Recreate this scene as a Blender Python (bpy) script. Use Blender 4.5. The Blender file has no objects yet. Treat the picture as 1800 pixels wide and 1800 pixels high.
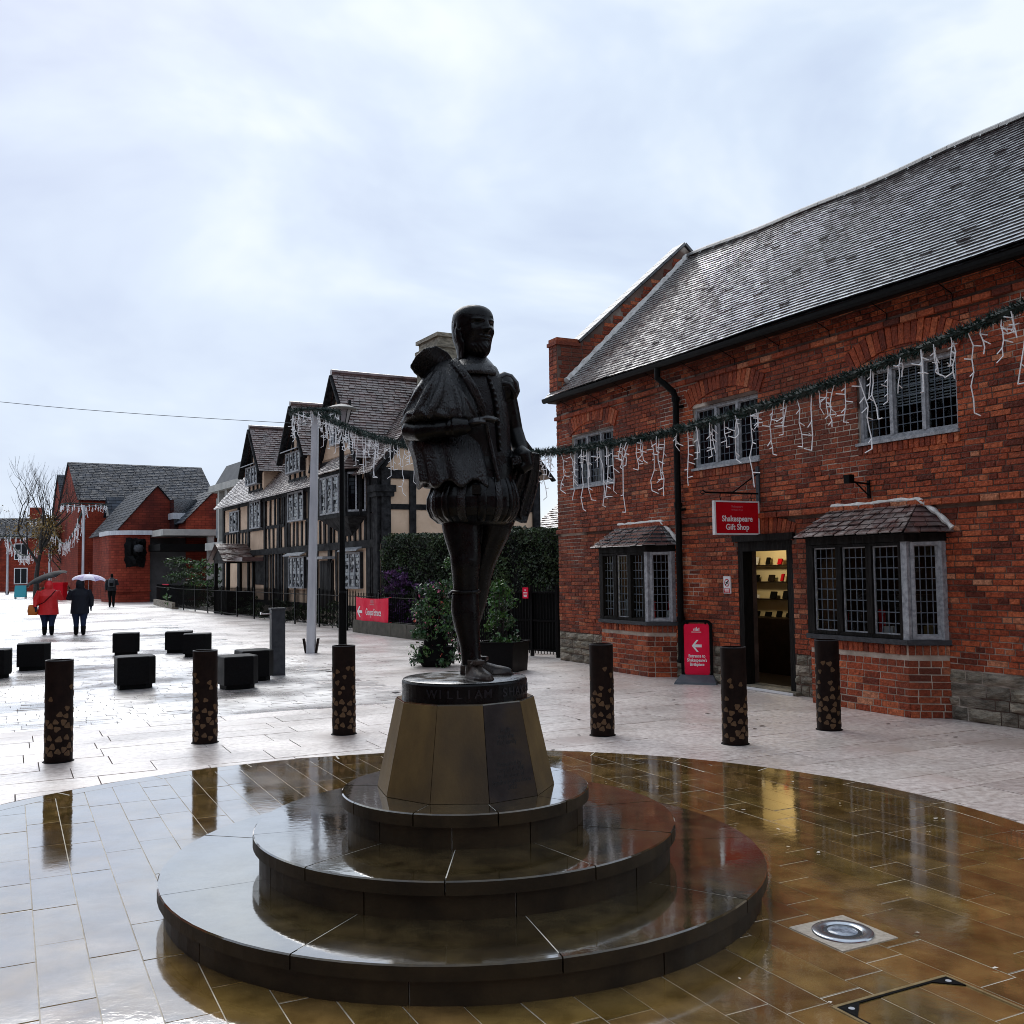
import bpy, bmesh, math, random
import numpy as np
from mathutils import Vector, Matrix, Euler
random.seed(7)
PI = math.pi
SC = bpy.context.scene
COL = SC.collection

# ------------------------------------------------------------------ camera
cam_d = bpy.data.cameras.new("camera")
cam = bpy.data.objects.new("camera", cam_d)
COL.objects.link(cam)
cam_d.sensor_width = 36.0
cam_d.sensor_fit = 'HORIZONTAL'
cam_d.lens = 35.0
cam_d.clip_start = 0.05
cam_d.clip_end = 2000.0
cam.matrix_world = Matrix.Translation((0, 0, 1.65)) @ Matrix.Rotation(PI / 2 + math.atan(102 / 1750), 4, 'X') @ Matrix.Rotation(math.radians(-0.8), 4, 'Z')
SC.camera = cam

# ------------------------------------------------------------------ overcast sky and soft sun
SUN_EL, SUN_AZ = math.radians(42), math.radians(-25)      # azimuth measured from +Y towards +X
world = bpy.data.worlds.new("World")
SC.world = world
world.use_nodes = True
wn, wl = world.node_tree.nodes, world.node_tree.links
wn.clear()
w_out = wn.new('ShaderNodeOutputWorld')
w_bg = wn.new('ShaderNodeBackground')
w_sky = wn.new('ShaderNodeTexSky')
w_sky.sky_type = 'NISHITA'
w_sky.sun_disc = False
w_sky.sun_elevation = SUN_EL
w_sky.sun_rotation = SUN_AZ
w_sky.air_density = 1.0
w_sky.dust_density = 3.0
w_tc = wn.new('ShaderNodeTexCoord')
w_map = wn.new('ShaderNodeMapping')
w_map.inputs['Scale'].default_value = (1.0, 1.0, 1.9)
w_map.inputs['Location'].default_value = (0.35, 0.2, 0.75)
w_n = wn.new('ShaderNodeTexNoise')
w_n.inputs['Scale'].default_value = 2.6
w_n.inputs['Detail'].default_value = 5
w_n.inputs['Roughness'].default_value = 0.55
w_n.inputs['Distortion'].default_value = 0.35
w_r = wn.new('ShaderNodeValToRGB')
w_r.color_ramp.elements[0].position = 0.34
w_r.color_ramp.elements[0].color = (0.57, 0.67, 0.87, 1)
w_r.color_ramp.elements[1].position = 0.63
w_r.color_ramp.elements[1].color = (0.89, 0.97, 1.03, 1)
_e = w_r.color_ramp.elements.new(0.5)
_e.color = (0.70, 0.81, 0.97, 1)
w_sc = wn.new('ShaderNodeVectorMath')
w_sc.operation = 'SCALE'
w_sc.inputs['Scale'].default_value = 0.10
w_mix = wn.new('ShaderNodeMix')
w_mix.data_type = 'RGBA'
w_mix.inputs['Factor'].default_value = 0.92               # cloud cover over the clear sky
wl.new(w_tc.outputs['Generated'], w_map.inputs['Vector'])
wl.new(w_map.outputs['Vector'], w_n.inputs['Vector'])
wl.new(w_n.outputs['Fac'], w_r.inputs['Fac'])
wl.new(w_sky.outputs['Color'], w_sc.inputs[0])
wl.new(w_sc.outputs['Vector'], w_mix.inputs[6])
wl.new(w_r.outputs['Color'], w_mix.inputs[7])
wl.new(w_mix.outputs[2], w_bg.inputs['Color'])
w_bg.inputs['Strength'].default_value = 1.0
wl.new(w_bg.outputs['Background'], w_out.inputs['Surface'])

sun_d = bpy.data.lights.new("sun", 'SUN')
sun_d.energy = 1.3
sun_d.angle = math.radians(40)
sun_d.color = (1.0, 0.97, 0.93)
sun = bpy.data.objects.new("sun", sun_d)
COL.objects.link(sun)
_d = Vector((math.sin(SUN_AZ) * math.cos(SUN_EL), math.cos(SUN_AZ) * math.cos(SUN_EL), math.sin(SUN_EL)))
sun.rotation_euler = _d.to_track_quat('Z', 'Y').to_euler()

vs = SC.view_settings
vs.view_transform = 'Standard'
vs.look = 'None'
vs.gamma = 1.0
vs.exposure = 0.06
vs.use_curve_mapping = False
SC.cycles.filter_width = 0.95
SC.cycles.max_bounces = 6
SC.cycles.transparent_max_bounces = 12

# ------------------------------------------------------------------ mesh helper
class MB:
    def __init__(s, T=None):
        s.v, s.f, s.T = [], [], T
    def add(s, pts, faces):
        b = len(s.v)
        if s.T:
            pts = [s.T(*p) for p in pts]
        s.v.extend([tuple(p) for p in pts])
        s.f.extend([tuple(b + i for i in f) for f in faces])
    def quad(s, a, b, c, d):
        s.add([a, b, c, d], [(0, 1, 2, 3)])
    def poly(s, pts):
        s.add(pts, [tuple(range(len(pts)))])
    def box(s, x0, x1, y0, y1, z0, z1, j=0.0):
        p = [(x0, y0, z0), (x1, y0, z0), (x1, y1, z0), (x0, y1, z0), (x0, y0, z1), (x1, y0, z1), (x1, y1, z1), (x0, y1, z1)]
        if j:
            p = [tuple(c + random.uniform(-j, j) for c in q) for q in p]
        s.add(p, BOXF)
    def obox(s, c, a, b, d, hx, hy, hz):
        c, a, b, d = Vector(c), Vector(a) * hx, Vector(b) * hy, Vector(d) * hz
        p = [c - a - b - d, c + a - b - d, c + a + b - d, c - a + b - d, c - a - b + d, c + a - b + d, c + a + b + d, c - a + b + d]
        s.add(p, BOXF)
    def beam(s, p0, p1, w, h, up=(0, 0, 1)):
        p0, p1 = Vector(p0), Vector(p1)
        a = (p1 - p0)
        L = a.length
        a = a / L
        up = Vector(up)
        b = up.cross(a)
        if b.length < 1e-4:
            b = Vector((1, 0, 0))
        b.normalize()
        d = a.cross(b)
        s.obox((p0 + p1) / 2, a, b, d, L / 2, w / 2, h / 2)
    def tube(s, pts, rad, n=8, cap=True, sq=None):
        pts = [Vector(p) for p in pts]
        if not hasattr(rad, '__len__'):
            rad = [rad] * len(pts)
        rings = []
        N = None
        for i, p in enumerate(pts):
            t = (pts[min(i + 1, len(pts) - 1)] - pts[max(i - 1, 0)])
            if t.length < 1e-9:
                t = Vector((0, 0, 1))
            t.normalize()
            if N is None:
                N = t.cross(Vector((0, 0, 1)))
                if N.length < 1e-3:
                    N = Vector((1, 0, 0))
            N = (N - t * N.dot(t))
            N.normalize()
            B = t.cross(N)
            r = rad[i]
            ra, rb = (r if hasattr(r, '__len__') else (r, r))
            rings.append([p + N * (ra * math.cos(2 * PI * k / n)) + B * (rb * math.sin(2 * PI * k / n)) for k in range(n)])
        s.loft(rings, cap)
    def loft(s, rings, cap=True, closed=True):
        n = len(rings[0])
        pts = [q for r in rings for q in r]
        f = []
        for i in range(len(rings) - 1):
            for k in range(n if closed else n - 1):
                a, b = i * n + k, i * n + (k + 1) % n
                f.append((a, b, b + n, a + n))
        if cap:
            f.append(tuple(range(n - 1, -1, -1)))
            f.append(tuple(range((len(rings) - 1) * n, len(rings) * n)))
        s.add(pts, f)
    def prism(s, poly, z0, z1):
        n = len(poly)
        s.add([(x, y, z0) for x, y in poly] + [(x, y, z1) for x, y in poly],
              [tuple(range(n - 1, -1, -1)), tuple(range(n, 2 * n))] + [(i, (i + 1) % n, n + (i + 1) % n, n + i) for i in range(n)])
    def extrude(s, pts, off):
        n = len(pts)
        off = Vector(off)
        s.add([Vector(p) for p in pts] + [Vector(p) + off for p in pts],
              [tuple(range(n - 1, -1, -1)), tuple(range(n, 2 * n))] + [(i, (i + 1) % n, n + (i + 1) % n, n + i) for i in range(n)])
    def lathe(s, prof, n=24, cx=0, cy=0, cap=True):
        s.loft([[(cx + r * math.cos(2 * PI * k / n), cy + r * math.sin(2 * PI * k / n), z) for k in range(n)] for r, z in prof], cap)
    def mesh(s, name):
        me = bpy.data.meshes.new(name)
        me.from_pydata(s.v, [], s.f)
        me.update()
        return me
    def build(s, name, mat, parent=None, smooth=False, kind=None, fix=False):
        me = s.mesh(name)
        if fix:
            bm = bmesh.new(); bm.from_mesh(me)
            bmesh.ops.recalc_face_normals(bm, faces=bm.faces); bm.to_mesh(me); bm.free()
        o = bpy.data.objects.new(name, me)
        COL.objects.link(o)
        if mat:
            me.materials.append(mat)
        if smooth:
            me.polygons.foreach_set('use_smooth', [True] * len(me.polygons))
        o.parent = parent
        if kind:
            o['kind'] = kind
        return o
BOXF = [(0, 3, 2, 1), (4, 5, 6, 7), (0, 1, 5, 4), (1, 2, 6, 5), (2, 3, 7, 6), (3, 0, 4, 7)]

def empty(name, loc=(0, 0, 0), rz=0.0, parent=None):
    o = bpy.data.objects.new(name, None)
    COL.objects.link(o)
    o.location = loc
    o.rotation_euler = (0, 0, rz)
    o.empty_display_size = 0.2
    o.parent = parent
    return o

def tag(o, label=None, cat=None, group=None, kind=None):
    if label: o['label'] = label
    if cat: o['category'] = cat
    if group: o['group'] = group
    if kind: o['kind'] = kind
    return o

def copy_tree(o, parent=None):
    c = o.copy()
    COL.objects.link(c)
    c.parent = parent
    for ch in list(o.children):
        copy_tree(ch, c)
    return c

def inst(name, me, parent=None, M=None):
    o = bpy.data.objects.new(name, me)
    COL.objects.link(o)
    o.parent = parent
    if M is not None:
        o.matrix_basis = M
    return o

TMP = bpy.data.scenes.new('workbench')
def evaluated(o):
    TMP.view_layers[0].update()
    return o.evaluated_get(TMP.view_layers[0].depsgraph)

def remesh(mb, voxel, smooth_it=3, name='body'):
    """closed overlapping solids -> one continuous surface"""
    me = mb.mesh(name + '_src')
    bm = bmesh.new(); bm.from_mesh(me)
    bmesh.ops.recalc_face_normals(bm, faces=bm.faces); bm.to_mesh(me); bm.free()
    o = bpy.data.objects.new(name + '_src', me)
    TMP.collection.objects.link(o)
    m = o.modifiers.new('r', 'REMESH'); m.mode = 'VOXEL'; m.voxel_size = voxel
    if smooth_it:
        m2 = o.modifiers.new('s', 'SMOOTH'); m2.factor = 0.5; m2.iterations = smooth_it
    out = bpy.data.meshes.new_from_object(evaluated(o))
    out.name = name
    bpy.data.objects.remove(o)
    bpy.data.meshes.remove(me)
    out.polygons.foreach_set('use_smooth', [True] * len(out.polygons))
    return out

def text_mesh(body, size, extrude=0.002, offset=0.0, align='CENTER', spacing=1.0):
    cu = bpy.data.curves.new('text', 'FONT')
    cu.body = body; cu.size = size; cu.extrude = extrude; cu.offset = offset
    cu.align_x = align; cu.align_y = 'CENTER'; cu.space_character = spacing
    o = bpy.data.objects.new('text', cu)
    TMP.collection.objects.link(o)
    me = bpy.data.meshes.new_from_object(evaluated(o))
    bpy.data.objects.remove(o)
    bpy.data.curves.remove(cu)
    return me

def add_text(body, size, mat, parent, loc, xdir, zdir, name='lettering', extrude=0.002, offset=0.0, sx=1.0, align='CENTER', spacing=1.0):
    me = text_mesh(body, size, extrude, offset, align, spacing)
    me.materials.clear(); me.materials.append(mat)
    x, z = Vector(xdir).normalized(), Vector(zdir).normalized()
    n = x.cross(z)
    M = Matrix(((x[0] * sx, z[0], n[0], loc[0]), (x[1] * sx, z[1], n[1], loc[1]), (x[2] * sx, z[2], n[2], loc[2]), (0, 0, 0, 1)))
    me.transform(M)
    o = bpy.data.objects.new(name, me)
    COL.objects.link(o)
    o.parent = parent
    return o

# ------------------------------------------------------------------ materials
def pm(name, c1, c2=None, scale=4.0, rough=0.6, rough2=None, rscale=3.0, bump=0.0, bscale=30.0, metal=0.0, ior=1.5,
       rnd=0.0, hue=0.0, c3=None, s3=1.0, t3=(0.55, 0.7), stretch=None, bdetail=4, coords='world', coat=0.0, bdist=0.01, spec=0.5, film=None):
    m = bpy.data.materials.new(name)
    m.use_nodes = True
    nt = m.node_tree; N, L = nt.nodes, nt.links
    b = N['Principled BSDF']
    def val(sock, v): b.inputs[sock].default_value = v
    val('Metallic', metal); val('IOR', ior); val('Specular IOR Level', spec)
    if coat:
        val('Coat Weight', coat); val('Coat Roughness', 0.04)
    if coords == 'world':
        g = N.new('ShaderNodeNewGeometry'); vec = g.outputs['Position']
    else:
        g = N.new('ShaderNodeTexCoord'); vec = g.outputs['Object']
    if stretch:
        mp = N.new('ShaderNodeMapping'); mp.inputs['Scale'].default_value = stretch
        L.new(vec, mp.inputs['Vector']); vec = mp.outputs['Vector']
    col = None
    if c2 is not None:
        n = N.new('ShaderNodeTexNoise'); n.inputs['Scale'].default_value = scale; n.inputs['Detail'].default_value = 6; n.inputs['Roughness'].default_value = 0.62
        L.new(vec, n.inputs['Vector'])
        r = N.new('ShaderNodeValToRGB')
        r.color_ramp.elements[0].position = 0.36; r.color_ramp.elements[0].color = (*c1, 1)
        r.color_ramp.elements[1].position = 0.64; r.color_ramp.elements[1].color = (*c2, 1)
        L.new(n.outputs['Fac'], r.inputs['Fac'])
        col = r.outputs['Color']
    else:
        rgb = N.new('ShaderNodeRGB'); rgb.outputs[0].default_value = (*c1, 1); col = rgb.outputs[0]
    if c3 is not None:
        n3 = N.new('ShaderNodeTexNoise'); n3.inputs['Scale'].default_value = s3; n3.inputs['Detail'].default_value = 5
        L.new(vec, n3.inputs['Vector'])
        mr = N.new('ShaderNodeMapRange'); mr.inputs['From Min'].default_value = t3[0]; mr.inputs['From Max'].default_value = t3[1]
        L.new(n3.outputs['Fac'], mr.inputs['Value'])
        mx = N.new('ShaderNodeMix'); mx.data_type = 'RGBA'
        L.new(mr.outputs['Result'], mx.inputs['Factor']); L.new(col, mx.inputs[6]); mx.inputs[7].default_value = (*c3, 1)
        col = mx.outputs[2]
    if rnd or hue:
        oi = N.new('ShaderNodeObjectInfo'); ge = N.new('ShaderNodeNewGeometry')
        ad = N.new('ShaderNodeMath'); ad.operation = 'ADD'
        L.new(oi.outputs['Random'], ad.inputs[0]); L.new(ge.outputs['Random Per Island'], ad.inputs[1])
        fr = N.new('ShaderNodeMath'); fr.operation = 'FRACT'
        L.new(ad.outputs[0], fr.inputs[0])
        hs = N.new('ShaderNodeHueSaturation')
        mv = N.new('ShaderNodeMapRange'); mv.inputs['To Min'].default_value = 1 - rnd; mv.inputs['To Max'].default_value = 1 + rnd
        L.new(fr.outputs[0], mv.inputs['Value']); L.new(mv.outputs['Result'], hs.inputs['Value'])
        if hue:
            m7 = N.new('ShaderNodeMath'); m7.operation = 'MULTIPLY'; m7.inputs[1].default_value = 7.31
            f7 = N.new('ShaderNodeMath'); f7.operation = 'FRACT'
            L.new(fr.outputs[0], m7.inputs[0]); L.new(m7.outputs[0], f7.inputs[0])
            mh = N.new('ShaderNodeMapRange'); mh.inputs['To Min'].default_value = 0.5 - hue; mh.inputs['To Max'].default_value = 0.5 + hue
            L.new(f7.outputs[0], mh.inputs['Value']); L.new(mh.outputs['Result'], hs.inputs['Hue'])
        L.new(col, hs.inputs['Color']); col = hs.outputs['Color']
    L.new(col, b.inputs['Base Color'])
    if rough2 is not None:
        nr = N.new('ShaderNodeTexNoise'); nr.inputs['Scale'].default_value = rscale; nr.inputs['Detail'].default_value = 4
        L.new(vec, nr.inputs['Vector'])
        rr = N.new('ShaderNodeMapRange'); rr.inputs['From Min'].default_value = 0.35; rr.inputs['From Max'].default_value = 0.65
        rr.inputs['To Min'].default_value = rough; rr.inputs['To Max'].default_value = rough2
        L.new(nr.outputs['Fac'], rr.inputs['Value']); L.new(rr.outputs['Result'], b.inputs['Roughness'])
    else:
        val('Roughness', rough)
    if bump:
        nb = N.new('ShaderNodeTexNoise'); nb.inputs['Scale'].default_value = bscale; nb.inputs['Detail'].default_value = bdetail
        L.new(vec, nb.inputs['Vector'])
        bp = N.new('ShaderNodeBump'); bp.inputs['Strength'].default_value = bump; bp.inputs['Distance'].default_value = bdist
        L.new(nb.outputs['Fac'], bp.inputs['Height']); L.new(bp.outputs['Normal'], b.inputs['Normal'])
    if film:
        # standing film of rain: mirror-like towards grazing angles
        lw = N.new('ShaderNodeLayerWeight'); lw.inputs['Blend'].default_value = 0.5
        pw = N.new('ShaderNodeMath'); pw.operation = 'POWER'; pw.inputs[1].default_value = film[1]
        ml = N.new('ShaderNodeMath'); ml.operation = 'MULTIPLY'; ml.inputs[1].default_value = film[0]
        nf = N.new('ShaderNodeTexNoise'); nf.inputs['Scale'].default_value = 2.3; nf.inputs['Detail'].default_value = 8; nf.inputs['Roughness'].default_value = .7
        L.new(vec, nf.inputs['Vector'])
        rf = N.new('ShaderNodeMapRange'); rf.inputs['From Min'].default_value = .35; rf.inputs['From Max'].default_value = .6; rf.inputs['To Min'].default_value = .84; rf.inputs['To Max'].default_value = 1.0
        L.new(nf.outputs['Fac'], rf.inputs['Value'])
        m2 = N.new('ShaderNodeMath'); m2.operation = 'MULTIPLY'; L.new(pw.outputs[0], m2.inputs[0]); L.new(rf.outputs['Result'], m2.inputs[1])
        L.new(lw.outputs['Facing'], pw.inputs[0]); L.new(m2.outputs[0], ml.inputs[0])
        gl = N.new('ShaderNodeBsdfGlossy'); gl.inputs['Color'].default_value = (0.97, 0.97, 0.97, 1)
        mxs = N.new('ShaderNodeMixShader')
        out = N['Material Output']
        L.new(ml.outputs[0], mxs.inputs[0]); L.new(b.outputs[0], mxs.inputs[1]); L.new(gl.outputs[0], mxs.inputs[2]); L.new(mxs.outputs[0], out.inputs['Surface'])
        if rough2 is not None: L.new(rr.outputs['Result'], gl.inputs['Roughness'])
        else: gl.inputs['Roughness'].default_value = rough
        if bump: L.new(bp.outputs['Normal'], gl.inputs['Normal'])
    return m

def emis(name, c, s):
    m = bpy.data.materials.new(name); m.use_nodes = True
    b = m.node_tree.nodes['Principled BSDF']
    b.inputs['Base Color'].default_value = (*c, 1)
    b.inputs['Emission Color'].default_value = (*c, 1); b.inputs['Emission Strength'].default_value = s
    return m

def glass_mat(name, tint=(0.75, 0.8, 0.8), refl=1.18):
    m = bpy.data.materials.new(name); m.use_nodes = True
    N, L = m.node_tree.nodes, m.node_tree.links
    N.clear()
    out = N.new('ShaderNodeOutputMaterial'); mx = N.new('ShaderNodeMixShader')
    tr = N.new('ShaderNodeBsdfTransparent'); tr.inputs['Color'].default_value = (*tint, 1)
    gl = N.new('ShaderNodeBsdfGlossy'); gl.inputs['Roughness'].default_value = 0.03
    fr = N.new('ShaderNodeFresnel'); fr.inputs['IOR'].default_value = refl
    L.new(fr.outputs[0], mx.inputs[0]); L.new(tr.outputs[0], mx.inputs[1]); L.new(gl.outputs[0], mx.inputs[2]); L.new(mx.outputs[0], out.inputs['Surface'])
    return m

MT = {}
def brick_mat(name):
    m = bpy.data.materials.new(name); m.use_nodes = True
    N, L = m.node_tree.nodes, m.node_tree.links
    b = N['Principled BSDF']
    oi = N.new('ShaderNodeObjectInfo'); ge = N.new('ShaderNodeNewGeometry')
    ad = N.new('ShaderNodeMath'); ad.operation = 'ADD'
    L.new(oi.outputs['Random'], ad.inputs[0]); L.new(ge.outputs['Random Per Island'], ad.inputs[1])
    fr = N.new('ShaderNodeMath'); fr.operation = 'FRACT'; L.new(ad.outputs[0], fr.inputs[0])
    r = N.new('ShaderNodeValToRGB'); cr = r.color_ramp
    cr.elements[0].position = 0.0; cr.elements[0].color = (0.10, 0.022, 0.012, 1)
    cr.elements[1].position = 1.0; cr.elements[1].color = (0.52, 0.22, 0.12, 1)
    for p, c in ((.10, (.19, .037, .018)), (.40, (.29, .055, .022)), (.70, (.385, .078, .030)), (.92, (.48, .118, .046)), (.97, (.47, .15, .07))):
        e = cr.elements.new(p); e.color = (*c, 1)
    L.new(fr.outputs[0], r.inputs['Fac'])
    n = N.new('ShaderNodeTexNoise'); n.inputs['Scale'].default_value = 26; n.inputs['Detail'].default_value = 8; n.inputs['Roughness'].default_value = .7
    L.new(ge.outputs['Position'], n.inputs['Vector'])
    mr = N.new('ShaderNodeMapRange'); mr.inputs['From Min'].default_value = .3; mr.inputs['From Max'].default_value = .7; mr.inputs['To Min'].default_value = .35; mr.inputs['To Max'].default_value = 1.45
    L.new(n.outputs['Fac'], mr.inputs['Value'])
    vm = N.new('ShaderNodeVectorMath'); vm.operation = 'SCALE'; L.new(r.outputs['Color'], vm.inputs[0]); L.new(mr.outputs['Result'], vm.inputs['Scale'])
    n3 = N.new('ShaderNodeTexNoise'); n3.inputs['Scale'].default_value = 0.75; n3.inputs['Detail'].default_value = 6
    L.new(ge.outputs['Position'], n3.inputs['Vector'])
    m3 = N.new('ShaderNodeMapRange'); m3.inputs['From Min'].default_value = .48; m3.inputs['From Max'].default_value = .72
    L.new(n3.outputs['Fac'], m3.inputs['Value'])
    mx = N.new('ShaderNodeMix'); mx.data_type = 'RGBA'; L.new(m3.outputs['Result'], mx.inputs['Factor'])
    L.new(vm.outputs['Vector'], mx.inputs[6]); mx.inputs[7].default_value = (.12, .034, .020, 1)
    L.new(mx.outputs[2], b.inputs['Base Color'])
    b.inputs['Roughness'].default_value = .68
    b.inputs['Specular IOR Level'].default_value = .2
    bp = N.new('ShaderNodeBump'); bp.inputs['Strength'].default_value = 1.0; bp.inputs['Distance'].default_value = .02
    nb = N.new('ShaderNodeTexNoise'); nb.inputs['Scale'].default_value = 38; nb.inputs['Detail'].default_value = 6; L.new(ge.outputs['Position'], nb.inputs['Vector'])
    L.new(nb.outputs['Fac'], bp.inputs['Height']); L.new(bp.outputs['Normal'], b.inputs['Normal'])
    return m
MT['brick'] = brick_mat('red_brick')
def brick_far(name):
    m = pm(name, (0.18, 0.027, 0.016), (0.26, 0.046, 0.024), scale=1.5, rough=0.85, spec=0.15, c3=(0.085, 0.018, 0.014), s3=0.25)
    N, L = m.node_tree.nodes, m.node_tree.links
    b = N['Principled BSDF']; src = b.inputs['Base Color'].links[0].from_socket
    tc = N.new('ShaderNodeTexCoord'); sx = N.new('ShaderNodeSeparateXYZ'); L.new(tc.outputs['Object'], sx.inputs[0])
    ad = N.new('ShaderNodeMath'); ad.operation = 'ADD'; L.new(sx.outputs[0], ad.inputs[0]); L.new(sx.outputs[1], ad.inputs[1])
    cb = N.new('ShaderNodeCombineXYZ'); L.new(ad.outputs[0], cb.inputs[0]); L.new(sx.outputs[2], cb.inputs[1])
    bt = N.new('ShaderNodeTexBrick'); bt.inputs['Scale'].default_value = 1.0; bt.inputs['Brick Width'].default_value = .46; bt.inputs['Row Height'].default_value = .16; bt.inputs['Mortar Size'].default_value = .018
    bt.inputs['Color1'].default_value = (.75, .75, .75, 1); bt.inputs['Color2'].default_value = (1.15, 1.1, 1.1, 1); bt.inputs['Mortar'].default_value = (.55, .6, .6, 1)
    L.new(cb.outputs[0], bt.inputs['Vector'])
    mx = N.new('ShaderNodeMix'); mx.data_type = 'RGBA'; mx.blend_type = 'MULTIPLY'; mx.inputs['Factor'].default_value = 1.0
    L.new(src, mx.inputs[6]); L.new(bt.outputs['Color'], mx.inputs[7]); L.new(mx.outputs[2], b.inputs['Base Color'])
    return m
MT['brick_far'] = brick_far('red_brick_far')
MT['mortar'] = pm('mortar', (0.05, 0.028, 0.02), (0.16, 0.10, 0.075), scale=2.2, rough=0.9, bump=0.5, bscale=60, c3=(0.50, 0.43, 0.36), s3=0.7, t3=(0.55, 0.62))
MT['mortar_pale'] = pm('mortar_pale', (0.30, 0.24, 0.19), (0.48, 0.40, 0.33), scale=5, rough=0.9, bump=0.4, bscale=60)
MT['stone'] = pm('grey_rubble_stone', (0.10, 0.085, 0.062), (0.33, 0.285, 0.215), scale=5, rough=0.75, bump=1.0, bscale=22, rnd=0.35, hue=0.01, bdist=0.03, stretch=(1, 1, 3.0))
MT['tile'] = pm('wet_slate_grey_tile', (0.022, 0.021, 0.024), (0.055, 0.052, 0.057), scale=6, rough=0.14, rough2=0.24, rscale=7, rnd=0.15, film=(0.84, 1.2))
MT['tile_dull'] = pm('damp_grey_coping', (0.05, 0.048, 0.05), (0.13, 0.125, 0.125), scale=8, rough=0.5, bump=0.4, bscale=30, rnd=0.3, film=(0.3, 1.5))
MT['tile_red'] = pm('wet_red_clay_tile', (0.045, 0.026, 0.024), (0.10, 0.05, 0.045), scale=6, rough=0.25, rough2=0.5, rscale=9, bump=0.35, bscale=25, rnd=0.4, hue=0.012, film=(0.5, 1.6))
MT['tile_old'] = pm('old_brown_clay_tile', (0.065, 0.036, 0.032), (0.15, 0.085, 0.072), scale=3, rough=0.25, rough2=0.5, rscale=5, bump=0.3, bscale=15, rnd=0.35, hue=0.012, film=(0.42, 1.6))
MT['tile_far'] = pm('blue_grey_slate_roof', (0.018, 0.023, 0.032), (0.042, 0.050, 0.065), scale=1.2, rough=0.5, rough2=0.7, bump=0.4, bscale=6, rnd=0.3, spec=0.25)
MT['lime'] = pm('white_lime_fillet', (0.55, 0.54, 0.51), (0.78, 0.77, 0.74), scale=14, rough=0.8, bump=0.8, bscale=40)
MT['oak'] = pm('dark_weathered_oak', (0.003, 0.0025, 0.002), (0.012, 0.010, 0.009), scale=10, spec=0.15, rough=0.55, rough2=0.8, bump=0.7, bscale=18, stretch=(3, 3, 0.5), rnd=0.25)
MT['timber'] = pm('black_grey_timber', (0.004, 0.004, 0.0045), (0.026, 0.026, 0.028), scale=7, spec=0.15, rough=0.6, rough2=0.85, bump=0.6, bscale=16, rnd=0.3)
MT['frame_grey'] = pm('grey_painted_window_frame', (0.20, 0.21, 0.225), (0.40, 0.41, 0.43), scale=18, rough=0.6, bump=0.3, bscale=60)
MT['frame_dark'] = pm('dark_blue_grey_frame', (0.012, 0.014, 0.018), (0.035, 0.038, 0.045), scale=14, rough=0.5, bump=0.3, bscale=60)
MT['lead'] = pm('lead_came', (0.06, 0.075, 0.095), (0.12, 0.145, 0.175), scale=20, rough=0.45, metal=0.3)
MT['glass_dark'] = pm('dark_old_glass', (0.002, 0.003, 0.005), rough=0.05, spec=0.16, bump=0.12, bscale=9, bdist=0.01, rnd=0.4)
MT['glass_mottled'] = pm('mottled_leaded_glass', (0.010, 0.012, 0.015), (0.035, 0.042, 0.052), scale=10, rough=0.06, ior=2.1, bump=0.5, bscale=22, bdist=0.01, rnd=0.5)
MT['glass'] = glass_mat('clear_window_glass')
MT['iron'] = pm('black_iron', (0.0012, 0.0012, 0.0014), (0.003, 0.003, 0.0035), scale=20, rough=0.45, bump=0.2, bscale=80, spec=0.1)
MT['gutter'] = pm('black_cast_iron', (0.003, 0.003, 0.003), (0.006, 0.006, 0.006), scale=12, rough=0.5, spec=0.1, bump=0.2, bscale=50)
MT['plaster'] = pm('tan_lime_plaster', (0.60, 0.425, 0.29), (0.74, 0.55, 0.395), scale=2.2, rough=0.85, bump=0.35, bscale=25, c3=(0.46, 0.31, 0.20), s3=1.1, t3=(0.52, 0.75))
MT['bronze'] = pm('dark_wet_bronze', (0.0010, 0.0010, 0.0014), (0.0030, 0.0030, 0.0038), scale=18, rough=0.22, rough2=0.42, rscale=30, metal=0.0, spec=0.22, bump=0.35, bscale=110, bdist=0.004, coords='object')
MT['bronze_cloth'] = pm('dark_bronze_cloth', (0.0012, 0.0012, 0.002), (0.0035, 0.0035, 0.005), scale=30, rough=0.22, rough2=0.40, rscale=40, metal=0.0, spec=0.5, bump=1.0, bscale=150, bdist=0.007, bdetail=2, coords='object', stretch=(1.0, 1.0, 0.45))
MT['bronze_worn'] = pm('rubbed_bronze', (0.012, 0.011, 0.012), (0.07, 0.055, 0.045), scale=9, rough=0.3, rough2=0.45, metal=0.5, bump=0.35, bscale=90, coords='object', bdist=0.004)
MT['bronze_letter'] = pm('raised_bronze_letter', (0.02, 0.02, 0.026), (0.03, 0.03, 0.036), scale=30, rough=0.3, metal=0.4)
MT['sandstone'] = pm('brown_sandstone', (0.088, 0.053, 0.014), (0.165, 0.104, 0.030), scale=3.5, rough=0.55, rough2=0.75, bump=0.25, bscale=70, c3=(0.045, 0.03, 0.015), s3=2.0, t3=(0.5, 0.75), bdist=0.004, rnd=0.1, stretch=(1, 1, 0.6))
MT['bronze_hand'] = pm('bronze_hand', (0.003, 0.003, 0.004), (0.010, 0.010, 0.012), scale=20, rough=0.25, rough2=0.4, spec=0.6, coords='object', bump=0.3, bscale=90, bdist=0.003)
MT['riser'] = pm('dark_sandstone', (0.020, 0.013, 0.006), (0.044, 0.029, 0.013), scale=4, spec=0.2, rough=0.5, rough2=0.7, bump=0.25, bscale=70, bdist=0.004, rnd=0.15)
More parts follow.
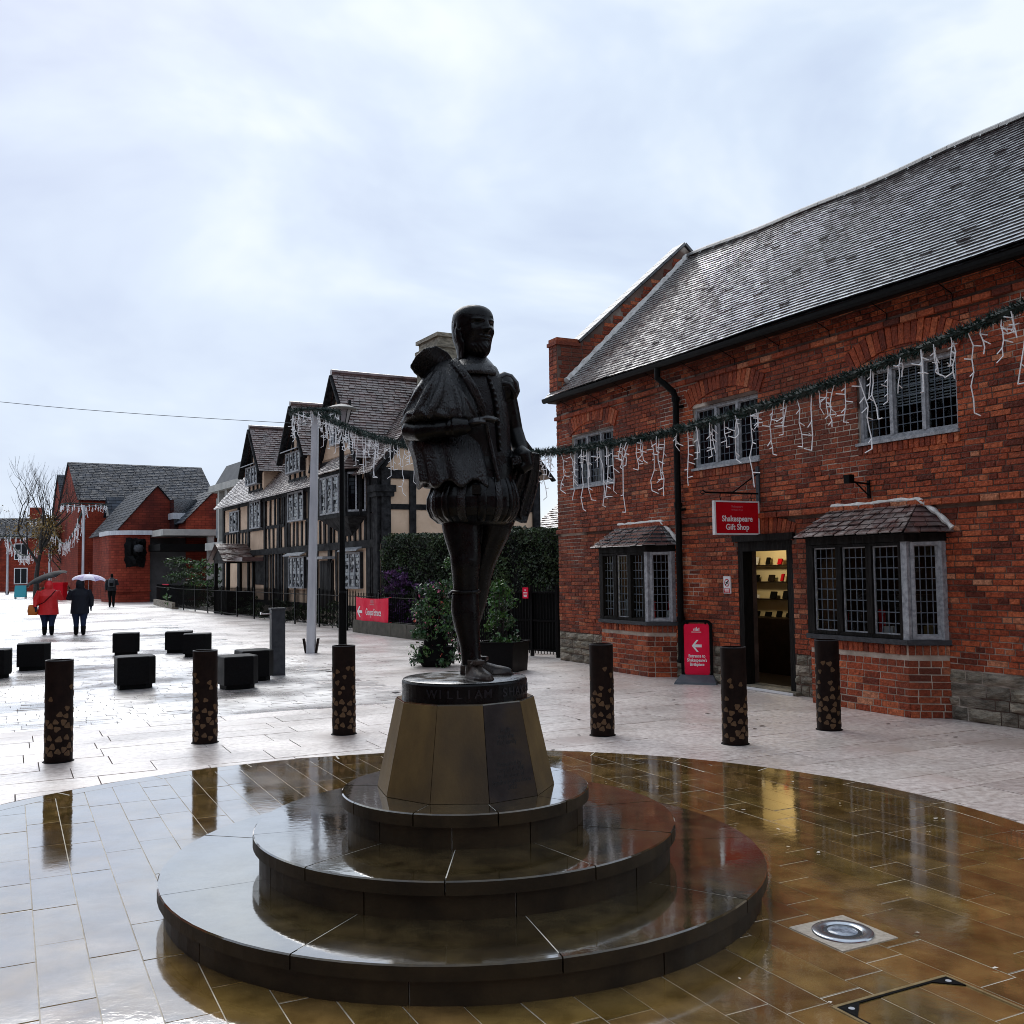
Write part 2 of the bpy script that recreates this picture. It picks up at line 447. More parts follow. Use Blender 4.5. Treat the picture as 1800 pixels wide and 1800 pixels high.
MT['plaque'] = pm('grey_slate_plaque', (0.020, 0.015, 0.014), (0.042, 0.032, 0.029), scale=5, rough=0.6, spec=0.2, bump=0.2, bscale=60, c3=(0.055, 0.035, 0.014), s3=2.5, t3=(0.52, 0.7), bdist=0.004)
MT['joint'] = pm('pale_joint', (0.45, 0.42, 0.36), (0.66, 0.62, 0.55), scale=6, rough=0.8)
def wet(name, c1, c2, scale, r1, r2, rs, film, bump, bscale, c3=None, rnd=0.12, s3=1.2, bdist=0.0015):
    return pm(name, c1, c2, scale=scale, rough=r1, rough2=r2, rscale=rs, ior=1.33, film=film, bump=bump, bscale=bscale, c3=c3, s3=s3, rnd=rnd, hue=0.006, bdist=bdist, bdetail=3)
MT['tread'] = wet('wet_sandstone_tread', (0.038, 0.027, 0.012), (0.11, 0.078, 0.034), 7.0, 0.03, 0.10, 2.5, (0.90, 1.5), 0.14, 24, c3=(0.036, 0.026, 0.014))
MT['circle'] = wet('wet_brown_york_stone', (0.15, 0.086, 0.022), (0.34, 0.205, 0.062), 5.0, 0.03, 0.11, 1.4, (0.94, 1.5), 0.16, 22, c3=(0.12, 0.078, 0.026), rnd=0.22)
MT['slab'] = wet('pale_wet_granite_slab', (0.44, 0.355, 0.315), (0.86, 0.765, 0.705), 17, 0.30, 0.46, 0.9, (0.42, 1.5), 0.5, 130, c3=(0.50, 0.385, 0.33), rnd=0.13, s3=0.8)
MT['sett'] = wet('wet_street_sett', (0.40, 0.345, 0.32), (0.64, 0.565, 0.53), 10, 0.20, 0.42, 0.6, (0.88, 1.2), 0.3, 30, c3=(0.26, 0.21, 0.19), rnd=0.2, s3=0.6)
MT['channel'] = pm('dark_wet_drain_channel', (0.03, 0.03, 0.032), (0.06, 0.058, 0.055), scale=8, rough=0.12, ior=1.8)
MT['grout'] = pm('pale_sand_joint', (0.36, 0.31, 0.24), (0.62, 0.56, 0.47), scale=6, rough=0.7)
MT['grout_dark'] = pm('brown_sand_joint', (0.07, 0.05, 0.042), (0.13, 0.10, 0.082), scale=3, rough=0.7)
MT['ground'] = wet('wet_paved_ground', (0.44, 0.39, 0.37), (0.62, 0.56, 0.53), 1.2, 0.24, 0.45, 0.25, (0.85, 1.2), 0.6, 4, c3=(0.19, 0.165, 0.15), rnd=0, s3=0.35)
MT['corten'] = pm('brown_rusted_steel', (0.006, 0.0025, 0.0018), (0.013, 0.006, 0.004), scale=14, spec=0.12, rough=0.6, bump=0.25, bscale=80, bdist=0.003)
MT['corten_cut'] = pm('amber_cut_out', (0.068, 0.032, 0.009), (0.105, 0.052, 0.016), scale=30, rough=0.5, bump=0.3, bscale=60)
MT['granite_black'] = pm('black_granite', (0.0015, 0.0015, 0.0017), (0.0045, 0.0045, 0.005), scale=40, rough=0.35, rough2=0.5, spec=0.1)
MT['steel'] = pm('brushed_grey_steel', (0.42, 0.43, 0.46), (0.58, 0.59, 0.62), scale=6, rough=0.45, metal=0.15, stretch=(1, 1, 0.2))
MT['steel_bright'] = pm('bright_stainless_steel', (0.55, 0.58, 0.62), rough=0.22, metal=0.9)
MT['steel_dark'] = pm('dark_grey_steel', (0.028, 0.031, 0.037), (0.05, 0.054, 0.06), scale=10, rough=0.42, metal=0.0, spec=0.25)
MT['garland'] = pm('dark_green_garland', (0.003, 0.013, 0.010), (0.012, 0.040, 0.030), scale=25, rough=0.6, rnd=0.5)
MT['icicle'] = pm('white_light_cable', (0.95, 0.96, 0.97), rough=0.4)
MT['wire'] = pm('grey_wire', (0.10, 0.11, 0.12), rough=0.5)
MT['sign_red'] = pm('red_sign_face', (0.46, 0.003, 0.010), (0.52, 0.004, 0.014), scale=3, rough=0.5, spec=0.12)
MT['sign_bright'] = pm('bright_red_vinyl', (0.78, 0.008, 0.045), (0.86, 0.014, 0.065), scale=3, rough=0.5, spec=0.12, bump=0.6, bscale=7, bdist=0.02)
MT['sign_text'] = pm('white_lettering', (0.85, 0.83, 0.83), rough=0.5)
MT['sign_pink'] = pm('pale_pink_lettering', (0.62, 0.14, 0.17), rough=0.5)
MT['white'] = pm('white_paint', (0.62, 0.62, 0.62), (0.75, 0.75, 0.75), scale=4, rough=0.5)
MT['black'] = pm('matt_black', (0.003, 0.003, 0.003), rough=0.7, spec=0.1)
MT['rubber'] = pm('grey_plastic_base', (0.055, 0.065, 0.08), (0.08, 0.09, 0.105), scale=10, rough=0.45)
MT['cream'] = pm('cream_shop_wall', (0.72, 0.60, 0.34), (0.78, 0.66, 0.40), scale=1.5, rough=0.8)
MT['shopwood'] = pm('dark_shop_wood', (0.010, 0.006, 0.004), (0.02, 0.012, 0.008), scale=8, rough=0.5, spec=0.15)
MT['bulb'] = emis('lit_spot_bulb', (1.0, 0.9, 0.7), 3.0)
MT['hedge'] = pm('dark_hedge_leaf', (0.008, 0.018, 0.005), (0.034, 0.064, 0.016), scale=1.6, rough=0.6, rnd=0.5, hue=0.02)
MT['leaf'] = pm('green_leaf', (0.030, 0.085, 0.014), (0.085, 0.19, 0.040), scale=9, rough=0.4, rnd=0.5, hue=0.02)
MT['leaf_dark'] = pm('deep_green_leaf', (0.013, 0.045, 0.013), (0.045, 0.105, 0.036), scale=9, rough=0.35, rnd=0.5, hue=0.02)
MT['purple'] = pm('purple_flower', (0.045, 0.016, 0.075), (0.11, 0.035, 0.13), scale=4, rough=0.7, rnd=0.5, hue=0.03)
MT['pink'] = pm('pink_flower', (0.60, 0.10, 0.22), (0.75, 0.25, 0.35), scale=9, rough=0.6)
MT['coral'] = pm('coral_flower', (0.75, 0.16, 0.10), rough=0.6)
MT['bark'] = pm('dark_bark', (0.014, 0.012, 0.011), (0.035, 0.03, 0.026), scale=12, rough=0.85, bump=0.6, bscale=30)
MT['ochre'] = pm('ochre_leaf', (0.14, 0.085, 0.018), (0.26, 0.165, 0.04), scale=6, rough=0.6, rnd=0.4)
MT['concrete'] = pm('pale_concrete', (0.33, 0.33, 0.31), (0.46, 0.45, 0.42), scale=1.5, rough=0.85, bump=0.3, bscale=15)
MT['concrete_dark'] = pm('dark_cladding', (0.05, 0.05, 0.052), (0.085, 0.085, 0.088), scale=1.5, rough=0.6)
MT['teal'] = pm('teal_panel', (0.02, 0.30, 0.36), rough=0.5)
MT['litter'] = pm('pale_leaf_litter', (0.55, 0.48, 0.40), (0.75, 0.70, 0.62), scale=30, rough=0.6)
MT['litter_dark'] = pm('brown_leaf_litter', (0.03, 0.018, 0.012), (0.06, 0.035, 0.02), scale=30, rough=0.6)

def embroid(name):
    m = pm(name, (0.0012, 0.0012, 0.002), (0.004, 0.004, 0.0055), scale=30, rough=0.24, rough2=0.42, spec=0.3, coords='object')
    N, L = m.node_tree.nodes, m.node_tree.links
    tc = N.new('ShaderNodeTexCoord'); vo = N.new('ShaderNodeTexVoronoi'); vo.inputs['Scale'].default_value = 85; vo.feature = 'DISTANCE_TO_EDGE'
    L.new(tc.outputs['Object'], vo.inputs['Vector'])
    bp = N.new('ShaderNodeBump'); bp.inputs['Strength'].default_value = .6; bp.inputs['Distance'].default_value = .006
    L.new(vo.outputs['Distance'], bp.inputs['Height']); L.new(bp.outputs['Normal'], N['Principled BSDF'].inputs['Normal'])
    return m
MT['bronze_brocade'] = embroid('bronze_brocade')
# ------------------------------------------------------------------ the ground
ANG = math.radians(-63.19)                       # direction the street comes towards us
U = Vector((math.cos(ANG), math.sin(ANG), 0))
NV = Vector((-math.sin(ANG), math.cos(ANG), 0))
CIRC, CIRC_R = (-0.45, 5.5), 3.77                # round of brown paving
PLC = (-0.268, 5.40)                             # axis of the monument

mb = MB()
mb.quad((-900, -60, -0.03), (900, -60, -0.03), (900, 1500, -0.03), (-900, 1500, -0.03))
ground = mb.build('ground', MT['grout'], None, kind='structure')

def clip(poly, a, b, c):
    """keep a*x+b*y<=c"""
    out = []
    for i in range(len(poly)):
        p, q = poly[i], poly[(i + 1) % len(poly)]
        dp, dq = a * p[0] + b * p[1] - c, a * q[0] + b * q[1] - c
        if dp <= 0: out.append(p)
        if dp * dq < 0:
            t = dp / (dp - dq)
            out.append((p[0] + (q[0] - p[0]) * t, p[1] + (q[1] - p[1]) * t))
    return out

def clip_in_circle(poly, c, R):
    for k in range(96):
        a = 2 * PI * k / 96
        nx, ny = math.cos(a), math.sin(a)
        poly = clip(poly, nx, ny, nx * c[0] + ny * c[1] + R)
        if len(poly) < 3: return []
    return poly

def clip_out_circle(poly, c, R):
    cx, cy = sum(p[0] for p in poly) / len(poly) - c[0], sum(p[1] for p in poly) / len(poly) - c[1]
    d = math.hypot(cx, cy)
    nx, ny = cx / d, cy / d
    return clip(poly, -nx, -ny, -(nx * c[0] + ny * c[1] + R))

def area(poly):
    return 0.5 * abs(sum(poly[i][0] * poly[(i + 1) % len(poly)][1] - poly[(i + 1) % len(poly)][0] * poly[i][1] for i in range(len(poly))))

def lay(polys, parent, piece, mat, tilt, th=0.03, ztop=0.0, nobj=300, chamf=0.004):
    """each polygon a slab with its own slight tilt; the nearest ones single objects, the rest one mass"""
    polys = [p for p in polys if len(p) >= 3 and area(p) > 0.004]
    def size(p):
        x, y = sum(q[0] for q in p) / len(p), sum(q[1] for q in p) / len(p)
        if y < 1.5 or abs(x / y) > 0.62: return 0
        return area(p) / y ** 3
    polys.sort(key=lambda p: -size(p))
    rest = MB()
    for i, p in enumerate(polys):
        m = MB() if i < nobj else rest
        cx, cy = sum(q[0] for q in p) / len(p), sum(q[1] for q in p) / len(p)
        ta, tb, dz = random.gauss(0, tilt), random.gauss(0, tilt), random.uniform(-0.0012, 0.0012)
        inner = [(cx + (x - cx) * (1 - chamf / max(0.05, math.hypot(x - cx, y - cy))), cy + (y - cy) * (1 - chamf / max(0.05, math.hypot(x - cx, y - cy)))) for x, y in p]
        n = len(p)
        f = lambda x, y: ztop + dz + (x - cx) * ta + (y - cy) * tb
        m.add([(x, y, ztop - th) for x, y in p] + [(x, y, f(x, y) - chamf * 0.7) for x, y in p] + [(x, y, f(x, y)) for x, y in inner],
              [tuple(range(2 * n, 3 * n))] + [(k, (k + 1) % n, n + (k + 1) % n, n + k) for k in range(n)] + [(n + k, n + (k + 1) % n, 2 * n + (k + 1) % n, 2 * n + k) for k in range(n)])
        if i < nobj:
            m.build(piece, mat, parent, fix=False)
    if rest.v:
        rest.build(piece, mat, parent, kind='stuff')

def rows(org, u, v, a0, a1, b0, b1, w, l, gap, jit=0.12, irregular=0.0):
    """running-bond rectangles: rows w wide stacked along v, pieces l long along u"""
    out = []
    b = b0
    while b < b1:
        ww = w * (1 + random.uniform(-irregular, irregular))
        a = a0 - random.random() * l
        while a < a1:
            ll = l * (1 + random.uniform(-jit, jit))
            c = [(a, b), (a + ll - gap, b), (a + ll - gap, b + ww - gap), (a, b + ww - gap)]
            out.append([(org[0] + u[0] * x + v[0] * y, org[1] + u[1] * x + v[1] * y) for x, y in c])
            a += ll
        b += ww
    return out

u2, n2 = (U[0], U[1]), (NV[0], NV[1])
# brown round of planks of stone, running with the street
paving_circle = MB()
paving_circle.prism([(CIRC[0] + (CIRC_R + 0.0) * math.cos(2 * PI * k / 96), CIRC[1] + (CIRC_R + 0.0) * math.sin(2 * PI * k / 96)) for k in range(96)], -0.028, -0.0022)
paving_circle = paving_circle.build('paving_circle', MT['grout'], None, kind='structure')
pl = []
for p in rows(CIRC, u2, n2, -4, 4, -4, 4, 0.205, 0.62, 0.0048, 0.25):
    q = clip_in_circle(p, CIRC, CIRC_R - 0.165)
    if len(q) < 3: continue
    cx, cy = sum(t[0] for t in q) / len(q), sum(t[1] for t in q) / len(q)
    if math.hypot(cx - PLC[0], cy - PLC[1]) < 1.2: continue
    # the light and the access cover take the place of some planks
    dx, dy = cx - 1.46, cy - 4.58
    pl.append(q)
lay(pl, paving_circle, 'paving_slab', MT['circle'], 0.0013, chamf=0.0015)
nk = 30
for k in range(nk):
    a0, a1 = 2 * PI * k / nk + 0.0012, 2 * PI * (k + 1) / nk - 0.0012
    ring = [(CIRC[0] + r * math.cos(a), CIRC[1] + r * math.sin(a)) for r, aa in ((CIRC_R - 0.16, (a0, (a0 * 2 + a1) / 3, (a0 + a1 * 2) / 3, a1)), (CIRC_R, (a1, (a0 + a1 * 2) / 3, (a0 * 2 + a1) / 3, a0))) for a in aa]
    lay([ring], paving_circle, 'edging_stone', MT['circle'], 0.001, nobj=1, chamf=0.003)

# pale slabs around it, the courses square to the street
mb = MB()
mb.quad((-40, -5, -0.026), (30, -5, -0.026), (30, 30, -0.026), (-40, 30, -0.026))
plaza = mb.build('plaza_pavement', MT['grout_dark'], None, kind='structure')
pl = []
B0 = Vector((-1.51, 12.63, 0)).dot(-U)          # where the setts begin (measured up the street)
for p in rows((0, 0), n2, (-U[0], -U[1]), -9.0, 12.5, -8.0, B0, 0.42, 0.82, 0.009, 0.3, 0.15):
    cx, cy = sum(t[0] for t in p) / 4, sum(t[1] for t in p) / 4
    if cy < 0.5 or cy > 21 or abs(cx) > 0.62 * cy + 0.8: continue
    q = clip_out_circle(p, CIRC, CIRC_R + 0.005) if math.hypot(cx - CIRC[0], cy - CIRC[1]) < CIRC_R + 0.9 else p
    pl.append(q)
# footway by the shop and the railings, the same stone, beyond the setts' edge
C0 = Vector((-1.64, 13.95, 0)).dot(NV)          # line of the drain channel
for p in rows((0, 0), n2, (-U[0], -U[1]), C0 + 0.14, 12.5, B0, 50, 0.42, 0.82, 0.009, 0.3, 0.15):
    cx, cy = sum(t[0] for t in p) / 4, sum(t[1] for t in p) / 4
    if cy > 46 or cx > 3.5: continue
    pl.append(p)
lay(pl, plaza, 'paving_slab', MT['slab'], 0.0025, chamf=0.0006)

# street of small setts
mb = MB()
def sp(a, b): return (U[0] * -b + NV[0] * a, U[1] * -b + NV[1] * a)
c = [sp(-60, B0), sp(C0 - 0.02, B0), sp(C0 - 0.02, 160), sp(-60, 160)]
mb.poly([(x, y, -0.0245) for x, y in c])
street = mb.build('street', MT['grout_dark'], None, kind='structure')
pl, far = [], []
for p in rows((0, 0), n2, (-U[0], -U[1]), -16, C0 - 0.12, B0, 34, 0.16, 0.30, 0.006, 0.3):
    cx, cy = sum(t[0] for t in p) / 4, sum(t[1] for t in p) / 4
    if cy > 32 or cx < -0.56 * cy - 0.5: continue
    pl.append(p)
lay(pl, street, 'sett', MT['sett'], 0.012, chamf=0.001)
mb = MB()
c = [sp(-60, 33.5), sp(C0 + 12, 33.5), sp(C0 + 12, 400), sp(-60, 400)]
mb.poly([(x, y, -0.002) for x, y in c])
mb.build('road_surface', MT['ground'], street)
mb = MB()
c = [sp(-60, B0 + .02), sp(-16, B0 + .02), sp(-16, 33.5), sp(-60, 33.5)]
mb.poly([(x, y, -0.002) for x, y in c])
mb.build('road_surface', MT['ground'], street)
# the drain channel between the street and the footway, a second one further up and a cross drain
mb = MB()
for i in range(80):
    b = B0 + 0.05 + i * 0.6
    w = 0.10
    q = [sp(C0 - w, b), sp(C0 + w, b), sp(C0 + w, b + 0.59), sp(C0 - w, b + 0.59)]
    mb.extrude([(x, y, -0.02) for x, y in q], (0, 0, 0.012))
o = mb.build('drain_channel', MT['channel'], None, kind='structure')
mb = MB()
for i in range(50):
    b = 32.4 + i * 0.0
    q = [sp(-30 + i * 0.5, 36.0), sp(-30 + i * 0.5 + .49, 36.0), sp(-30 + i * 0.5 + .49, 36.3), sp(-30 + i * 0.5, 36.3)]
    mb.extrude([(x, y, -0.004) for x, y in q], (0, 0, 0.008))
mb.build('cross_drain', MT['channel'], None, kind='structure')

# ------------------------------------------------------------------ the monument
mon = empty('monument_plinth', (PLC[0], PLC[1], 0))
tag(mon, 'round stepped sandstone plinth carrying the dark bronze statue', 'plinth')
def sector(mb, r0, r1, a0, a1, z0, z1, n=7, ch=0.006):
    rings = []
    for k in range(n + 1):
        a = a0 + (a1 - a0) * k / n
        ca, sa = math.cos(a), math.sin(a)
        rings.append([(r * ca, r * sa, z) for r, z in ((r0, z0), (r1, z0), (r1, z1 - ch), (r1 - ch, z1), (r0, z1))])
    mb.loft(rings, True)
tiers = [(1.555, 0.0, 0.167, 9, math.radians(-90 - 23.6), 0.9), (1.103, 0.167, 0.339, 10, math.radians(-90 - 38), 0.55), (0.655, 0.339, 0.508, 10, math.radians(-90 - 19.7), 0.30)]
for R, z0, z1, n, a0, rin in tiers:
    mb = MB()
    mb.lathe([(R - 0.05, z0 - 0.02), (R - 0.05, z1 - 0.0018)], 96)
    core = mb.build('step_core', MT['joint'], mon)
    for k in range(n):
        g = 0.0035 / R
        b0, b1 = a0 + 2 * PI * k / n + g, a0 + 2 * PI * (k + 1) / n - g
        m = MB()
        sector(m, rin, R, b0, b1, z1 - 0.062 + random.uniform(-.0005, .0005), z1 + random.uniform(-.0008, .0008), 9)
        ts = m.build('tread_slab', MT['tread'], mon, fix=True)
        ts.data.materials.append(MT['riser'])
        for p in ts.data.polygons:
            if abs(p.normal.z) < .45: p.material_index = 1  # upright faces of the slab take the darker riser colour
        m = MB()
        h = PI / n * 0.9
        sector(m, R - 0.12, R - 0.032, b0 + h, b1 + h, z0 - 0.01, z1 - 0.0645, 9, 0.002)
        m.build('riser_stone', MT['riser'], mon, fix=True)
# ten-sided tapering pedestal
ZB, ZT, RB, RT = 0.508, 0.972, 0.474, 0.372
va = [math.radians(-90 - 19 + 36 * k) for k in range(10)]
mb = MB()
mb.loft([[(r * math.cos(a), r * math.sin(a), z) for a in va] for r, z in ((RB - 0.012, ZB - 0.01), (RT - 0.012, ZT - 0.004))])
mb.build('pedestal_core', MT['riser'], mon)
panels = []
for k in range(10):
    a, b = va[k], va[(k + 1) % 10]
    e = 0.006
    def pt(r, z, t): return Vector((r * (math.cos(a) * (1 - t) + math.cos(b) * t), r * (math.sin(a) * (1 - t) + math.sin(b) * t), z))
    m = MB()
    m.loft([[pt(RB, ZB + .002, e), pt(RB, ZB + .002, 1 - e), pt(RT, ZT, 1 - e), pt(RT, ZT, e)], [pt(RB - .05, ZB + .002, e), pt(RB - .05, ZB + .002, 1 - e), pt(RT - .05, ZT, 1 - e), pt(RT - .05, ZT, e)]])
    o = m.build('stone_panel', MT['plaque'] if k == 1 else MT['sandstone'], mon, fix=True)
    panels.append(o)
    if k == 1:
        o['label'] = 'grey inscribed panel of the pedestal'
        p00, p10, p01 = pt(RB, ZB, 0), pt(RB, ZB, 1), pt(RT, ZT, 0.5)
        mid = (p00 + p10) / 2
        xd = (p10 - p00).normalized(); zd = (p01 - mid).normalized(); H = (p01 - mid).length
        out = xd.cross(zd)
        MT['engraved'] = pm('engraved_black', (0.004, 0.003, 0.003), rough=0.6)
        for s, fz, sz in (('A gift', .725, .034), ('from the', .66, .034), ('Bird family', .60, .034), ('2022', .485, .022), ('Presented by', .375, .034), ('Tony Bird OBE', .315, .034), ('to the town of', .255, .034), ('Stratford-upon-Avon', .195, .034), ('2022', .135, .034)):
            if s == '2022' and fz > .4:
                for q in (-.032, -.011, .011, .032):
                    om = MB(); c_ = mid + zd * (H * fz) + xd * q + out * .0008
                    om.add([c_ - xd * .008, c_ - zd * .007, c_ + xd * .008, c_ + zd * .007], [(0, 1, 2, 3)]); om.build('inscribed_ornament', MT['engraved'], mon)
                continue
            add_text(s, sz, MT['engraved'], mon, mid + zd * (H * fz) + out * 0.0006, xd, zd, 'inscription', 0.0006, 0.0004, 0.82)
top = MB()
top.loft([[(r * math.cos(a), r * math.sin(a), z) for a in va] for r, z in ((RT - 0.003, ZT - 0.002), (RT - 0.006, ZT + 0.006))])
top.build('capping_stone', MT['tread'], mon)

# in-ground light
il = empty('ground_light', (1.46, 4.58, 0), ANG)
tag(il, 'round steel floodlight let into the brown paving beside the steps', 'ground light')
mb = MB(); mb.box(-0.165, 0.165, -0.165, 0.165, -0.02, 0.004); mb.build('concrete_surround', pm('rough_concrete', (0.32, 0.27, 0.21), (0.46, 0.40, 0.33), scale=40, rough=0.5, bump=0.5, bscale=120), il)
mb = MB(); mb.lathe([(0.135, 0.0), (0.135, 0.010), (0.128, 0.014), (0.088, 0.014), (0.083, 0.008)], 48, cap=False); mb.build('steel_rim', MT['steel_bright'], il, smooth=True)
mb = MB(); mb.lathe([(0.083, 0.006), (0.080, 0.011), (0.066, 0.011)], 48, cap=False); mb.build('inner_ring', MT['steel_dark'], il)
mb = MB(); mb.lathe([(0.067, 0.004), (0.066, 0.0112), (0.04, 0.0135), (0.001, 0.0145)], 40); mb.build('lens', pm('wet_glass_lens', (0.10, 0.12, 0.15), (0.42, 0.47, 0.55), scale=22, rough=0.04, ior=1.8), il, smooth=True)
# access cover tray with black corners
cv = empty('access_cover', (1.72, 4.09, 0.0), ANG)
tag(cv, 'recessed access cover tray with black corner plates in the brown paving', 'access cover')
mb = MB()
W, Lc = 0.60, 1.0
mb.box(-.012, Lc, -.012, .0, -.01, .0045); mb.box(-.012, 0, .0, 0.002, -.01, .004)
mb.box(-.014, .0, -W - .012, -.012, -.01, .0045); mb.box(0, Lc, -W - .012, -W, -.01, .0045)
mb.build('brass_frame', pm('worn_brass_edge', (0.25, 0.17, 0.07), (0.35, 0.26, 0.13), scale=20, rough=0.4, metal=0.4), cv)
mb = MB()
mb.box(0.0, Lc, -.011, -.0, -.01, .0032); mb.box(0.001, .011, -W + .001, -.011, -.01, .0033); mb.box(0.011, Lc, -W + .0005, -W + .011, -.01, .0032)
mb.build('seal_gap', MT['black'], cv)
for yy, s in ((-.011, -1), (-W + .011, 1)):
    mb = MB(); mb.extrude([(.011, yy, -.005), (.095, yy, -.005), (.011, yy + s * .095, -.005)], (0, 0, .009)); cp = mb.build('corner_plate', MT['iron'], cv, fix=True)
    mb = MB(); mb.lathe([(.012, .004), (.012, .0055), (.007, .0055)], 14, .036, yy + s * .03); mb.build('lifting_eye', MT['steel'], cp)

# leaf litter and petals scattered on the wet stone
def litter(name, mat, n, seed, rr, zone, label):
    random.seed(seed)
    mb = MB()
    for i in range(n):
        x, y = zone()
        r = random.uniform(*rr); a = random.random() * 6.28
        k = random.randint(5, 7)
        pts = [(x + r * math.cos(a + 2 * PI * q / k) * random.uniform(.5, 1), y + r * .6 * math.sin(a + 2 * PI * q / k) * random.uniform(.5, 1), random.uniform(.004, .010)) for q in range(k)]
        mb.poly(pts)
    tag(mb.build(name, mat), label, 'leaves', kind='stuff')
litter('leaf_litter', MT['litter'], 55, 3, (.008, .022), lambda: (random.uniform(0.3, 3.4), random.uniform(3.2, 8.2)), 'small pale fallen leaves scattered on the wet brown paving')
litter('leaf_litter', MT['litter_dark'], 70, 4, (.015, .04), lambda: (random.uniform(-1, 4.2), random.uniform(9.2, 16)), 'small dark fallen leaves scattered on the pale paving')

# ------------------------------------------------------------------ bollards
random.seed(11)
def bollard(proto=None):
    root = empty('bollard')
    R, H = 0.118, 0.90
    mb = MB(); mb.lathe([(R, 0), (R, H - .004), (R - .004, H), (R - .012, H), (R - .012, H - .015), (.001, H - .015)], 40, cap=False)
    mb.build('post', MT['corten'], root, smooth=False)
    mb = MB(); mb.lathe([(R + .0005, H - .006), (R + .001, H + .001), (R - .012, H + .001)], 40, cap=False); mb.build('top_rim', MT['steel_dark'], root)
    mb = MB(); mb.lathe([(R + .015, .0), (R + .012, .004), (R, .006)], 32, cap=False); mb.build('base_collar', MT['black'], root)
    tris = []
    rng = random.Random(5)
    # fans of rounded triangles, dense at the foot and thinning upward
    for zc in (0.07, 0.19, 0.31):
        for kc in range(5):
            ac = kc * 2 * PI / 5 + (zc / 0.12) * 0.63
            for q in range(6):
                t = q * PI / 3 + rng.uniform(-.12, .12) + .3
                tris.append((ac + 0.050 * math.cos(t) / R, zc + 0.050 * math.sin(t), t, rng.uniform(.026, .031)))
    for i in range(40):
        z = 0.36 + 0.32 * rng.random() ** 1.3
        tris.append((rng.random() * 2 * PI, z, rng.random() * 6.28, rng.uniform(.022, .029)))
    used = []
    for (a, z, t, s) in tris:
        if z < 0.03 or any(math.hypot(((a - b + PI) % (2 * PI) - PI) * R, z - w) < 0.053 for b, w in used): continue
        used.append((a, z))
        m = MB()
        pts = []
        for v in range(3):
            for d in (-.28, .28):
                th = t + PI + v * 2 * PI / 3 + d
                rr = s * (1.15 if v == 0 else .95)
                aa, zz = a + rr * math.cos(th) / R, z + rr * math.sin(th)
                pts.append((aa, zz))
        R1 = R + .0034
        ca, cz_ = sum(p for p, q in pts) / 6, sum(q for p, q in pts) / 6
        m.add([(R1 * math.cos(p), R1 * math.sin(p), q) for p, q in pts] + [(R * .98 * math.cos(p), R * .98 * math.sin(p), q) for p, q in pts] + [((R1 + .0004) * math.cos(ca), (R1 + .0004) * math.sin(ca), cz_)],
              [(k, (k + 1) % 6, 12) for k in range(6)] + [(k, (k + 1) % 6, 6 + (k + 1) % 6, 6 + k) for k in range(6)])
        m.build('cut_out', MT['corten_cut'], root, fix=True)
    return root
bol = bollard()
BL = [(-4.09, 9.02, 'brown perforated steel bollard standing furthest left of the row'),
      (-3.05, 9.90, 'brown perforated steel bollard in front of the black granite seats'),
      (-1.75, 10.30, 'brown perforated steel bollard left of the plinth, in line with the black lamp post'),
      (0.87, 10.01, 'brown perforated steel bollard between the plinth and the red pavement sign'),
      (2.06, 9.43, 'brown perforated steel bollard in front of the shop doorway'),
      (3.17, 10.16, 'brown perforated steel bollard in front of the larger bay window')]
for i, (x, y, lb) in enumerate(BL):
    o = bol if i == 0 else copy_tree(bol)
    o.location = (x, y, 0); o.rotation_euler = (0, 0, i * 1.7)
    tag(o, lb, 'bollard', 'perforated steel bollards across the square')
# ------------------------------------------------------------------ the gift shop
random.seed(21)
shop = empty('brick_shop', (0.98666, 18.05054, 0), ANG)
tag(shop, 'old red brick gift shop with grey tiled roof and two bay windows', 'shop')
X0, X1 = -0.30, 13.5
YR, DEPTH = 2.9, 5.8
CZ = 0.064
SL1, SL2 = 2.33, 4.42
WIN = [(0.25, 1.63, 3.10, 4.03), (3.80, 5.24, 3.10, 4.00), (7.00, 8.40, 3.09, 3.95)]
DOOR = (4.74, 5.82, 0.0, 2.02)
BAYS = [dict(l=1.40, fl=1.68, fr=3.00, r=3.28, d=0.33), dict(l=6.20, fl=6.46, fr=7.92, r=8.18, d=0.33)]
BW = [(1.52, 3.16, .80, 1.93), (6.32, 8.06, .80, 1.93)]
OPEN = [(a, b, c, d) for a, b, c, d in WIN] + [DOOR] + BW

def cells(x0, x1, z0, z1, op):
    xs = sorted({x0, x1, *[o[0] for o in op], *[o[1] for o in op]}); zs = sorted({z0, z1, *[o[2] for o in op], *[o[3] for o in op]})
    for i in range(len(xs) - 1):
        for j in range(len(zs) - 1):
            cx, cz = (xs[i] + xs[i + 1]) / 2, (zs[j] + zs[j + 1]) / 2
            if not any(o[0] < cx < o[1] and o[2] < cz < o[3] for o in op):
                yield xs[i], xs[i + 1], zs[j], zs[j + 1]
mb = MB()
for a, b, c, d in cells(X0, X1, 0, 4.95, OPEN):
    mb.quad((a, 0, c), (b, 0, c), (b, 0, d), (a, 0, d))
    mb.quad((b, .32, c), (a, .32, c), (a, .32, d), (b, .32, d))
for a, b, c, d in OPEN:
    for p, q in (((a, c), (a, d)), ((b, d), (b, c)), ((b, c), (a, c)), ((a, d), (b, d))):
        mb.quad((p[0], 0, p[1]), (p[0], .32, p[1]), (q[0], .32, q[1]), (q[0], 0, q[1]))
mb.quad((X0, 0, 0), (X0, DEPTH, 0), (X0, DEPTH, 4.95), (X0, 0, 4.95)); mb.quad((X1, 0, 0), (X1, 0, 4.95), (X1, DEPTH, 4.95), (X1, DEPTH, 0))
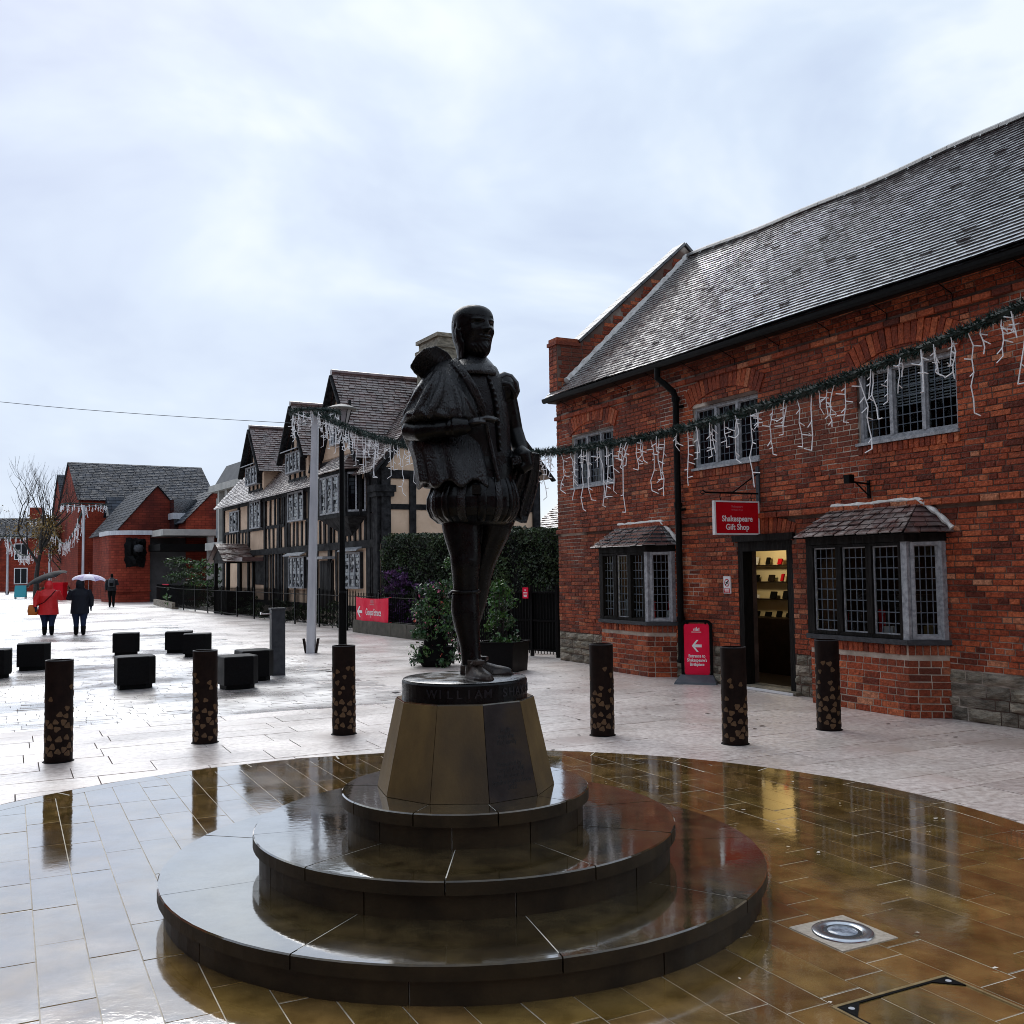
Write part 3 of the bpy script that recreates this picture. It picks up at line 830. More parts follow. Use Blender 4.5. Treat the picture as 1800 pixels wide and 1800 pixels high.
mb.quad((X0, DEPTH, 0), (X1, DEPTH, 0), (X1, DEPTH, 4.95), (X0, DEPTH, 4.95))
mb.poly([(X1, 0, 4.95), (X1, DEPTH, 4.95), (X1, YR, 7.6)])
wall = mb.build('wall', MT['mortar'], shop)
# inner lining so that no daylight leaks into the rooms
mb = MB()
mb.box(X0 + .02, X1 - .02, .33, DEPTH - .02, 2.42, 2.52)
mb.build('upper_floor', MT['shopwood'], wall)
mb = MB(); mb.box(X0 + .02, X1 - .02, .33, DEPTH - .02, -0.01, 0.03); mb.build('shop_floor', MT['shopwood'], wall)
mb = MB(); mb.box(X0 + .02, X1 - .02, 2.6, 2.66, 2.52, 4.9); mb.build('upper_partition', MT['black'], wall)

# bricks: (x0,x1,z0,z1,proud) on the front face
def brick_rows(x0, x1, z0, z1, skip, CZ=CZ, first=0):
    out = []
    r = first
    z = z0
    while z + CZ * .6 < z1:
        h = min(CZ, z1 - z)
        x = x0 - (0.0 if r % 2 else 0.115) - random.uniform(0, .03)
        hd = r % 4 == 3
        while x < x1:
            l = (0.118 if hd or random.random() < .22 else 0.235) * random.uniform(.95, 1.05)
            a, b = max(x, x0), min(x + l - .011, x1)
            x += l
            if b - a < .015: continue
            segs = [(a, b)]
            for o in skip:
                if z + h - .01 > o[2] and z < o[3]:
                    ns = []
                    for s in segs:
                        if s[1] <= o[0] or s[0] >= o[1]: ns.append(s)
                        else:
                            if s[0] < o[0] - .012: ns.append((s[0], o[0]))
                            if s[1] > o[1] + .012: ns.append((o[1], s[1]))
                    segs = ns
            for s in segs:
                out.append((s[0], s[1], z + random.uniform(0, .004), z + h - .009 + random.uniform(-.002, .003)))
        z += h
        r += 1
    return out
def brick_mesh(m, a, b, c, d, out, T=None):
    j = .0025
    p = [(a, 0.02, c), (b, .02, c), (b, .02, d), (a, .02, d)]
    e = .004
    q = [(a + e + random.uniform(0, j), -out + random.uniform(-j, j), c + e), (b - e - random.uniform(0, j), -out + random.uniform(-j, j), c + e), (b - e, -out + random.uniform(-j, j), d - e + random.uniform(-j, 0)), (a + e, -out + random.uniform(-j, j), d - e)]
    mid = [(a, -out + .006, c), (b, -out + .006, c), (b, -out + .006, d), (a, -out + .006, d)]
    m.add(p + mid + q, [(8, 9, 10, 11)] + [(k, (k + 1) % 4, 4 + (k + 1) % 4, 4 + k) for k in range(4)] + [(4 + k, 4 + (k + 1) % 4, 8 + (k + 1) % 4, 8 + k) for k in range(4)])
STONE_TOP = 0.53
skip = list(OPEN) + [(b['l'] + .02, b['r'] - .02, 0, 2.0) for b in BAYS]
skip += [(DOOR[0] - .08, DOOR[1] + .08, DOOR[3] - .04, SL1 - .02)]
skip += [(X0 - 1, X1, SL1 - .035, SL1 + .035), (X0 - 1, X1, SL2 - .035, SL2 + .035)]
BR = brick_rows(X0, 10.6, STONE_TOP, 4.93, skip)
camL = Vector((0, 0, 1.65)) - Vector((0.98666, 18.05054, 0))
CAMS = Vector((camL.dot(U), camL.dot(NV), 1.65))
items = [(a, b, c, d, random.uniform(.004, .013)) for a, b, c, d in BR]
def apx(i):
    return (Vector(((i[0] + i[1]) / 2, 0, (i[2] + i[3]) / 2)) - CAMS).length - (i[1] - i[0]) * 8
vis = [i for i in items if 0.1 < i[0] < 9.0]
vis.sort(key=apx)
single = set(id(i) for i in vis[:300])
rest = MB()
for i in items:
    if id(i) in single:
        m = MB(); brick_mesh(m, *i); m.build('brick', MT['brick'], wall)
    else:
        brick_mesh(rest, *i)
# arches, sill courses, string courses
def arch(x0, x1, zs, rise, ring, n):
    w = x1 - x0
    R = (w * w / 4 + rise * rise) / (2 * rise)
    cz = zs + rise - R
    h = math.asin(w / 2 / R)
    for k in range(n):
        a0, a1 = -h + 2 * h * k / n, -h + 2 * h * (k + 1) / n
        g = .004 / R
        rr = R + ring * random.uniform(.93, 1.0)
        o = random.uniform(.019, .026)
        pt = [(R, a0 + g), (R, a1 - g), (rr, a1 - g * 2), (rr, a0 + g * 2)]
        q = [((x0 + x1) / 2 + r * math.sin(a), cz + r * math.cos(a)) for r, a in pt]
        rest.add([(x, .02, z) for x, z in q] + [(x, -o, z) for x, z in q], [(4, 5, 6, 7)] + [(t, (t + 1) % 4, 4 + (t + 1) % 4, 4 + t) for t in range(4)])
    return R, cz, h
for w in WIN:
    R, cz, h = arch(w[0] - .05, w[1] + .05, w[3] + .0, .20, .27, 19)
    x = w[0]
    while x < w[1] - .02:
        brick_mesh(rest, x, x + .066, w[2] - .14, w[2] - .036, random.uniform(.017, .021)); x += .075
arch(DOOR[0] - .03, DOOR[1] + .03, DOOR[3] - .04, .10, .24, 15)
for zz in (SL1, SL2):
    x = X0
    while x < 10.6:
        brick_mesh(rest, x, x + .225, zz - .034, zz + .034, .055 + random.uniform(-.004, .004)); x += .236
# bricks inside door reveal ends and left corner return
rest.build('brick', MT['brick'], wall, kind='stuff')
# a corner of gable side bricks seen only edge-on
# rubble stone footing
random.seed(5)
ston = []
z = 0.0
for hh in (.15, .11, .14, .13):
    x = X0
    while x < 10.6:
        l = random.uniform(.14, .55)
        ston.append((x, min(x + l - .012, 10.6), z, z + hh - .012)); x += l
    z += hh
sk = [(DOOR[0], DOOR[1], 0, 2)] + [(b['l'] + .02, b['r'] - .02, 0, 2.0) for b in BAYS]
for a, b, c, d in ston:
    segs = [(a, b)]
    for o in sk:
        ns = []
        for s in segs:
            if s[1] <= o[0] or s[0] >= o[1]: ns.append(s)
            else:
                if s[0] < o[0] - .03: ns.append((s[0], o[0]))
                if s[1] > o[1] + .03: ns.append((o[1], s[1]))
        segs = ns
    for s in segs:
        m = MB()
        nx = max(3, int((s[1] - s[0]) / .09)); nz = 3
        o = random.uniform(.02, .05)
        rr = []
        for iz in range(nz + 1):
            rr.append([(s[0] + (s[1] - s[0]) * ix / nx, -o + random.uniform(-.016, .014) if 0 < ix < nx and 0 < iz < nz else -.004, c + (d - c) * iz / nz + (random.uniform(-.008, .008) if 0 < ix < nx else 0)) for ix in range(nx + 1)])
        m.loft(rr, False, False)
        st = m.build('stone', MT['stone'], wall)

# roof ---------------------------------------------------------------------------------
EZ, EY = 4.80, -0.22
def ridge_z(x):
    return 7.80 - 0.30 * (1 - math.exp(-max(0, x) / 4.0)) + 0.010 * math.sin(x * .9 + .5) + .012 * math.sin(x * 2.3)
def roof_pt(x, t):      # t 0 at the eave, 1 at the ridge
    rz = ridge_z(x)
    sag = -.03 * math.sin(PI * t) + .012 * math.sin(x * 1.3 + t * 4)
    return Vector((x, EY + (YR - EY) * t, EZ + (rz - EZ) * t + sag))
mb = MB()
nx = 40
for side in (0, 1):
    rr = []
    for t in (0, .25, .5, .75, 1):
        rr.append([])
        for i in range(nx + 1):
            p = roof_pt(X0 + .02 + (X1 - X0 - .02) * i / nx, t) - Vector((0, 0, .03))
            if side: p.y = 2 * YR - p.y
            rr[-1].append(p)
    mb.loft(rr, False, False)
roof = mb.build('roof', MT['tile'], shop)
mb = MB()
mb.box(X0 + .02, X1, EY + .02, EY + .05, EZ - .10, EZ - .02)
mb.box(X0, X1, EY + .05, .0, EZ - .10, EZ - .07)
mb.build('eaves_board', MT['shopwood'], roof)
tl = []
NR = 44
random.seed(9)
for r in range(NR):
    t0 = r / NR
    x = X0 - .02 - (0.083 if r % 2 else 0)
    while x < 12.2:
        tl.append((max(x, X0 - .06 if r < 3 else X0 + .14), t0)); x += .166
def tile_mesh(m, x, t0):
    t1 = t0 + 1.55 / NR
    a, b = x + .003, x + .163
    lift = random.uniform(.021, .024) + (.008 if random.random() < .015 else 0); tw = random.uniform(-.001, .001)
    off = random.uniform(-.006, .006) / 4
    t0 += off * .3
    P = [roof_pt(a, t0), roof_pt(b, t0), roof_pt(b, min(t1, 1)), roof_pt(a, min(t1, 1))]
    up = Vector((0, -.72, .69))
    T = [P[0] + up * (lift + tw), P[1] + up * (lift - tw), P[2] + up * .003, P[3] + up * .003]
    Bq = [P[0] + up * (lift + tw - .020), P[1] + up * (lift - tw - .020)]
    m.add(T + Bq + [P[3] - up * .01, P[2] - up * .01], [(0, 1, 2, 3), (4, 5, 1, 0), (4, 0, 3, 6), (1, 5, 7, 2)])
def tdist(i):
    p = roof_pt(i[0], i[1]); return (p - CAMS).length
vt = sorted([i for i in tl if i[0] < 8.8], key=tdist)
ones = set(id(i) for i in vt[:300])
rest = MB()
for i in tl:
    if id(i) in ones:
        m = MB(); tile_mesh(m, *i); m.build('roof_tile', MT['tile'], roof)
    else:
        tile_mesh(rest, *i)
rest.build('roof_tile', MT['tile'], roof, kind='stuff')
x = X0 + .15
while x < 12.2:
    l = .42
    m = MB()
    rr = []
    for xx in (x, x + l - .01):
        z = ridge_z(xx)
        rr.append([(xx, YR + .13 * math.cos(a), z - .05 + .10 * math.sin(a)) for a in [PI * k / 6 for k in range(7)]])
    m.loft(rr, False, False)
    m.build('ridge_tile', MT['tile_dull'], roof)
    x += l
# raised gable parapet at the far end: brick slope, kneeler and coping
mb = MB()
pts = [(0, -.13, 4.90), (0, -.13, 5.80), (0, .33, 5.80), (0, 2.80, 7.98), (0, 5.60, 5.62), (0, 5.60, 4.9)]
mb.extrude([(X0 - .02, y, z) for _, y, z in pts], (.30, 0, 0))
gable = mb.build('gable_parapet', MT['mortar'], shop, fix=True)
random.seed(31)
rest = MB()
Tg = lambda a, y, z: (X0 + .28 - y, a, z)           # bricks on the face towards us
z = 4.92
while z < 7.9:
    a = -.12 + random.uniform(0, .1)
    while a < 2.85:
        b = a + .22
        top = 5.80 if a < .3 else 5.80 + (a - .33) * (2.18 / 2.47)
        if z + .07 < top and b < 2.85:
            rest.T = Tg; brick_mesh(rest, a, b, z, z + .068, .008)
        a += .232
    z += .08
rest.T = lambda a, y, z: (a, -.13 + y, z)
z = 4.92
while z < 5.75:
    brick_mesh(rest, X0 - .015, X0 + .13, z, z + .068, .008); brick_mesh(rest, X0 + .14, X0 + .275, z, z + .068, .008); z += .08
rest.build('brick', MT['brick'], gable, kind='stuff')
for k in range(2):
    mb = MB(); e = (.03, .005)[k]; mb.box(X0 - .02 - e, X0 + .28 + e, -.13 - e, .33 + e, 5.76 + k * .07, 5.826 + k * .07); mb.build('kneeler_course', MT['brick'], gable)
n = 14
for k in range(n):
    t0, t1 = k / n + .002, (k + 1) / n - .002
    p0, p1 = Vector((X0 + .13, .33 + 2.47 * t0, 5.86 + 2.18 * t0)), Vector((X0 + .13, .33 + 2.47 * t1, 5.86 + 2.18 * t1))
    mb = MB(); mb.beam(p0, p1, .38, .05, (0, -.66, .75)); mb.build('coping_tile', MT['tile_dull'], gable)
for k in range(n):
    t0, t1 = k / n + .002, (k + 1) / n - .002
    p0, p1 = Vector((X0 + .13, 2.80 + 2.8 * t0, 8.04 - 2.4 * t0)), Vector((X0 + .13, 2.80 + 2.8 * t1, 8.04 - 2.4 * t1))
    mb = MB(); mb.beam(p0, p1, .38, .05, (0, .66, .75)); mb.build('coping_tile', MT['tile_dull'], gable)
# lime fillet where tiles meet the parapet
mb = MB()
random.seed(2)
pp, rr = [], []
for k in range(50):
    t = k / 49
    p = roof_pt(X0 + .33, .08 + t * .90) + Vector((random.uniform(-.012, .012), 0, .05))
    pp.append(p); rr.append(.055 * random.uniform(.75, 1.2))
mb.tube(pp, rr, 6); mb.build('lime_fillet', MT['lime'], roof)
# gutter with brackets, downpipe
mb = MB()
prof = [(-.05, .04), (-.046, .0), (-.026, -.032), (0.0, -.04), (.026, -.032), (.046, 0), (.05, .04), (.042, .04), (0, -.022), (-.042, .04)]
mb.loft([[(x, EY - .06 + p[0], EZ - .075 + p[1] - .006 * x) for p in prof] for x in (X0 + .03, 4.2, 9, X1)], True)
gut = mb.build('gutter', MT['gutter'], shop, fix=True)
for k in range(14):
    mb = MB(); x = .3 + k * .9
    mb.tube([(x, EY - .06, EZ - .14), (x, -.02, EZ - .25), (x, -.01, EZ - .42)], .006, 5); mb.build('gutter_bracket', MT['iron'], gut)
mb = MB()
dx = 3.50
mb.tube([(dx - .18, EY - .06, 4.68), (dx - .18, EY - .06, 4.52), (dx - .10, -.20, 4.42), (dx - .02, -.11, 4.30), (dx, -.085, 4.2), (dx, -.085, 2.5), (dx, -.085, .35), (dx, -.12, .24)], .048, 12)
for z in (4.15, 2.55, .85): mb.lathe([(.062, z), (.062, z + .07)], 12, dx, -.085)
mb.build('downpipe', MT['gutter'], shop, smooth=False)
for z in (4.05, 2.5, .8):
    mb = MB(); mb.box(dx - .10, dx + .10, -.045, -.012, z, z + .035); mb.build('pipe_clip', MT['gutter'], shop)

# leaded windows ------------------------------------------------------------------------
def leaded(parent, T, x0, x1, z0, z1, nl, cols, rws, fw, mw, fm, gm, name='window', sill=True, lead=MT['lead'], split=None, tilt=.02):
    """T maps (along, depth inwards, height)"""
    m = MB(T)
    m.box(x0, x0 + fw, -.02, .07, z0, z1); m.box(x1 - fw, x1, -.02, .07, z0, z1)
    m.box(x0 + fw, x1 - fw, -.018, .068, z0, z0 + fw * 1.2); m.box(x0 + fw, x1 - fw, -.018, .068, z1 - fw, z1)
    lw = (x1 - x0 - 2 * fw - (nl - 1) * mw) / nl
    xs = []
    for k in range(nl):
        a = x0 + fw + k * (lw + mw); xs.append((a, a + lw))
        if k: m.box(a - mw, a, -.025, .065, z0 + fw * 1.2, z1 - fw)
    win = m.build(name, fm, parent)
    if sill:
        m = MB(T); m.box(x0 - .02, x1 + .02, -.10, .0, z0 - .032, z0 + .002); m.build('sill', fm, win)
    for a, b in xs:
        zb, zt = z0 + fw * 1.2, z1 - fw
        l = MB(T)
        cs, rs = (b - a) / cols, (zt - zb) / rws
        for c in range(1, cols): l.box(a + c * cs - .0055, a + c * cs + .0055, .018, .030, zb, zt)
        for r in range(1, rws): l.box(a, b, .0185, .0295, zb + r * rs - .0055, zb + r * rs + .0055)
        l.build('leading', lead, win)
        cm = MB(T)
        e = .014
        cm.box(a, a + e, .008, .034, zb, zt); cm.box(b - e, b, .008, .034, zb, zt); cm.box(a + e, b - e, .009, .033, zb, zb + e); cm.box(a + e, b - e, .009, .033, zt - e, zt)
        cm.build('casement', fm if random.random() < .5 else MT['frame_grey'], win)
        for c in range(cols):
            for r in range(rws):
                p = MB(T); u, v = random.gauss(0, tilt), random.gauss(0, tilt)
                xa, xb, za, zz = a + c * cs, a + (c + 1) * cs, zb + r * rs, zb + (r + 1) * rs
                p.quad((xa, .024 - u * cs - v * rs, za), (xb, .024 + u * cs - v * rs, za), (xb, .024 + u * cs + v * rs, zz), (xa, .024 - u * cs + v * rs, zz))
                p.build('pane', gm, win)
    return win
random.seed(8)
ident = lambda a, d, z: (a, d, z)
wl_ = []
for k, w in enumerate(WIN):
    Tw = lambda a, d, z: (a, d + .06, z)
    win = leaded(shop, Tw, w[0], w[1], w[2], w[3], 3, 4, 7, .045, .05, MT['frame_grey'], MT['glass_dark'] if k < 2 else MT['glass'])
    wl_.append(win)
    if k == 2:
        for j in range(14):
            m = MB(); z = 3.93 - j * .034; m.box(w[0] + .05, w[1] - .05, .20, .225, z - .004, z + .010); m.build('blind_slat', pm('grey_blind', (.42, .45, .47), rough=.6) if j == 0 else bpy.data.materials['grey_blind'], win)
# bay windows ---------------------------------------------------------------------------
def seg_T(p, q):
    p, q = Vector((p[0], p[1], 0)), Vector((q[0], q[1], 0))
    d = (q - p).normalized(); inn = Vector((-d.y, d.x, 0))
    return (lambda a, y, z: (p + d * a + inn * y + Vector((0, 0, z)))), (q - p).length
def roof_face(m_list, quad_pts, nrows, tw, mat, parent, name='bay_tile'):
    """tiles on a planar face given bottom-left, bottom-right, top-right, top-left"""
    A, B, C, D = [Vector(p) for p in quad_pts]
    nrm = (B - A).cross(D - A).normalized()
    for r in range(nrows):
        t0, t1 = r / nrows, min(1, (r + 1.35) / nrows)
        l0, r0, l1, r1 = A.lerp(D, t0), B.lerp(C, t0), A.lerp(D, t1), B.lerp(C, t1)
        n = max(1, round((r0 - l0).length / tw))
        sh = (.5 if r % 2 else 0)
        ks = [0.0] + [(k + sh) / n for k in range(0 if sh else 1, n) if 0 < (k + sh) / n < 1] + [1.0]
        for k in range(len(ks) - 1):
            a, b = ks[k] + .006, ks[k + 1] - .006
            lift = random.uniform(.022, .032)
            P = [l0.lerp(r0, a) + nrm * lift, l0.lerp(r0, b) + nrm * (lift + random.uniform(-.005, .005)), l1.lerp(r1, b) + nrm * .006, l1.lerp(r1, a) + nrm * .006]
            Q = [p - nrm * .014 for p in P]
            m = MB(); m.add(P + Q, BOXF and [(0, 1, 2, 3), (4, 5, 1, 0), (5, 6, 2, 1), (7, 4, 0, 3)])
            m.build(name, mat, parent)
for bi, b in enumerate(BAYS):
    bay = MB()
    foot = [(b['l'], 0), (b['fl'], -b['d']), (b['fr'], -b['d']), (b['r'], 0)]
    bay.prism([(x, y) for x, y in foot] + [(b['r'], .02), (b['l'], .02)], 0, .78)
    bay = bay.build('bay_window', MT['mortar_pale'], shop, fix=True)
    bay['label'] = ('smaller' if bi == 0 else 'larger') + ' bay window with tiled hood'
    # bricks of the dwarf wall
    for (p, q) in ((foot[0], foot[1]), (foot[1], foot[2]), (foot[2], foot[3])):
        T, Ln = seg_T(p, q)
        for (a, c, z0, z1) in brick_rows(0.0, Ln, 0.0, .665, [], .0775):
            m = MB(T); brick_mesh(m, a, c, z0, z1, random.uniform(.005, .011)); m.build('brick', MT['brick'], bay)
        x = 0
        while x < Ln - .02:
            m = MB(T); brick_mesh(m, x, min(x + .066, Ln), .672, .775, random.uniform(.012, .018)); m.build('brick', MT['brick'], bay); x += .076
    # timber sill, corner posts, head
    def ring_(e): return [(b['l'] - e, 0), (b['fl'] - e * .6, -b['d'] - e), (b['fr'] + e * .6, -b['d'] - e), (b['r'] + e, 0)]
    m = MB(); m.prism(ring_(.05), .78, .835); m.build('sill', MT['frame_dark'], bay, fix=True)
    m = MB(); m.prism(ring_(.03), 1.90, 1.985); m.build('head_beam', MT['oak'], bay, fix=True)
    m = MB(); m.prism(ring_(-.02), 1.985, 2.0); m.build('soffit', MT['black'], bay, fix=True)
    for (x, y), mm in ((foot[0], 'oak'), (foot[1], 'oak'), (foot[2], 'frame_grey'), (foot[3], 'frame_grey')):
        m = MB(); s = .045
        cx = x + (.04 if x < (b['l'] + b['r']) / 2 else -.04) * (1 if y == 0 else .3)
        m.box(cx - s, cx + s, y - .015 if y else -.075, y + .075 if y else -.005, .835, 1.90); m.build('corner_post', MT[mm], bay)
    T, Ln = seg_T(foot[1], foot[2])
    leaded(bay, T, .05, Ln - .05, .84, 1.895, 3, 4, 8, .035, .085, MT['oak'], MT['glass'], sill=False, name='front_light')
    T, Ln = seg_T(foot[2], foot[3])
    leaded(bay, T, .05, Ln - .05, .84, 1.895, 1, 4, 8, .035, .06, MT['frame_grey'], MT['glass'], sill=False, name='side_light')
    T, Ln = seg_T(foot[0], foot[1])
    leaded(bay, T, .05, Ln - .05, .84, 1.895, 1, 4, 8, .035, .06, MT['oak'], MT['glass'], sill=False, name='side_light')
    # hipped hood
    e = .13
    E0 = [Vector((b['l'] - .10, 0, 1.985)), Vector((b['fl'] - e * .8, -b['d'] - e, 1.985)), Vector((b['fr'] + e * .8, -b['d'] - e, 1.985)), Vector((b['r'] + .12, 0, 1.985))]
    TL, TR = Vector((b['l'] + .36, -.005, 2.33)), Vector((b['r'] - .33, -.005, 2.335))
    m = MB(); m.add([*E0, TL, TR], [(0, 1, 4), (1, 2, 5, 4), (2, 3, 5), (3, 0, 4, 5), (0, 3, 2, 1)]); hood = m.build('hood', MT['black'], bay)
    mt = MT['tile'] if bi == 0 else MT['tile_red']
    roof_face(None, [E0[1], E0[2], TR, TL], 6, .165, mt, hood)
    roof_face(None, [E0[2], E0[3], TR, TR + Vector((-.001, 0, 0))], 6, .165, mt, hood)
    roof_face(None, [E0[0], E0[1], TL + Vector((.001, 0, 0)), TL], 6, .165, mt, hood)
    m = MB(); pts = []
    for s in range(13): pts.append(TL.lerp(TR, s / 12) + Vector((0, -.02, .035 + random.uniform(-.006, .006))))
    for s in range(1, 10): pts.append(TR.lerp(E0[3] + Vector((-.04, 0, .02)), s / 9) + Vector((.03, -.02, .03 * math.sin(PI * s / 10) + .02)))
    m.tube(pts, [.03 + .008 * math.sin(k * 2.1) for k in range(len(pts))], 6); m.build('lime_fillet', MT['lime'], hood)
# doorway -------------------------------------------------------------------------------
door = MB()
door.box(DOOR[0], DOOR[0] + .10, .0, .16, 0, 2.0); door.box(DOOR[1] - .10, DOOR[1], .0, .16, 0, 2.0); door.box(DOOR[0] + .10, DOOR[1] - .10, .001, .159, 1.86, 2.0)
door.box(DOOR[0] - .06, DOOR[1] + .06, -.06, .04, 1.995, 2.085)
door = door.build('door_frame', MT['oak'], shop)
m = MB(); m.box(DOOR[0] - .1, DOOR[1] + .1, -.10, .30, .0, .045); m.build('door_step', MT['stone'], door)
m = MB(); m.box(DOOR[0] + .0, DOOR[1] + .05, -.115, -.101, .004, .036); m.build('white_step_edge', MT['white'], door)
# lit shop room with shelves seen through the door
room = MB()
room.quad((2.6, 1.75, .03), (5.95, 1.75, .03), (5.95, 1.75, 2.42), (2.6, 1.75, 2.42))
room = room.build('lit_room', MT['cream'], shop)
m = MB(); m.quad((1.0, .33, 2.40), (8.9, .33, 2.40), (8.9, 1.75, 2.40), (1.0, 1.75, 2.40)); m.build('room_ceiling', MT['cream'], room)
m = MB(); m.box(1.2, 3.25, .95, .99, .03, 2.4); m.box(6.1, 8.4, .95, .99, .03, 1.62); m.box(6.1, 8.4, 1.7, 1.76, .03, 2.4); m.box(5.96, 6.02, .4, 1.75, .03, 2.4); m.build('blackout_panel', MT['shopwood'], room)  # dark partitions added to keep the bay windows dark inside
m = MB(); m.box(3.0, 5.6, 1.30, 1.75, .03, .86); m.build('shop_counter', MT['shopwood'], room)
for z in (1.13, 1.40, 1.66):
    m = MB(); m.box(3.0, 5.6, 1.6, 1.74, z, z + .014); m.build('shelf', MT['shopwood'], room)
for x in (3.98, 4.42):
    m = MB(); m.box(x, x + .06, 1.56, 1.6, .86, 2.0); m.build('shelf_post', MT['black'], room)
random.seed(77)
for z in (.865, 1.146, 1.416, 1.676):
    x = 3.1
    while x < 5.5:
        w_, h_ = random.uniform(.05, .14), random.uniform(.05, .13)
        m = MB(); m.obox((x + w_ / 2, 1.66, z + h_ / 2), (1, 0, 0), (0, .95, -.3), (0, .3, .95), w_ / 2, .012, h_ / 2)
        m.build('shelf_item', random.choice([MT['black'], MT['shopwood'], MT['sign_red'], MT['white']] if z > .9 else [MT['black']]), room)
        x += w_ + random.uniform(.10, .30)
for b in BAYS:
    x = b['l'] + .2
    while x < b['r'] - .2:
        w_, h_ = random.uniform(.06, .16), random.uniform(.08, .32)
        m = MB(); m.box(x, x + w_, .02 + random.uniform(0, .2), .24, .84, .84 + h_); m.build('display_item', random.choice([MT['sign_red'], MT['black'], MT['white'], MT['shopwood'], MT['ochre'], MT['black']]), room)
        x += w_ + random.uniform(.02, .12)
    m = MB(); m.box(b['l'] + .1, b['r'] - .1, .33, .42, 1.28, 1.30); m.build('shelf', MT['shopwood'], room)
for (x, y) in ((4.55, .9), (4.80, .7), (2.2, .5), (7.2, .6), (7.6, .8)):
    m = MB(); m.lathe([(.03, 2.33), (.035, 2.36), (.02, 2.40)], 10, x, y); m.build('spot_lamp', MT['bulb'], room)
    if x < 5:
        pass
for k, (x, y, e) in enumerate(((3.75, .95, 16.0), (2.2, .7, 2.5), (7.3, .7, 6.0))):
    ld = bpy.data.lights.new('shop_lamp', 'POINT'); ld.energy = e; ld.color = (1.0, .84, .56); ld.shadow_soft_size = .08
    lo = bpy.data.objects.new('shop_lamp', ld); COL.objects.link(lo); lo.parent = shop; lo.location = (x, y, 1.95 if k == 0 else 2.25)

# hanging sign --------------------------------------------------------------------------
hs = empty('hanging_sign', shop.matrix_basis @ Vector((5.22, 0, 0)), ANG)
tag(hs, 'red hanging shop sign with white lettering on an iron bracket above the doorway', 'sign')
mb = MB(); mb.box(-.018, .018, -.76, -.05, 2.095, 2.505); mb.build('board', MT['sign_red'], hs)
mb = MB()
mb.box(-.024, .024, -.785, -.76, 2.075, 2.525); mb.box(-.024, .024, -.05, -.03, 2.075, 2.525); mb.box(-.023, .023, -.76, -.05, 2.075, 2.095); mb.box(-.023, .023, -.76, -.05, 2.505, 2.525)
mb.build('white_frame', MT['white'], hs)
for sgn in (1, -1):
    xd = (0, sgn, 0)
    for s, z, sz in (('Shakespeare', 2.285, .108), ('Gift Shop', 2.175, .108)):
        add_text(s, sz, MT['sign_text'], hs, (sgn * .0195, -.405, z), xd, (0, 0, 1), 'lettering', .001, .0022, .95)
    for s, z, sz in (('Shakespeare', 2.448, .040), ('Birthplace Trust', 2.405, .030)):
        add_text(s, sz, MT['sign_pink'], hs, (sgn * .0195, -.405, z), xd, (0, 0, 1), 'small_lettering', .001, .0, .95)
mb = MB(); mb.box(-.03, .03, -.035, -.012, 2.52, 3.0); mb.build('wall_plate', MT['steel_dark'], hs)
mb = MB(); mb.tube([(0, -.03, 2.63), (0, -.9, 2.63)], .012, 8); mb.tube([(0, -.03, 2.9), (0, -.45, 2.64)], .009, 8); mb.tube([(0, -.9, 2.63), (0, -.95, 2.655), (0, -1.0, 2.63), (0, -.95, 2.605), (0, -.9, 2.63)], .008, 6); mb.build('bracket_arm', MT['iron'], hs)
for y in (-.66, -.14):
    mb = MB(); mb.tube([(0, y, 2.63), (0, y - .012, 2.58), (0, y, 2.525)], .006, 6); mb.build('hanger', MT['iron'], hs)
# small bracket lamp over the larger bay
bl = empty('wall_bracket', shop.matrix_basis @ Vector((7.15, 0, 0)), ANG)
tag(bl, 'small black iron floodlight bracket above the larger bay window', 'bracket')
mb = MB(); mb.box(-.02, .02, -.03, -.012, 2.43, 2.64); mb.build('wall_plate', MT['iron'], bl)
mb = MB(); mb.tube([(0, -.02, 2.60), (0, -.30, 2.62)], .012, 6); mb.tube([(0, -.02, 2.46), (0, -.22, 2.61)], .009, 6); mb.build('arm', MT['iron'], bl)
mb = MB(); mb.box(-.045, .045, -.37, -.29, 2.60, 2.70); mb.build('lamp_head', MT['iron'], bl)
# no smoking plate
ns = empty('no_smoking_sign', shop.matrix_basis @ Vector((4.52, -.022, 0)), ANG)
tag(ns, 'small white no smoking plate on the brick beside the shop door', 'sign')
mb = MB(); mb.box(-.075, .075, -.006, .012, 1.28, 1.52); mb.build('plate', MT['white'], ns)
mb = MB()
rr = [[(r * math.cos(2 * PI * k / 24), -.0075, 1.43 + r * math.sin(2 * PI * k / 24)) for k in range(24)] for r in (.042, .054)]
mb.loft(rr, False); mb.build('ring', MT['sign_red'], ns, fix=True)
mb = MB(); mb.obox((0, -.0085, 1.43), (.7, 0, .7), (0, 1, 0), (-.7, 0, .7), .045, .001, .006); mb.obox((0, -.0075, 1.43), (.9, 0, -.3), (0, 1, 0), (.3, 0, .9), .03, .001, .006); mb.build('cigarette_mark', MT['black'], ns)
mb = MB(); mb.box(-.065, .065, -.0075, -.006, 1.29, 1.35); mb.build('red_strip', MT['sign_red'], ns)
mb = MB()
for z in (1.335, 1.318, 1.302): mb.box(-.052 + .01 * (z < 1.31), .05, -.0082, -.0075, z - .004, z + .004)
mb.build('small_print', MT['sign_text'], ns)

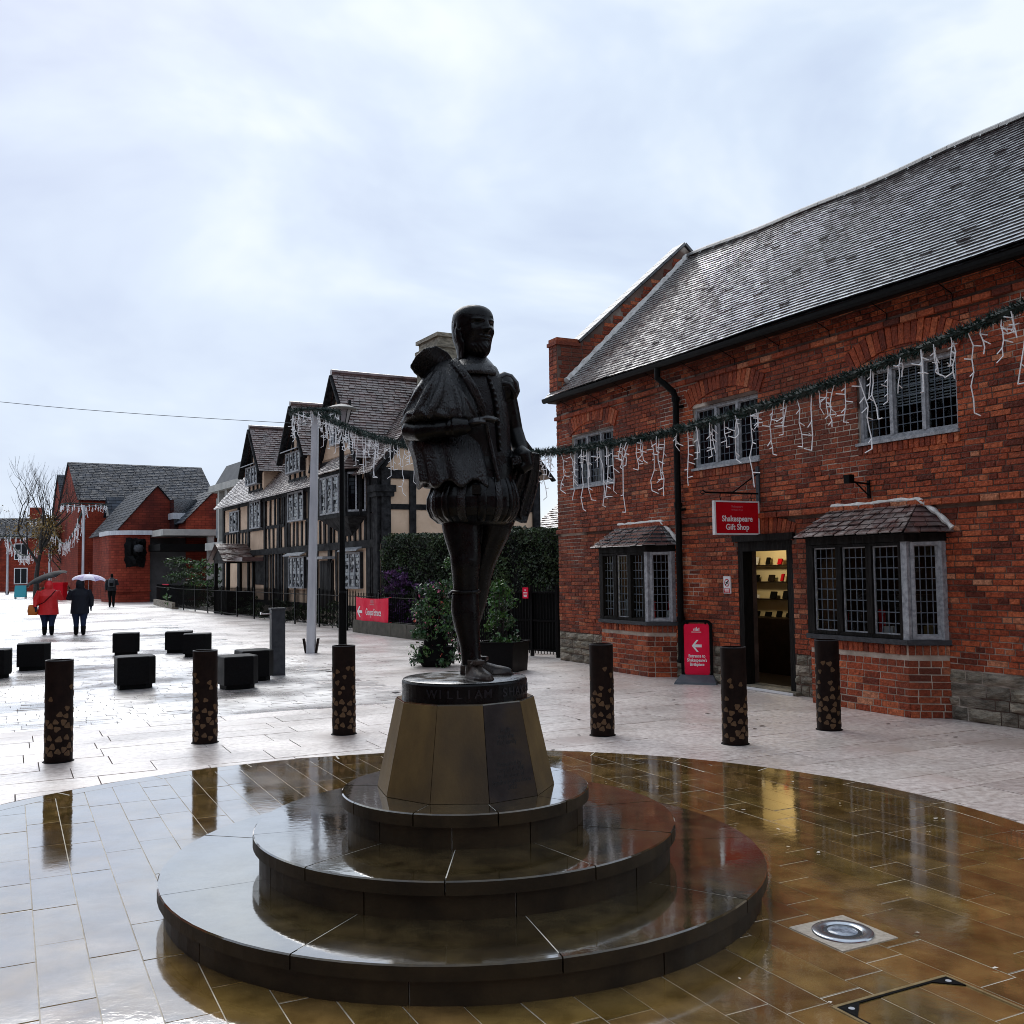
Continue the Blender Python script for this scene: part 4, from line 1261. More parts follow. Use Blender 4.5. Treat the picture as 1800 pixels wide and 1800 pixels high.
# pavement swing sign
ps = empty('pavement_sign', (2.62, 14.35, 0), math.radians(-20))
tag(ps, 'red swinging pavement sign with white arrow against the shop wall', 'sign')
def rrect(x0, x1, z0, z1, r, n=6):
    p = []
    for cx, cz, a0 in ((x1 - r, z1 - r, 0), (x0 + r, z1 - r, PI / 2), (x0 + r, z0 + r, PI), (x1 - r, z0 + r, 1.5 * PI)):
        for k in range(n + 1): p.append((cx + r * math.cos(a0 + PI / 2 * k / n), cz + r * math.sin(a0 + PI / 2 * k / n)))
    return p
mb = MB()
o_, i_ = rrect(-.225, .225, .06, .90, .09), rrect(-.19, .19, .10, .865, .06)
for y0, y1 in ((-.025, .025),):
    n = len(o_)
    mb.loft([[(x, y0, z) for x, z in o_], [(x, y0, z) for x, z in i_], [(x, y1, z) for x, z in i_], [(x, y1, z) for x, z in o_], [(x, y0, z) for x, z in o_]], False)
mb.build('frame', MT['iron'], ps, fix=True)
mb = MB(); mb.extrude([(x, -.012, z) for x, z in rrect(-.18, .18, .115, .845, .04)], (0, .024, 0)); mb.build('panel', MT['sign_bright'], ps, fix=True)
mb = MB(); mb.extrude([(x, -.0135, .53 + z) for x, z in ((-.07, 0), (0, .085), (.028, .085), (-.022, .02), (.072, .02), (.072, -.02), (-.022, -.02), (.028, -.085), (0, -.085))][::-1], (0, .001, 0)); mb.build('arrow', MT['sign_text'], ps, fix=True)
for s, z in (('Entrance to', .385), ("Shakespeare's", .325), ('Birthplace', .265)): add_text(s, .062, MT['sign_text'], ps, (0, -.0135, z), (1, 0, 0), (0, 0, 1), 'lettering', .0008, .0015, .82)
mb = MB()
for k in range(5): mb.box(-.04 + k * .018, -.028 + k * .018, -.0138, -.012, .745, .775 + .012 * ((k * 7) % 3))
mb.box(-.07, .07, -.0138, -.012, .722, .731); mb.build('small_emblem', MT['sign_text'], ps)
mb = MB(); mb.loft([[(-.30, -.22, .0), (.30, -.22, .0), (.30, .22, 0), (-.30, .22, 0)], [(-.29, -.21, .03), (.29, -.21, .03), (.29, .21, .03), (-.29, .21, .03)], [(-.23, -.06, .12), (.23, -.06, .12), (.23, .06, .12), (-.23, .06, .12)]]); mb.build('weighted_base', MT['rubber'], ps)
for x in (-.13, .13):
    mb = MB(); mb.box(x - .012, x + .012, -.02, .02, .84, .88); mb.build('clip', MT['iron'], ps)
# ------------------------------------------------------------------ the bronze figure
random.seed(3)
K = 0.003095                                   # metres per unit of the figure's elevation drawing
def qx(a, b): return K * (a - 819 + 0.0117 * (1390 - b))
def qz(b): return K * (1190 - b)
def Q(a, b, y=0.0): return Vector((qx(a, b), y, qz(b)))
ST0 = (PLC[0], PLC[1], 1.078)
statue = empty('bronze_statue', ST0)
tag(statue, 'dark bronze statue of a bearded man in a cape and doublet on the round plinth', 'statue')

# bronze disc with raised lettering
mb = MB(); mb.lathe([(.336, -.104), (.336, -.012), (.331, -.004), (.322, .0), (.30, -.004), (.001, -.006)], 64, cap=False); disc = mb.build('base_disc', MT['bronze'], statue, smooth=False)
MT['wet_top'] = pm('wet_bronze_top', (0.02, 0.019, 0.018), (0.05, 0.045, 0.04), scale=14, rough=0.04, rough2=0.4, rscale=9, ior=2.6, bump=0.7, bscale=30, bdist=.004)
mb = MB(); mb.lathe([(.329, .0005), (.324, .003), (.15, .0025), (.001, .002)], 48, cap=False); mb.build('wet_top', MT['wet_top'], statue, smooth=True)
word = 'WILLIAM SHAKESPEARE'
for i, ch in enumerate(word):
    if ch == ' ': continue
    a = math.radians(-90 - 27 + i * 8.4)
    r = .3365
    n = Vector((math.cos(a), math.sin(a), 0))
    add_text(ch, .062, MT['bronze_letter'], disc, n * r + Vector((0, 0, -.055)), (-math.sin(a), math.cos(a), 0), (0, 0, 1), 'raised_letter', .0022, .0003)

def ell(cx, cy, z, rx, ry, n=40, rot=0.0, p=2.0, f=None):
    out = []
    for k in range(n):
        t = 2 * PI * k / n
        c, s = math.cos(t), math.sin(t)
        x = rx * math.copysign(abs(c) ** (2 / p), c); y = ry * math.copysign(abs(s) ** (2 / p), s)
        if f:
            m = f(t); x *= m; y *= m
        cr, sr = math.cos(rot), math.sin(rot)
        out.append((cx + x * cr - y * sr, cy + x * sr + y * cr, z))
    return out
def span(b, l, r, ry, cy=0.0, n=40, p=2.2, f=None, rot=0.0):
    """ring at drawing height b between outline l and r"""
    return ell(qx((l + r) / 2, b), cy, qz(b), K * (r - l) / 2, ry, n, rot, p, f)

body = MB()
# torso (doublet) facing right of the viewer
body.loft([span(628, 812, 855, .065), span(640, 800, 866, .085), span(652, 782, 875, .115), span(668, 768, 882, .145), span(690, 766, 886, .158), span(720, 775, 892, .160), span(755, 785, 896, .152), span(785, 796, 897, .145), span(805, 796, 900, .142), span(825, 780, 902, .16), span(850, 772, 903, .17), span(880, 775, 900, .16)])
# button band down the chest
pts = [Q(849, 655, -.093), Q(860, 675, -.126), Q(869, 700, -.136), Q(874, 730, -.138), Q(877, 765, -.133), Q(879, 800, -.126)]
body.tube(pts, [.012, .014, .014, .014, .013, .012], 8)
for k in range(15):
    t = k / 14 * (len(pts) - 1); i = min(int(t), len(pts) - 2)
    p = pts[i].lerp(pts[i + 1], t - i) + Vector((.006, -.012, 0))
    body.lathe([(.001, -.008), (.008, -.004), (.009, .002), (.005, .008), (.001, .009)], 8)
    for q in range(len(body.v) - 40, len(body.v)):
        x, y, z = body.v[q]; body.v[q] = (x + p.x, y + p.y, z + p.z)
# neck
body.loft([span(650, 815, 858, .062, .0), span(635, 815, 856, .058, -.005), span(612, 812, 855, .060, -.01), span(595, 815, 855, .06, -.01)])
# head as a shaped surface of rings; phi 0 = the way he faces
FACE = math.radians(-52)                       # from straight at us (-90) turned to our right
HC = Vector((qx(833, 583), -.015, 0))
zt, zb = qz(537), qz(633)
def bumpf(phi, t, p0, t0, sp, st, amp):
    d = (phi - p0 + PI) % (2 * PI) - PI
    return amp * math.exp(-(d / sp) ** 2 - ((t - t0) / st) ** 2)
def head_r(phi, t):
    """t 0 chin .. 1 crown"""
    # skull: length .118 front/back, half width .092
    c, s = math.cos(phi), math.sin(phi)
    prof = [(0.0, .30), (.04, .52), (.10, .68), (.18, .80), (.30, .90), (.45, .98), (.60, 1.03), (.74, 1.05), (.84, 1.0), (.91, .87), (.96, .66), (.99, .34), (1.0, .06)]
    w_ = min(.035, max(.002, (1 - t) * .8), max(.004, t * .8 + .004))
    k = sum(np.interp(t + d * w_, [p[0] for p in prof], [p[1] for p in prof]) for d in (-1, -.6, -.2, .2, .6, 1)) / 6
    front = .116 if c > 0 else .126
    back_cut = 1.0
    if c < 0 and t < .28: back_cut = .62 + .38 * t / .28
    r = 1 / math.sqrt((c / front) ** 2 + (s / .102) ** 2) * k * back_cut
    if c > 0 and t < .35: r += .012 * c * (1 - t / .35)
    b = bumpf
    r += b(phi, t, 0, .475, .15, .040, .038) + b(phi, t, 0, .54, .11, .05, .022) + b(phi, t, 0, .61, .12, .05, .008)    # nose
    for s_ in (-1, 1):
        r -= b(phi, t, s_ * .42, .598, .18, .034, .016)      # eye sockets
        r += b(phi, t, s_ * .42, .588, .12, .018, .006)      # eyeballs
        r += b(phi, t, s_ * .42, .662, .22, .024, .008)       # brows
        r += b(phi, t, s_ * .62, .47, .25, .07, .007)        # cheekbones
        r -= b(phi, t, s_ * .66, .27, .25, .08, .010)        # hollow cheeks
        r += b(phi, t, s_ * .20, .365, .18, .020, .007)      # moustache
        r += b(phi, t, s_ * 1.60, .50, .12, .10, .014)       # ears under hair
    r += b(phi, t, 0, .310, .17, .016, .007) - b(phi, t, 0, .335, .22, .008, .006)
    r += b(phi, t, 0, .14, .30, .10, .018) + b(phi, t, 0, .03, .22, .08, .024)     # pointed beard
    r += .005 * math.sin(phi * 30 + t * 60) * math.exp(-((phi) / .5) ** 2 - ((t - .12) / .1) ** 2)
    return r
hd = MB()
rings = []
NH = 90
for i in range(NH + 1):
    t = i / NH
    z = zb + (zt - zb) * t
    rings.append([])
    for k in range(120):
        ph = 2 * PI * k / 120 - PI
        r = head_r(ph, t)
        a = ph + FACE
        rings[-1].append((HC.x + r * math.cos(a) + .012 * (.5 - t), HC.y + r * math.sin(a), z))
hd.loft(rings)
# right arm: upper arm inside the cape, forearm held level across the waist
body.tube([Q(775, 675, -.02), Q(748, 705, -.05), Q(730, 745, -.09), Q(728, 764, -.13), Q(745, 768, -.19), Q(775, 766, -.225), Q(797, 765, -.24), Q(815, 763, -.25)], [.065, .066, .060, .058, .053, .046, .040, .034], 18)
body.tube([Q(793, 765, -.238), Q(797, 765, -.24), Q(803, 765, -.243)], [.046, .05, .046], 16)
for a0 in (748, 764, 780):
    body.tube([Q(a0, 752, -.215), Q(a0 + 9, 763, -.255), Q(a0 + 3, 780, -.22)], .005, 6)
body.tube([Q(803, 764, -.243), Q(812, 763, -.248), Q(822, 763, -.252), Q(830, 760, -.254)], [(.058, .058), (.050, .050), (.042, .042), (.032, .032)], 16)
# left arm: puffed shoulder wing, sleeve down behind, hand at the hip
body.loft([span(659, 882, 893, .03, .06), span(663, 874, 902, .055, .06), span(672, 870, 906, .075, .06), span(683, 868, 908, .08, .06), span(693, 870, 906, .07, .06), span(702, 874, 902, .05, .06)])
body.tube([Q(890, 685, .06), Q(897, 720, .09), Q(905, 755, .10), Q(915, 790, .06), Q(915, 812, .0), Q(903, 818, -.06)], [.052, .052, .046, .046, .042, .034], 16)
body.tube([Q(912, 800, .0), Q(921, 808, -.03), Q(925, 822, -.03), Q(914, 832, -.05)], [.05, .052, .045, .03], 14)
# legs
def crom(P, t):
    n = len(P) - 1
    i = min(int(t), n - 1); f = t - i
    p0, p1, p2, p3 = P[max(i - 1, 0)], P[i], P[i + 1], P[min(i + 2, n)]
    return .5 * (2 * p1 + (p2 - p0) * f + (2 * p0 - 5 * p1 + 4 * p2 - p3) * f * f + (3 * p1 - p0 - 3 * p2 + p3) * f ** 3)
def R_(*rows, n=24, k=4):
    P = [Q(a, b, y) for a, b, y, r in rows]; Rr = [r for *_, r in rows]
    ts = [i / k for i in range((len(P) - 1) * k + 1)]
    body.tube([crom(P, t) for t in ts], [crom(Rr, t) for t in ts], n)
R_((815, 895, -.02, .115), (812, 925, -.03, .108), (816, 955, -.04, .096), (819, 978, -.05, .084), (819, 992, -.055, .080), (819, 1010, -.045, .074), (819, 1035, -.035, .068), (818, 1058, -.03, .074), (819, 1080, -.03, .075), (822, 1105, -.03, .066), (826, 1130, -.035, .056), (828, 1150, -.04, .053), (830, 1168, -.045, .055))
body.loft([span(982, 812, 834, .02, -.10), span(988, 809, 837, .03, -.105), span(996, 812, 834, .02, -.10)])
R_((868, 895, .06, .110), (868, 925, .07, .100), (858, 955, .09, .088), (848, 985, .11, .076), (842, 1010, .125, .070), (836, 1040, .145, .068), (828, 1070, .16, .070), (822, 1100, .16, .060), (818, 1130, .155, .050), (818, 1152, .15, .050))
body_me = remesh(body, .0062, 2, 'body')
body_me.materials.append(MT['bronze'])
body_o = inst('body', body_me, statue)
hd.build('head', MT['bronze'], body_o, smooth=True, fix=True)
dbl = MB()
dbl.loft([span(646, 789, 873, .108), span(652, 781, 876, .119), span(668, 767, 883, .149), span(690, 765, 887, .162), span(720, 774, 893, .164), span(755, 784, 897, .156), span(785, 795, 898, .149), span(805, 795, 901, .146), span(812, 792, 902, .148)])
dm_ = remesh(dbl, .007, 2, 'doublet'); dm_.materials.append(MT['bronze_brocade']); inst('doublet', dm_, body_o)
# right hand, palm down, five fingers, part of the figure's sleeve end
hand = MB()
hand.loft([[(qx(828, 760) + x * 0, y, z) for x, y, z in [(0, -.255 + .026 * math.cos(t), qz(759) + .02 * math.sin(t)) for t in [2 * PI * k / 16 for k in range(16)]]],
           [(qx(836, 758), -.262 + .036 * math.cos(t), qz(757) + .026 * math.sin(t)) for t in [2 * PI * k / 16 for k in range(16)]],
           [(qx(846, 756), -.268 + .042 * math.cos(t), qz(755) + .023 * math.sin(t)) for t in [2 * PI * k / 16 for k in range(16)]],
           [(qx(853, 754), -.272 + .040 * math.cos(t), qz(753) + .017 * math.sin(t)) for t in [2 * PI * k / 16 for k in range(16)]]])
for dy, dl, dz in ((-.034, .92, -.004), (-.012, 1.05, .003), (.012, 1.0, .003), (.033, .82, -.002)):
    x0, z0, L = qx(851, 754), qz(753) + dz, .078 * dl
    hand.tube([(x0 - .01, -.272 + dy * .9, z0), (x0 + L * .30, -.274 + dy * 1.02, z0 + .006), (x0 + L * .62, -.276 + dy * 1.08, z0 + .002), (x0 + L, -.278 + dy * 1.1, z0 - .007)], [.0130, .0128, .0115, .0080], 10)
hand.tube([(qx(832, 760), -.282, qz(759)), (qx(839, 760), -.306, qz(759)), (qx(848, 760), -.318, qz(759)), (qx(857, 760), -.318, qz(760))], [.013, .0125, .011, .007], 10)
hm = remesh(hand, .0038, 2, 'right_hand'); hm.materials.append(MT['bronze_hand']); inst('right_hand', hm, body_o)
# hair: wavy locks from the crown down to the collar
hair = MB()
rng = random.Random(12)
for k in range(64):
    f0 = (k + rng.uniform(-.4, .4)) / 63
    ph0 = 1.75 + (2 * PI - 1.40 - 1.75) * f0
    w = rng.uniform(0, 6.28)
    side = min(1, max(0, (2 * PI - 1.40 - ph0) / .9), max(0, (ph0 - 1.75) / .8))
    top = .54 + .30 * side + rng.uniform(-.09, .05)
    pts, rad = [], []
    for q in range(15):
        f = q / 14
        t = top - f * (top + .01 + rng.uniform(0, .02))
        ph = ph0 + .10 * math.sin(w + f * 9)
        r = head_r(ph, max(.26, t)) - .003 + .006 * math.sin(PI * min(1, f * 1.1)) + .010 * max(0, f - .75) / .25
        if t < .26: r *= 1.0 - .12 * (.26 - t) / .26
        a = ph + FACE
        pts.append(Vector((HC.x + r * math.cos(a), HC.y + r * math.sin(a), zb + (zt - zb) * t)))
        rad.append(.002 + .0075 * math.sin(PI * min(1, f * .85 + .08)))
    hair.tube(pts, rad, 8)
hr = remesh(hair, .0055, 1, 'hair'); hr.materials.append(MT['bronze']); inst('hair', hr, body_o)
m = MB(); m.tube([Q(873, 674, -.03), Q(877, 664, .0), Q(886, 659, .03), Q(897, 662, .045), Q(906, 673, .05), Q(909, 687, .05), Q(905, 700, .05)], [.010, .016, .020, .021, .021, .018, .012], 12); m.build('shoulder_roll', MT['bronze_hand'], body_o, smooth=True)
m = MB(); m.tube([Q(870, 686, -.05), Q(882, 676, -.02), Q(894, 678, .0), Q(903, 690, .01), Q(902, 703, .02)], [.010, .016, .018, .017, .012], 12); m.build('shoulder_roll', MT['bronze'], body_o, smooth=True)
# falling lace collar
col = MB()
col.loft([span(634, 808, 858, .075, -.012), span(640, 802, 864, .095, -.02), span(650, 794, 871, .125, -.03, f=lambda t: 1 + .02 * math.sin(t * 9)), span(662, 793, 876, .145, -.03, f=lambda t: 1 + .03 * math.sin(t * 9)), span(669, 796, 875, .14, -.03, f=lambda t: 1 + .035 * math.sin(t * 9)), span(664, 803, 868, .11, -.03)])
cm_ = remesh(col, .007, 1, 'collar'); cm_.materials.append(MT['bronze_cloth']); inst('collar', cm_, statue)
# trunk hose with strips
br = MB()
strip = lambda t: 1 + .045 * (abs(math.sin(t * 7)) ** .5 - .8) + .006 * math.sin(t * 31)
br.loft([span(836, 786, 896, .15, .01, 96), span(848, 770, 902, .185, .01, 96, f=strip), span(862, 759, 908, .21, .01, 96, f=strip), span(880, 752, 912, .225, .01, 96, f=strip), span(898, 752, 912, .225, .01, 96, f=strip), span(912, 758, 906, .205, .01, 96, f=strip), span(922, 770, 896, .17, .01, 96, f=strip), span(927, 785, 886, .13, .01, 96)])
bm_ = remesh(br, .007, 1, 'breeches'); bm_.materials.append(MT['bronze']); inst('breeches', bm_, statue)
HP = [(838, 786, 896, .15), (848, 770, 902, .187), (862, 759, 908, .212), (880, 752, 912, .227), (898, 752, 912, .227), (912, 758, 906, .207), (922, 770, 896, .172)]
for k in range(16):
    t = 2 * PI * (k + .5) / 16
    rr_ = []
    for b, l, r, ry in HP:
        ring = []
        for dt, o in ((-.095, .0), (-.08, .005), (0, .008), (.08, .005), (.095, .0), (0, -.012)):
            c, s_ = math.cos(t + dt), math.sin(t + dt); p = 2 / 2.2
            ring.append((qx((l + r) / 2, b) + (K * (r - l) / 2 + o) * math.copysign(abs(c) ** p, c), .01 + (ry + o) * math.copysign(abs(s_) ** p, s_), qz(b)))
        rr_.append(ring)
    m = MB(); m.loft(rr_); m.build('hose_strip', MT['bronze_cloth'] if k % 2 else MT['bronze'], statue, smooth=True, fix=True)
for (a, b, y) in ((840, 868, -.222),):
    m = MB(); m.obox(Q(a, b, y), (1, -.1, 0), (0, 1, .25), (0, -.25, 1), .022, .012, .024); m.build('slashed_panel', MT['bronze'], statue)
# cape
cape = MB()
def fold(amp, k=11, ph=0.0): return lambda t: 1 + amp * (abs(math.sin(k * .5 * t + ph)) ** .8 * 2 - 1.1) + amp * .4 * math.sin(k * 1.7 * t + 1.3)
N_ = 120
cape.loft([span(634, 776, 803, .06, -.01, N_), span(642, 764, 805, .10, -.01, N_), span(655, 751, 812, .145, -.02, N_), span(672, 741, 823, .18, -.03, N_, f=fold(.006)), span(690, 729, 832, .20, -.035, N_, f=fold(.012, 9)), span(714, 721, 843, .215, -.04, N_, f=fold(.018, 9, .4)), span(732, 712, 849, .225, -.045, N_, f=fold(.022, 9, .6)), span(746, 711, 851, .225, -.045, N_, f=fold(.022, 9, .8)), span(752, 716, 847, .20, -.04, N_), span(758, 726, 838, .17, -.03, N_)])
lower = MB()
lower.loft([span(748, 722, 848, .165, .02, N_), span(765, 717, 860, .175, .02, N_, f=fold(.015, 11, .3)), span(785, 719, 866, .19, .01, N_, f=fold(.028, 11, .3)), span(810, 728, 871, .205, .0, N_, f=fold(.042, 11, .3)), span(835, 733, 876, .22, -.005, N_, f=fold(.055, 11, .3)), span(856, 737, 880, .232, -.005, N_, f=fold(.066, 11, .3)), span(860, 741, 877, .222, -.005, N_, f=fold(.066, 11, .3)), span(852, 750, 868, .19, .0, N_)])
# wavy hem: drop the front folds unevenly
for i, (x, y, z) in enumerate(lower.v):
    b = 1190 - z / K
    if b > 830:
        f = (b - 830) / 30
        lower.v[i] = (x, y, z - f * .022 * math.sin(x * 46 + 1.2) * (1 if y < .05 else .3))
cape.v += [v for v in lower.v]; nb_ = len(cape.v) - len(lower.v); cape.f += [tuple(nb_ + i for i in f) for f in lower.f]
# folds of cloth fanning from the collar over the shoulder and upper arm
CR = [(634, 776, 803, .06, -.01), (655, 751, 812, .145, -.02), (672, 741, 823, .18, -.03), (690, 729, 832, .20, -.035), (714, 721, 843, .215, -.04), (732, 712, 849, .225, -.045), (758, 711, 851, .225, -.045)]
def cape_y(a, b):
    for i in range(len(CR) - 1):
        if CR[i][0] <= b <= CR[i + 1][0]:
            f = (b - CR[i][0]) / (CR[i + 1][0] - CR[i][0]); l, r, ry, cy = [CR[i][q] * (1 - f) + CR[i + 1][q] * f for q in (1, 2, 3, 4)]
            u = max(-1, min(1, (a - (l + r) / 2) / ((r - l) / 2))); return cy - ry * (1 - abs(u) ** 2.2) ** (1 / 2.2)
    return -.1
for (p0, p1, p2, r) in (((764, 664), (738, 700), (717, 738), .017), ((772, 664), (756, 704), (737, 744), .020), ((783, 668), (782, 712), (758, 748), .024), ((797, 680), (814, 716), (812, 750), .016), ((806, 690), (830, 720), (840, 748), .012)):
    pts = []
    for q in range(11):
        t = q / 10
        a = p0[0] * (1 - t) ** 2 + 2 * p1[0] * t * (1 - t) + p2[0] * t * t; b = p0[1] * (1 - t) ** 2 + 2 * p1[1] * t * (1 - t) + p2[1] * t * t
        pts.append(Q(a, b, cape_y(a, b) - .002))
    cape.tube(pts, [r * (.35 + .75 * min(1, q / 5)) for q in range(11)], 10)
# rolled edge over the elbow
cape.tube([Q(803, 750, -.245), Q(780, 742, -.26), Q(750, 738, -.245), Q(727, 740, -.19), Q(715, 750, -.10), Q(714, 765, -.02), Q(718, 785, .05)], [.012, .020, .026, .028, .026, .022, .014], 12)
# lapel band along the chest
lp_ = [Q(799, 640, -.13), Q(812, 660, -.178), Q(828, 684, -.200), Q(842, 710, -.200), Q(853, 742, -.180), Q(861, 780, -.16), Q(870, 820, -.17), Q(877, 854, -.17)]
rr_ = []
for i_ in range(29):
    t_ = i_ / 4
    p_ = crom(lp_, t_); d_ = (crom(lp_, min(7, t_ + .1)) - crom(lp_, max(0, t_ - .1))).normalized()
    w_ = d_.cross(Vector((0, -1, 0))).normalized() * (.022 if t_ < 4 else .012); y_ = Vector((0, .009, 0))
    rr_.append([p_ - w_ - y_, p_ + w_ - y_ * .4, p_ + w_ + y_, p_ - w_ + y_])
cape.loft(rr_)
cp = remesh(cape, .0068, 2, 'cape'); cp.materials.append(MT['bronze_cloth']); cape_o = inst('cape', cp, statue)
# turned-out cape collar standing off the shoulder
wing = MB()
def plate(rows, th=.022):
    top = [[Vector(p) for p in r] for r in rows]
    n = len(top[0])
    up = Vector((0, -th, 0))
    rings = []
    for r in top: rings.append(r + [p - up for p in reversed(r)])
    wing.loft(rings, True)
plate([[Q(725, 656, -.19), Q(732, 664, -.13), Q(743, 671, -.08)], [Q(737, 637, -.21), Q(748, 652, -.14), Q(762, 666, -.08)], [Q(752, 624, -.20), Q(766, 640, -.14), Q(780, 656, -.08)], [Q(770, 617, -.15), Q(781, 630, -.10), Q(793, 648, -.06)], [Q(788, 624, -.09), Q(794, 631, -.07), Q(803, 644, -.05)]])
wm = remesh(wing, .006, 2, 'cape_collar'); wm.materials.append(MT['bronze_cloth']); inst('cape_collar', wm, cape_o)
# back of the cape hanging at his left side
tail = MB()
def drape(sections):
    rings = []
    for (b, l, r, y0, y1, th) in sections:
        ring = []
        n = 14
        for k in range(n + 1):
            t = k / n
            ring.append(Vector((qx(l + (r - l) * t, b), y0 + (y1 - y0) * t + .016 * math.sin(t * 16), qz(b))))
        back = [p + Vector((.004, th, 0)) for p in reversed(ring)]
        rings.append(ring + back)
    tail.loft(rings)
drape([(797, 922, 948, .02, .05, .05), (815, 912, 949, .02, .06, .06), (847, 898, 947, .02, .08, .07), (870, 885, 942, .03, .09, .08), (892, 880, 935, .04, .09, .08), (908, 884, 929, .05, .09, .07), (922, 915, 925, .07, .09, .03)])
drape([(800, 880, 925, .06, .10, .05), (850, 870, 925, .05, .12, .06), (900, 860, 912, .05, .12, .06), (928, 872, 900, .06, .11, .05)])
tm = remesh(tail, .007, 1, 'cape_back'); tm.materials.append(MT['bronze_cloth']); inst('cape_back', tm, cape_o)
# sheet of paper and glove tucked at the hip
m = MB(); m.obox(Q(881, 818, -.165), (.9, -.2, .35), (.1, 1, 0), (-.35, .1, .95), .028, .007, .022); m.build('paper_fold', MT['bronze_cloth'], statue)
m = MB(); m.obox(Q(909, 816, -.075), (.9, -.2, .2), (.1, 1, 0), (-.2, .1, .95), .026, .009, .02); m.build('sleeve_cuff', MT['bronze_cloth'], statue)
# garters
m = MB(); m.tube([Q(819, 1041, -.035) + Vector((.075 * math.cos(t), .075 * math.sin(t), .004 * math.sin(t))) for t in [2 * PI * k / 24 for k in range(25)]], [(.006, .009)] * 25, 8)
m.tube([Q(795, 1042, -.03), Q(791, 1046, -.06), Q(793, 1052, -.07)], .009, 8); m.build('garter', MT['bronze'], statue)
# shoes
def shoe(heel, toe, w, name):
    sh = MB()
    heel, toe = Vector(heel), Vector(toe)
    d = (toe - heel); L = d.length; d.normalize()
    s = Vector((-d.y, d.x, 0))
    rings = []
    for t, ww, h in ((0, .5, .055), (.06, .72, .075), (.2, .82, .088), (.35, .86, .082), (.5, .95, .062), (.68, 1.0, .048), (.84, .88, .040), (.95, .6, .032), (1.0, .25, .022)):
        c = heel + d * (L * t); W = w * ww
        rings.append([c + s * (W * math.cos(a)) + Vector((0, 0, (h * math.sin(a) if a < PI else .0) + (.004 if PI <= a else .004))) * 1 for a in [2 * PI * k / 24 for k in range(24)]])
        for q in range(24):
            a = 2 * PI * q / 24
            if a > PI: rings[-1][q] = c + s * (W * math.cos(a)) + Vector((0, 0, .002 * math.sin(a)))
    sh.loft(rings)
    sh.tube([heel + d * .03 + Vector((0, 0, .02)), heel + d * .05 + Vector((0, 0, .06)), heel + d * .055 + Vector((0, 0, .10))], [.040, .043, .043], 16)
    # tongue, latchets and sole edge
    p = heel + d * (L * .40) + Vector((0, 0, .085))
    sh.obox(p, d, s, Vector((0, 0, 1)), .035, .028, .012)
    sh.tube([p - s * .04 - Vector((0, 0, .012)), p + Vector((0, 0, .014)), p + s * .04 - Vector((0, 0, .012))], .008, 8)
    sole = [heel + d * (L * t) + s * (w * ww * q) for q in (1, -1) for t, ww in (((0, .55), (.1, .82), (.3, .9), (.65, 1.08), (.85, .95), (1.01, .3)) if q == 1 else ((1.01, .3), (.85, .95), (.65, 1.08), (.3, .9), (.1, .82), (0, .55)))]
    sh.extrude([(v.x, v.y, .0) for v in sole], (0, 0, .012))
    me = remesh(sh, .0045, 1, name); me.materials.append(MT['bronze_worn']); inst(name, me, statue)
shoe((qx(826, 1180), -.02, .003), (qx(862, 1190), -.235, .003), .047, 'shoe')
shoe((qx(808, 1165), .145, .003), (qx(899, 1168), .085, .003), .047, 'shoe')
# ------------------------------------------------------------------ half-timbered house
random.seed(41)
AB = math.radians(-60)
UB, NB = Vector((math.cos(AB), math.sin(AB), 0)), Vector((-math.sin(AB), math.cos(AB), 0))
house = empty('timbered_house', (-3.89, 29.37, 0), AB)
tag(house, 'half-timbered house with tan plaster panels and three tiled gables beyond the railings', 'house')
HL, HD, HE, HR = -18.6, 5.5, 4.70, 8.12
def tiles(mb, A, B, C, D, row, tw):
    """rows of tiles on a face: A,B along the eave, D,C along the ridge"""
    A, B, C, D = map(Vector, (A, B, C, D))
    n = ((B - A).cross(D - A)).normalized()
    if n.z < 0: n = -n
    nr = max(2, int(((D - A).length + (C - B).length) / 2 / row))
    for r in range(nr):
        t0, t1 = r / nr, min(1, (r + 1.25) / nr)
        l0, r0, l1, r1 = A.lerp(D, t0), B.lerp(C, t0), A.lerp(D, t1), B.lerp(C, t1)
        k = max(1, int((r0 - l0).length / tw)); sh = random.random()
        xs = [0] + [(i + sh) / k for i in range(k) if 0.02 < (i + sh) / k < .98] + [1]
        for i in range(len(xs) - 1):
            a, b = xs[i] + .002, xs[i + 1] - .002
            h = random.uniform(.028, .05)
            P = [l0.lerp(r0, a) + n * h, l0.lerp(r0, b) + n * (h + random.uniform(-.008, .008)), l1.lerp(r1, b) + n * .01, l1.lerp(r1, a) + n * .01]
            Qp = [P[0] - n * .035, P[1] - n * .035]
            mb.add(P + Qp, [(0, 1, 2, 3), (4, 5, 1, 0)])
mb = MB()
mb.quad((HL, 0, .35), (0, 0, .35), (0, 0, HE), (HL, 0, HE)); mb.quad((HL, HD, 0), (HL, 0, 0), (HL, 0, HE), (HL, HD, HE)); mb.quad((0, HD, 0), (HL, HD, 0), (HL, HD, HE), (0, HD, HE))
mb.poly([(0, 0, .35), (0, HD, .35), (0, HD, HE), (0, HD / 2, HR), (0, 0, HE)])
mb.poly([(HL, 0, HE), (HL, HD / 2, HR), (HL, HD, HE)])
hw = mb.build('wall', MT['plaster'], house)
mb = MB(); mb.box(HL - .05, .06, -.08, .1, -.03, .42); mb.box(-.02, .08, .1, HD, -.03, .42); mb.build('stone_footing', MT['stone'], house)
def tim(x0, x1, z0, z1, d=.045, y=0.0, nm='timber'):
    m = MB(); m.box(x0, x1, y - d - random.uniform(0, .012), y + .02, z0, z1, .012); return m.build(nm, MT['timber'], hw)
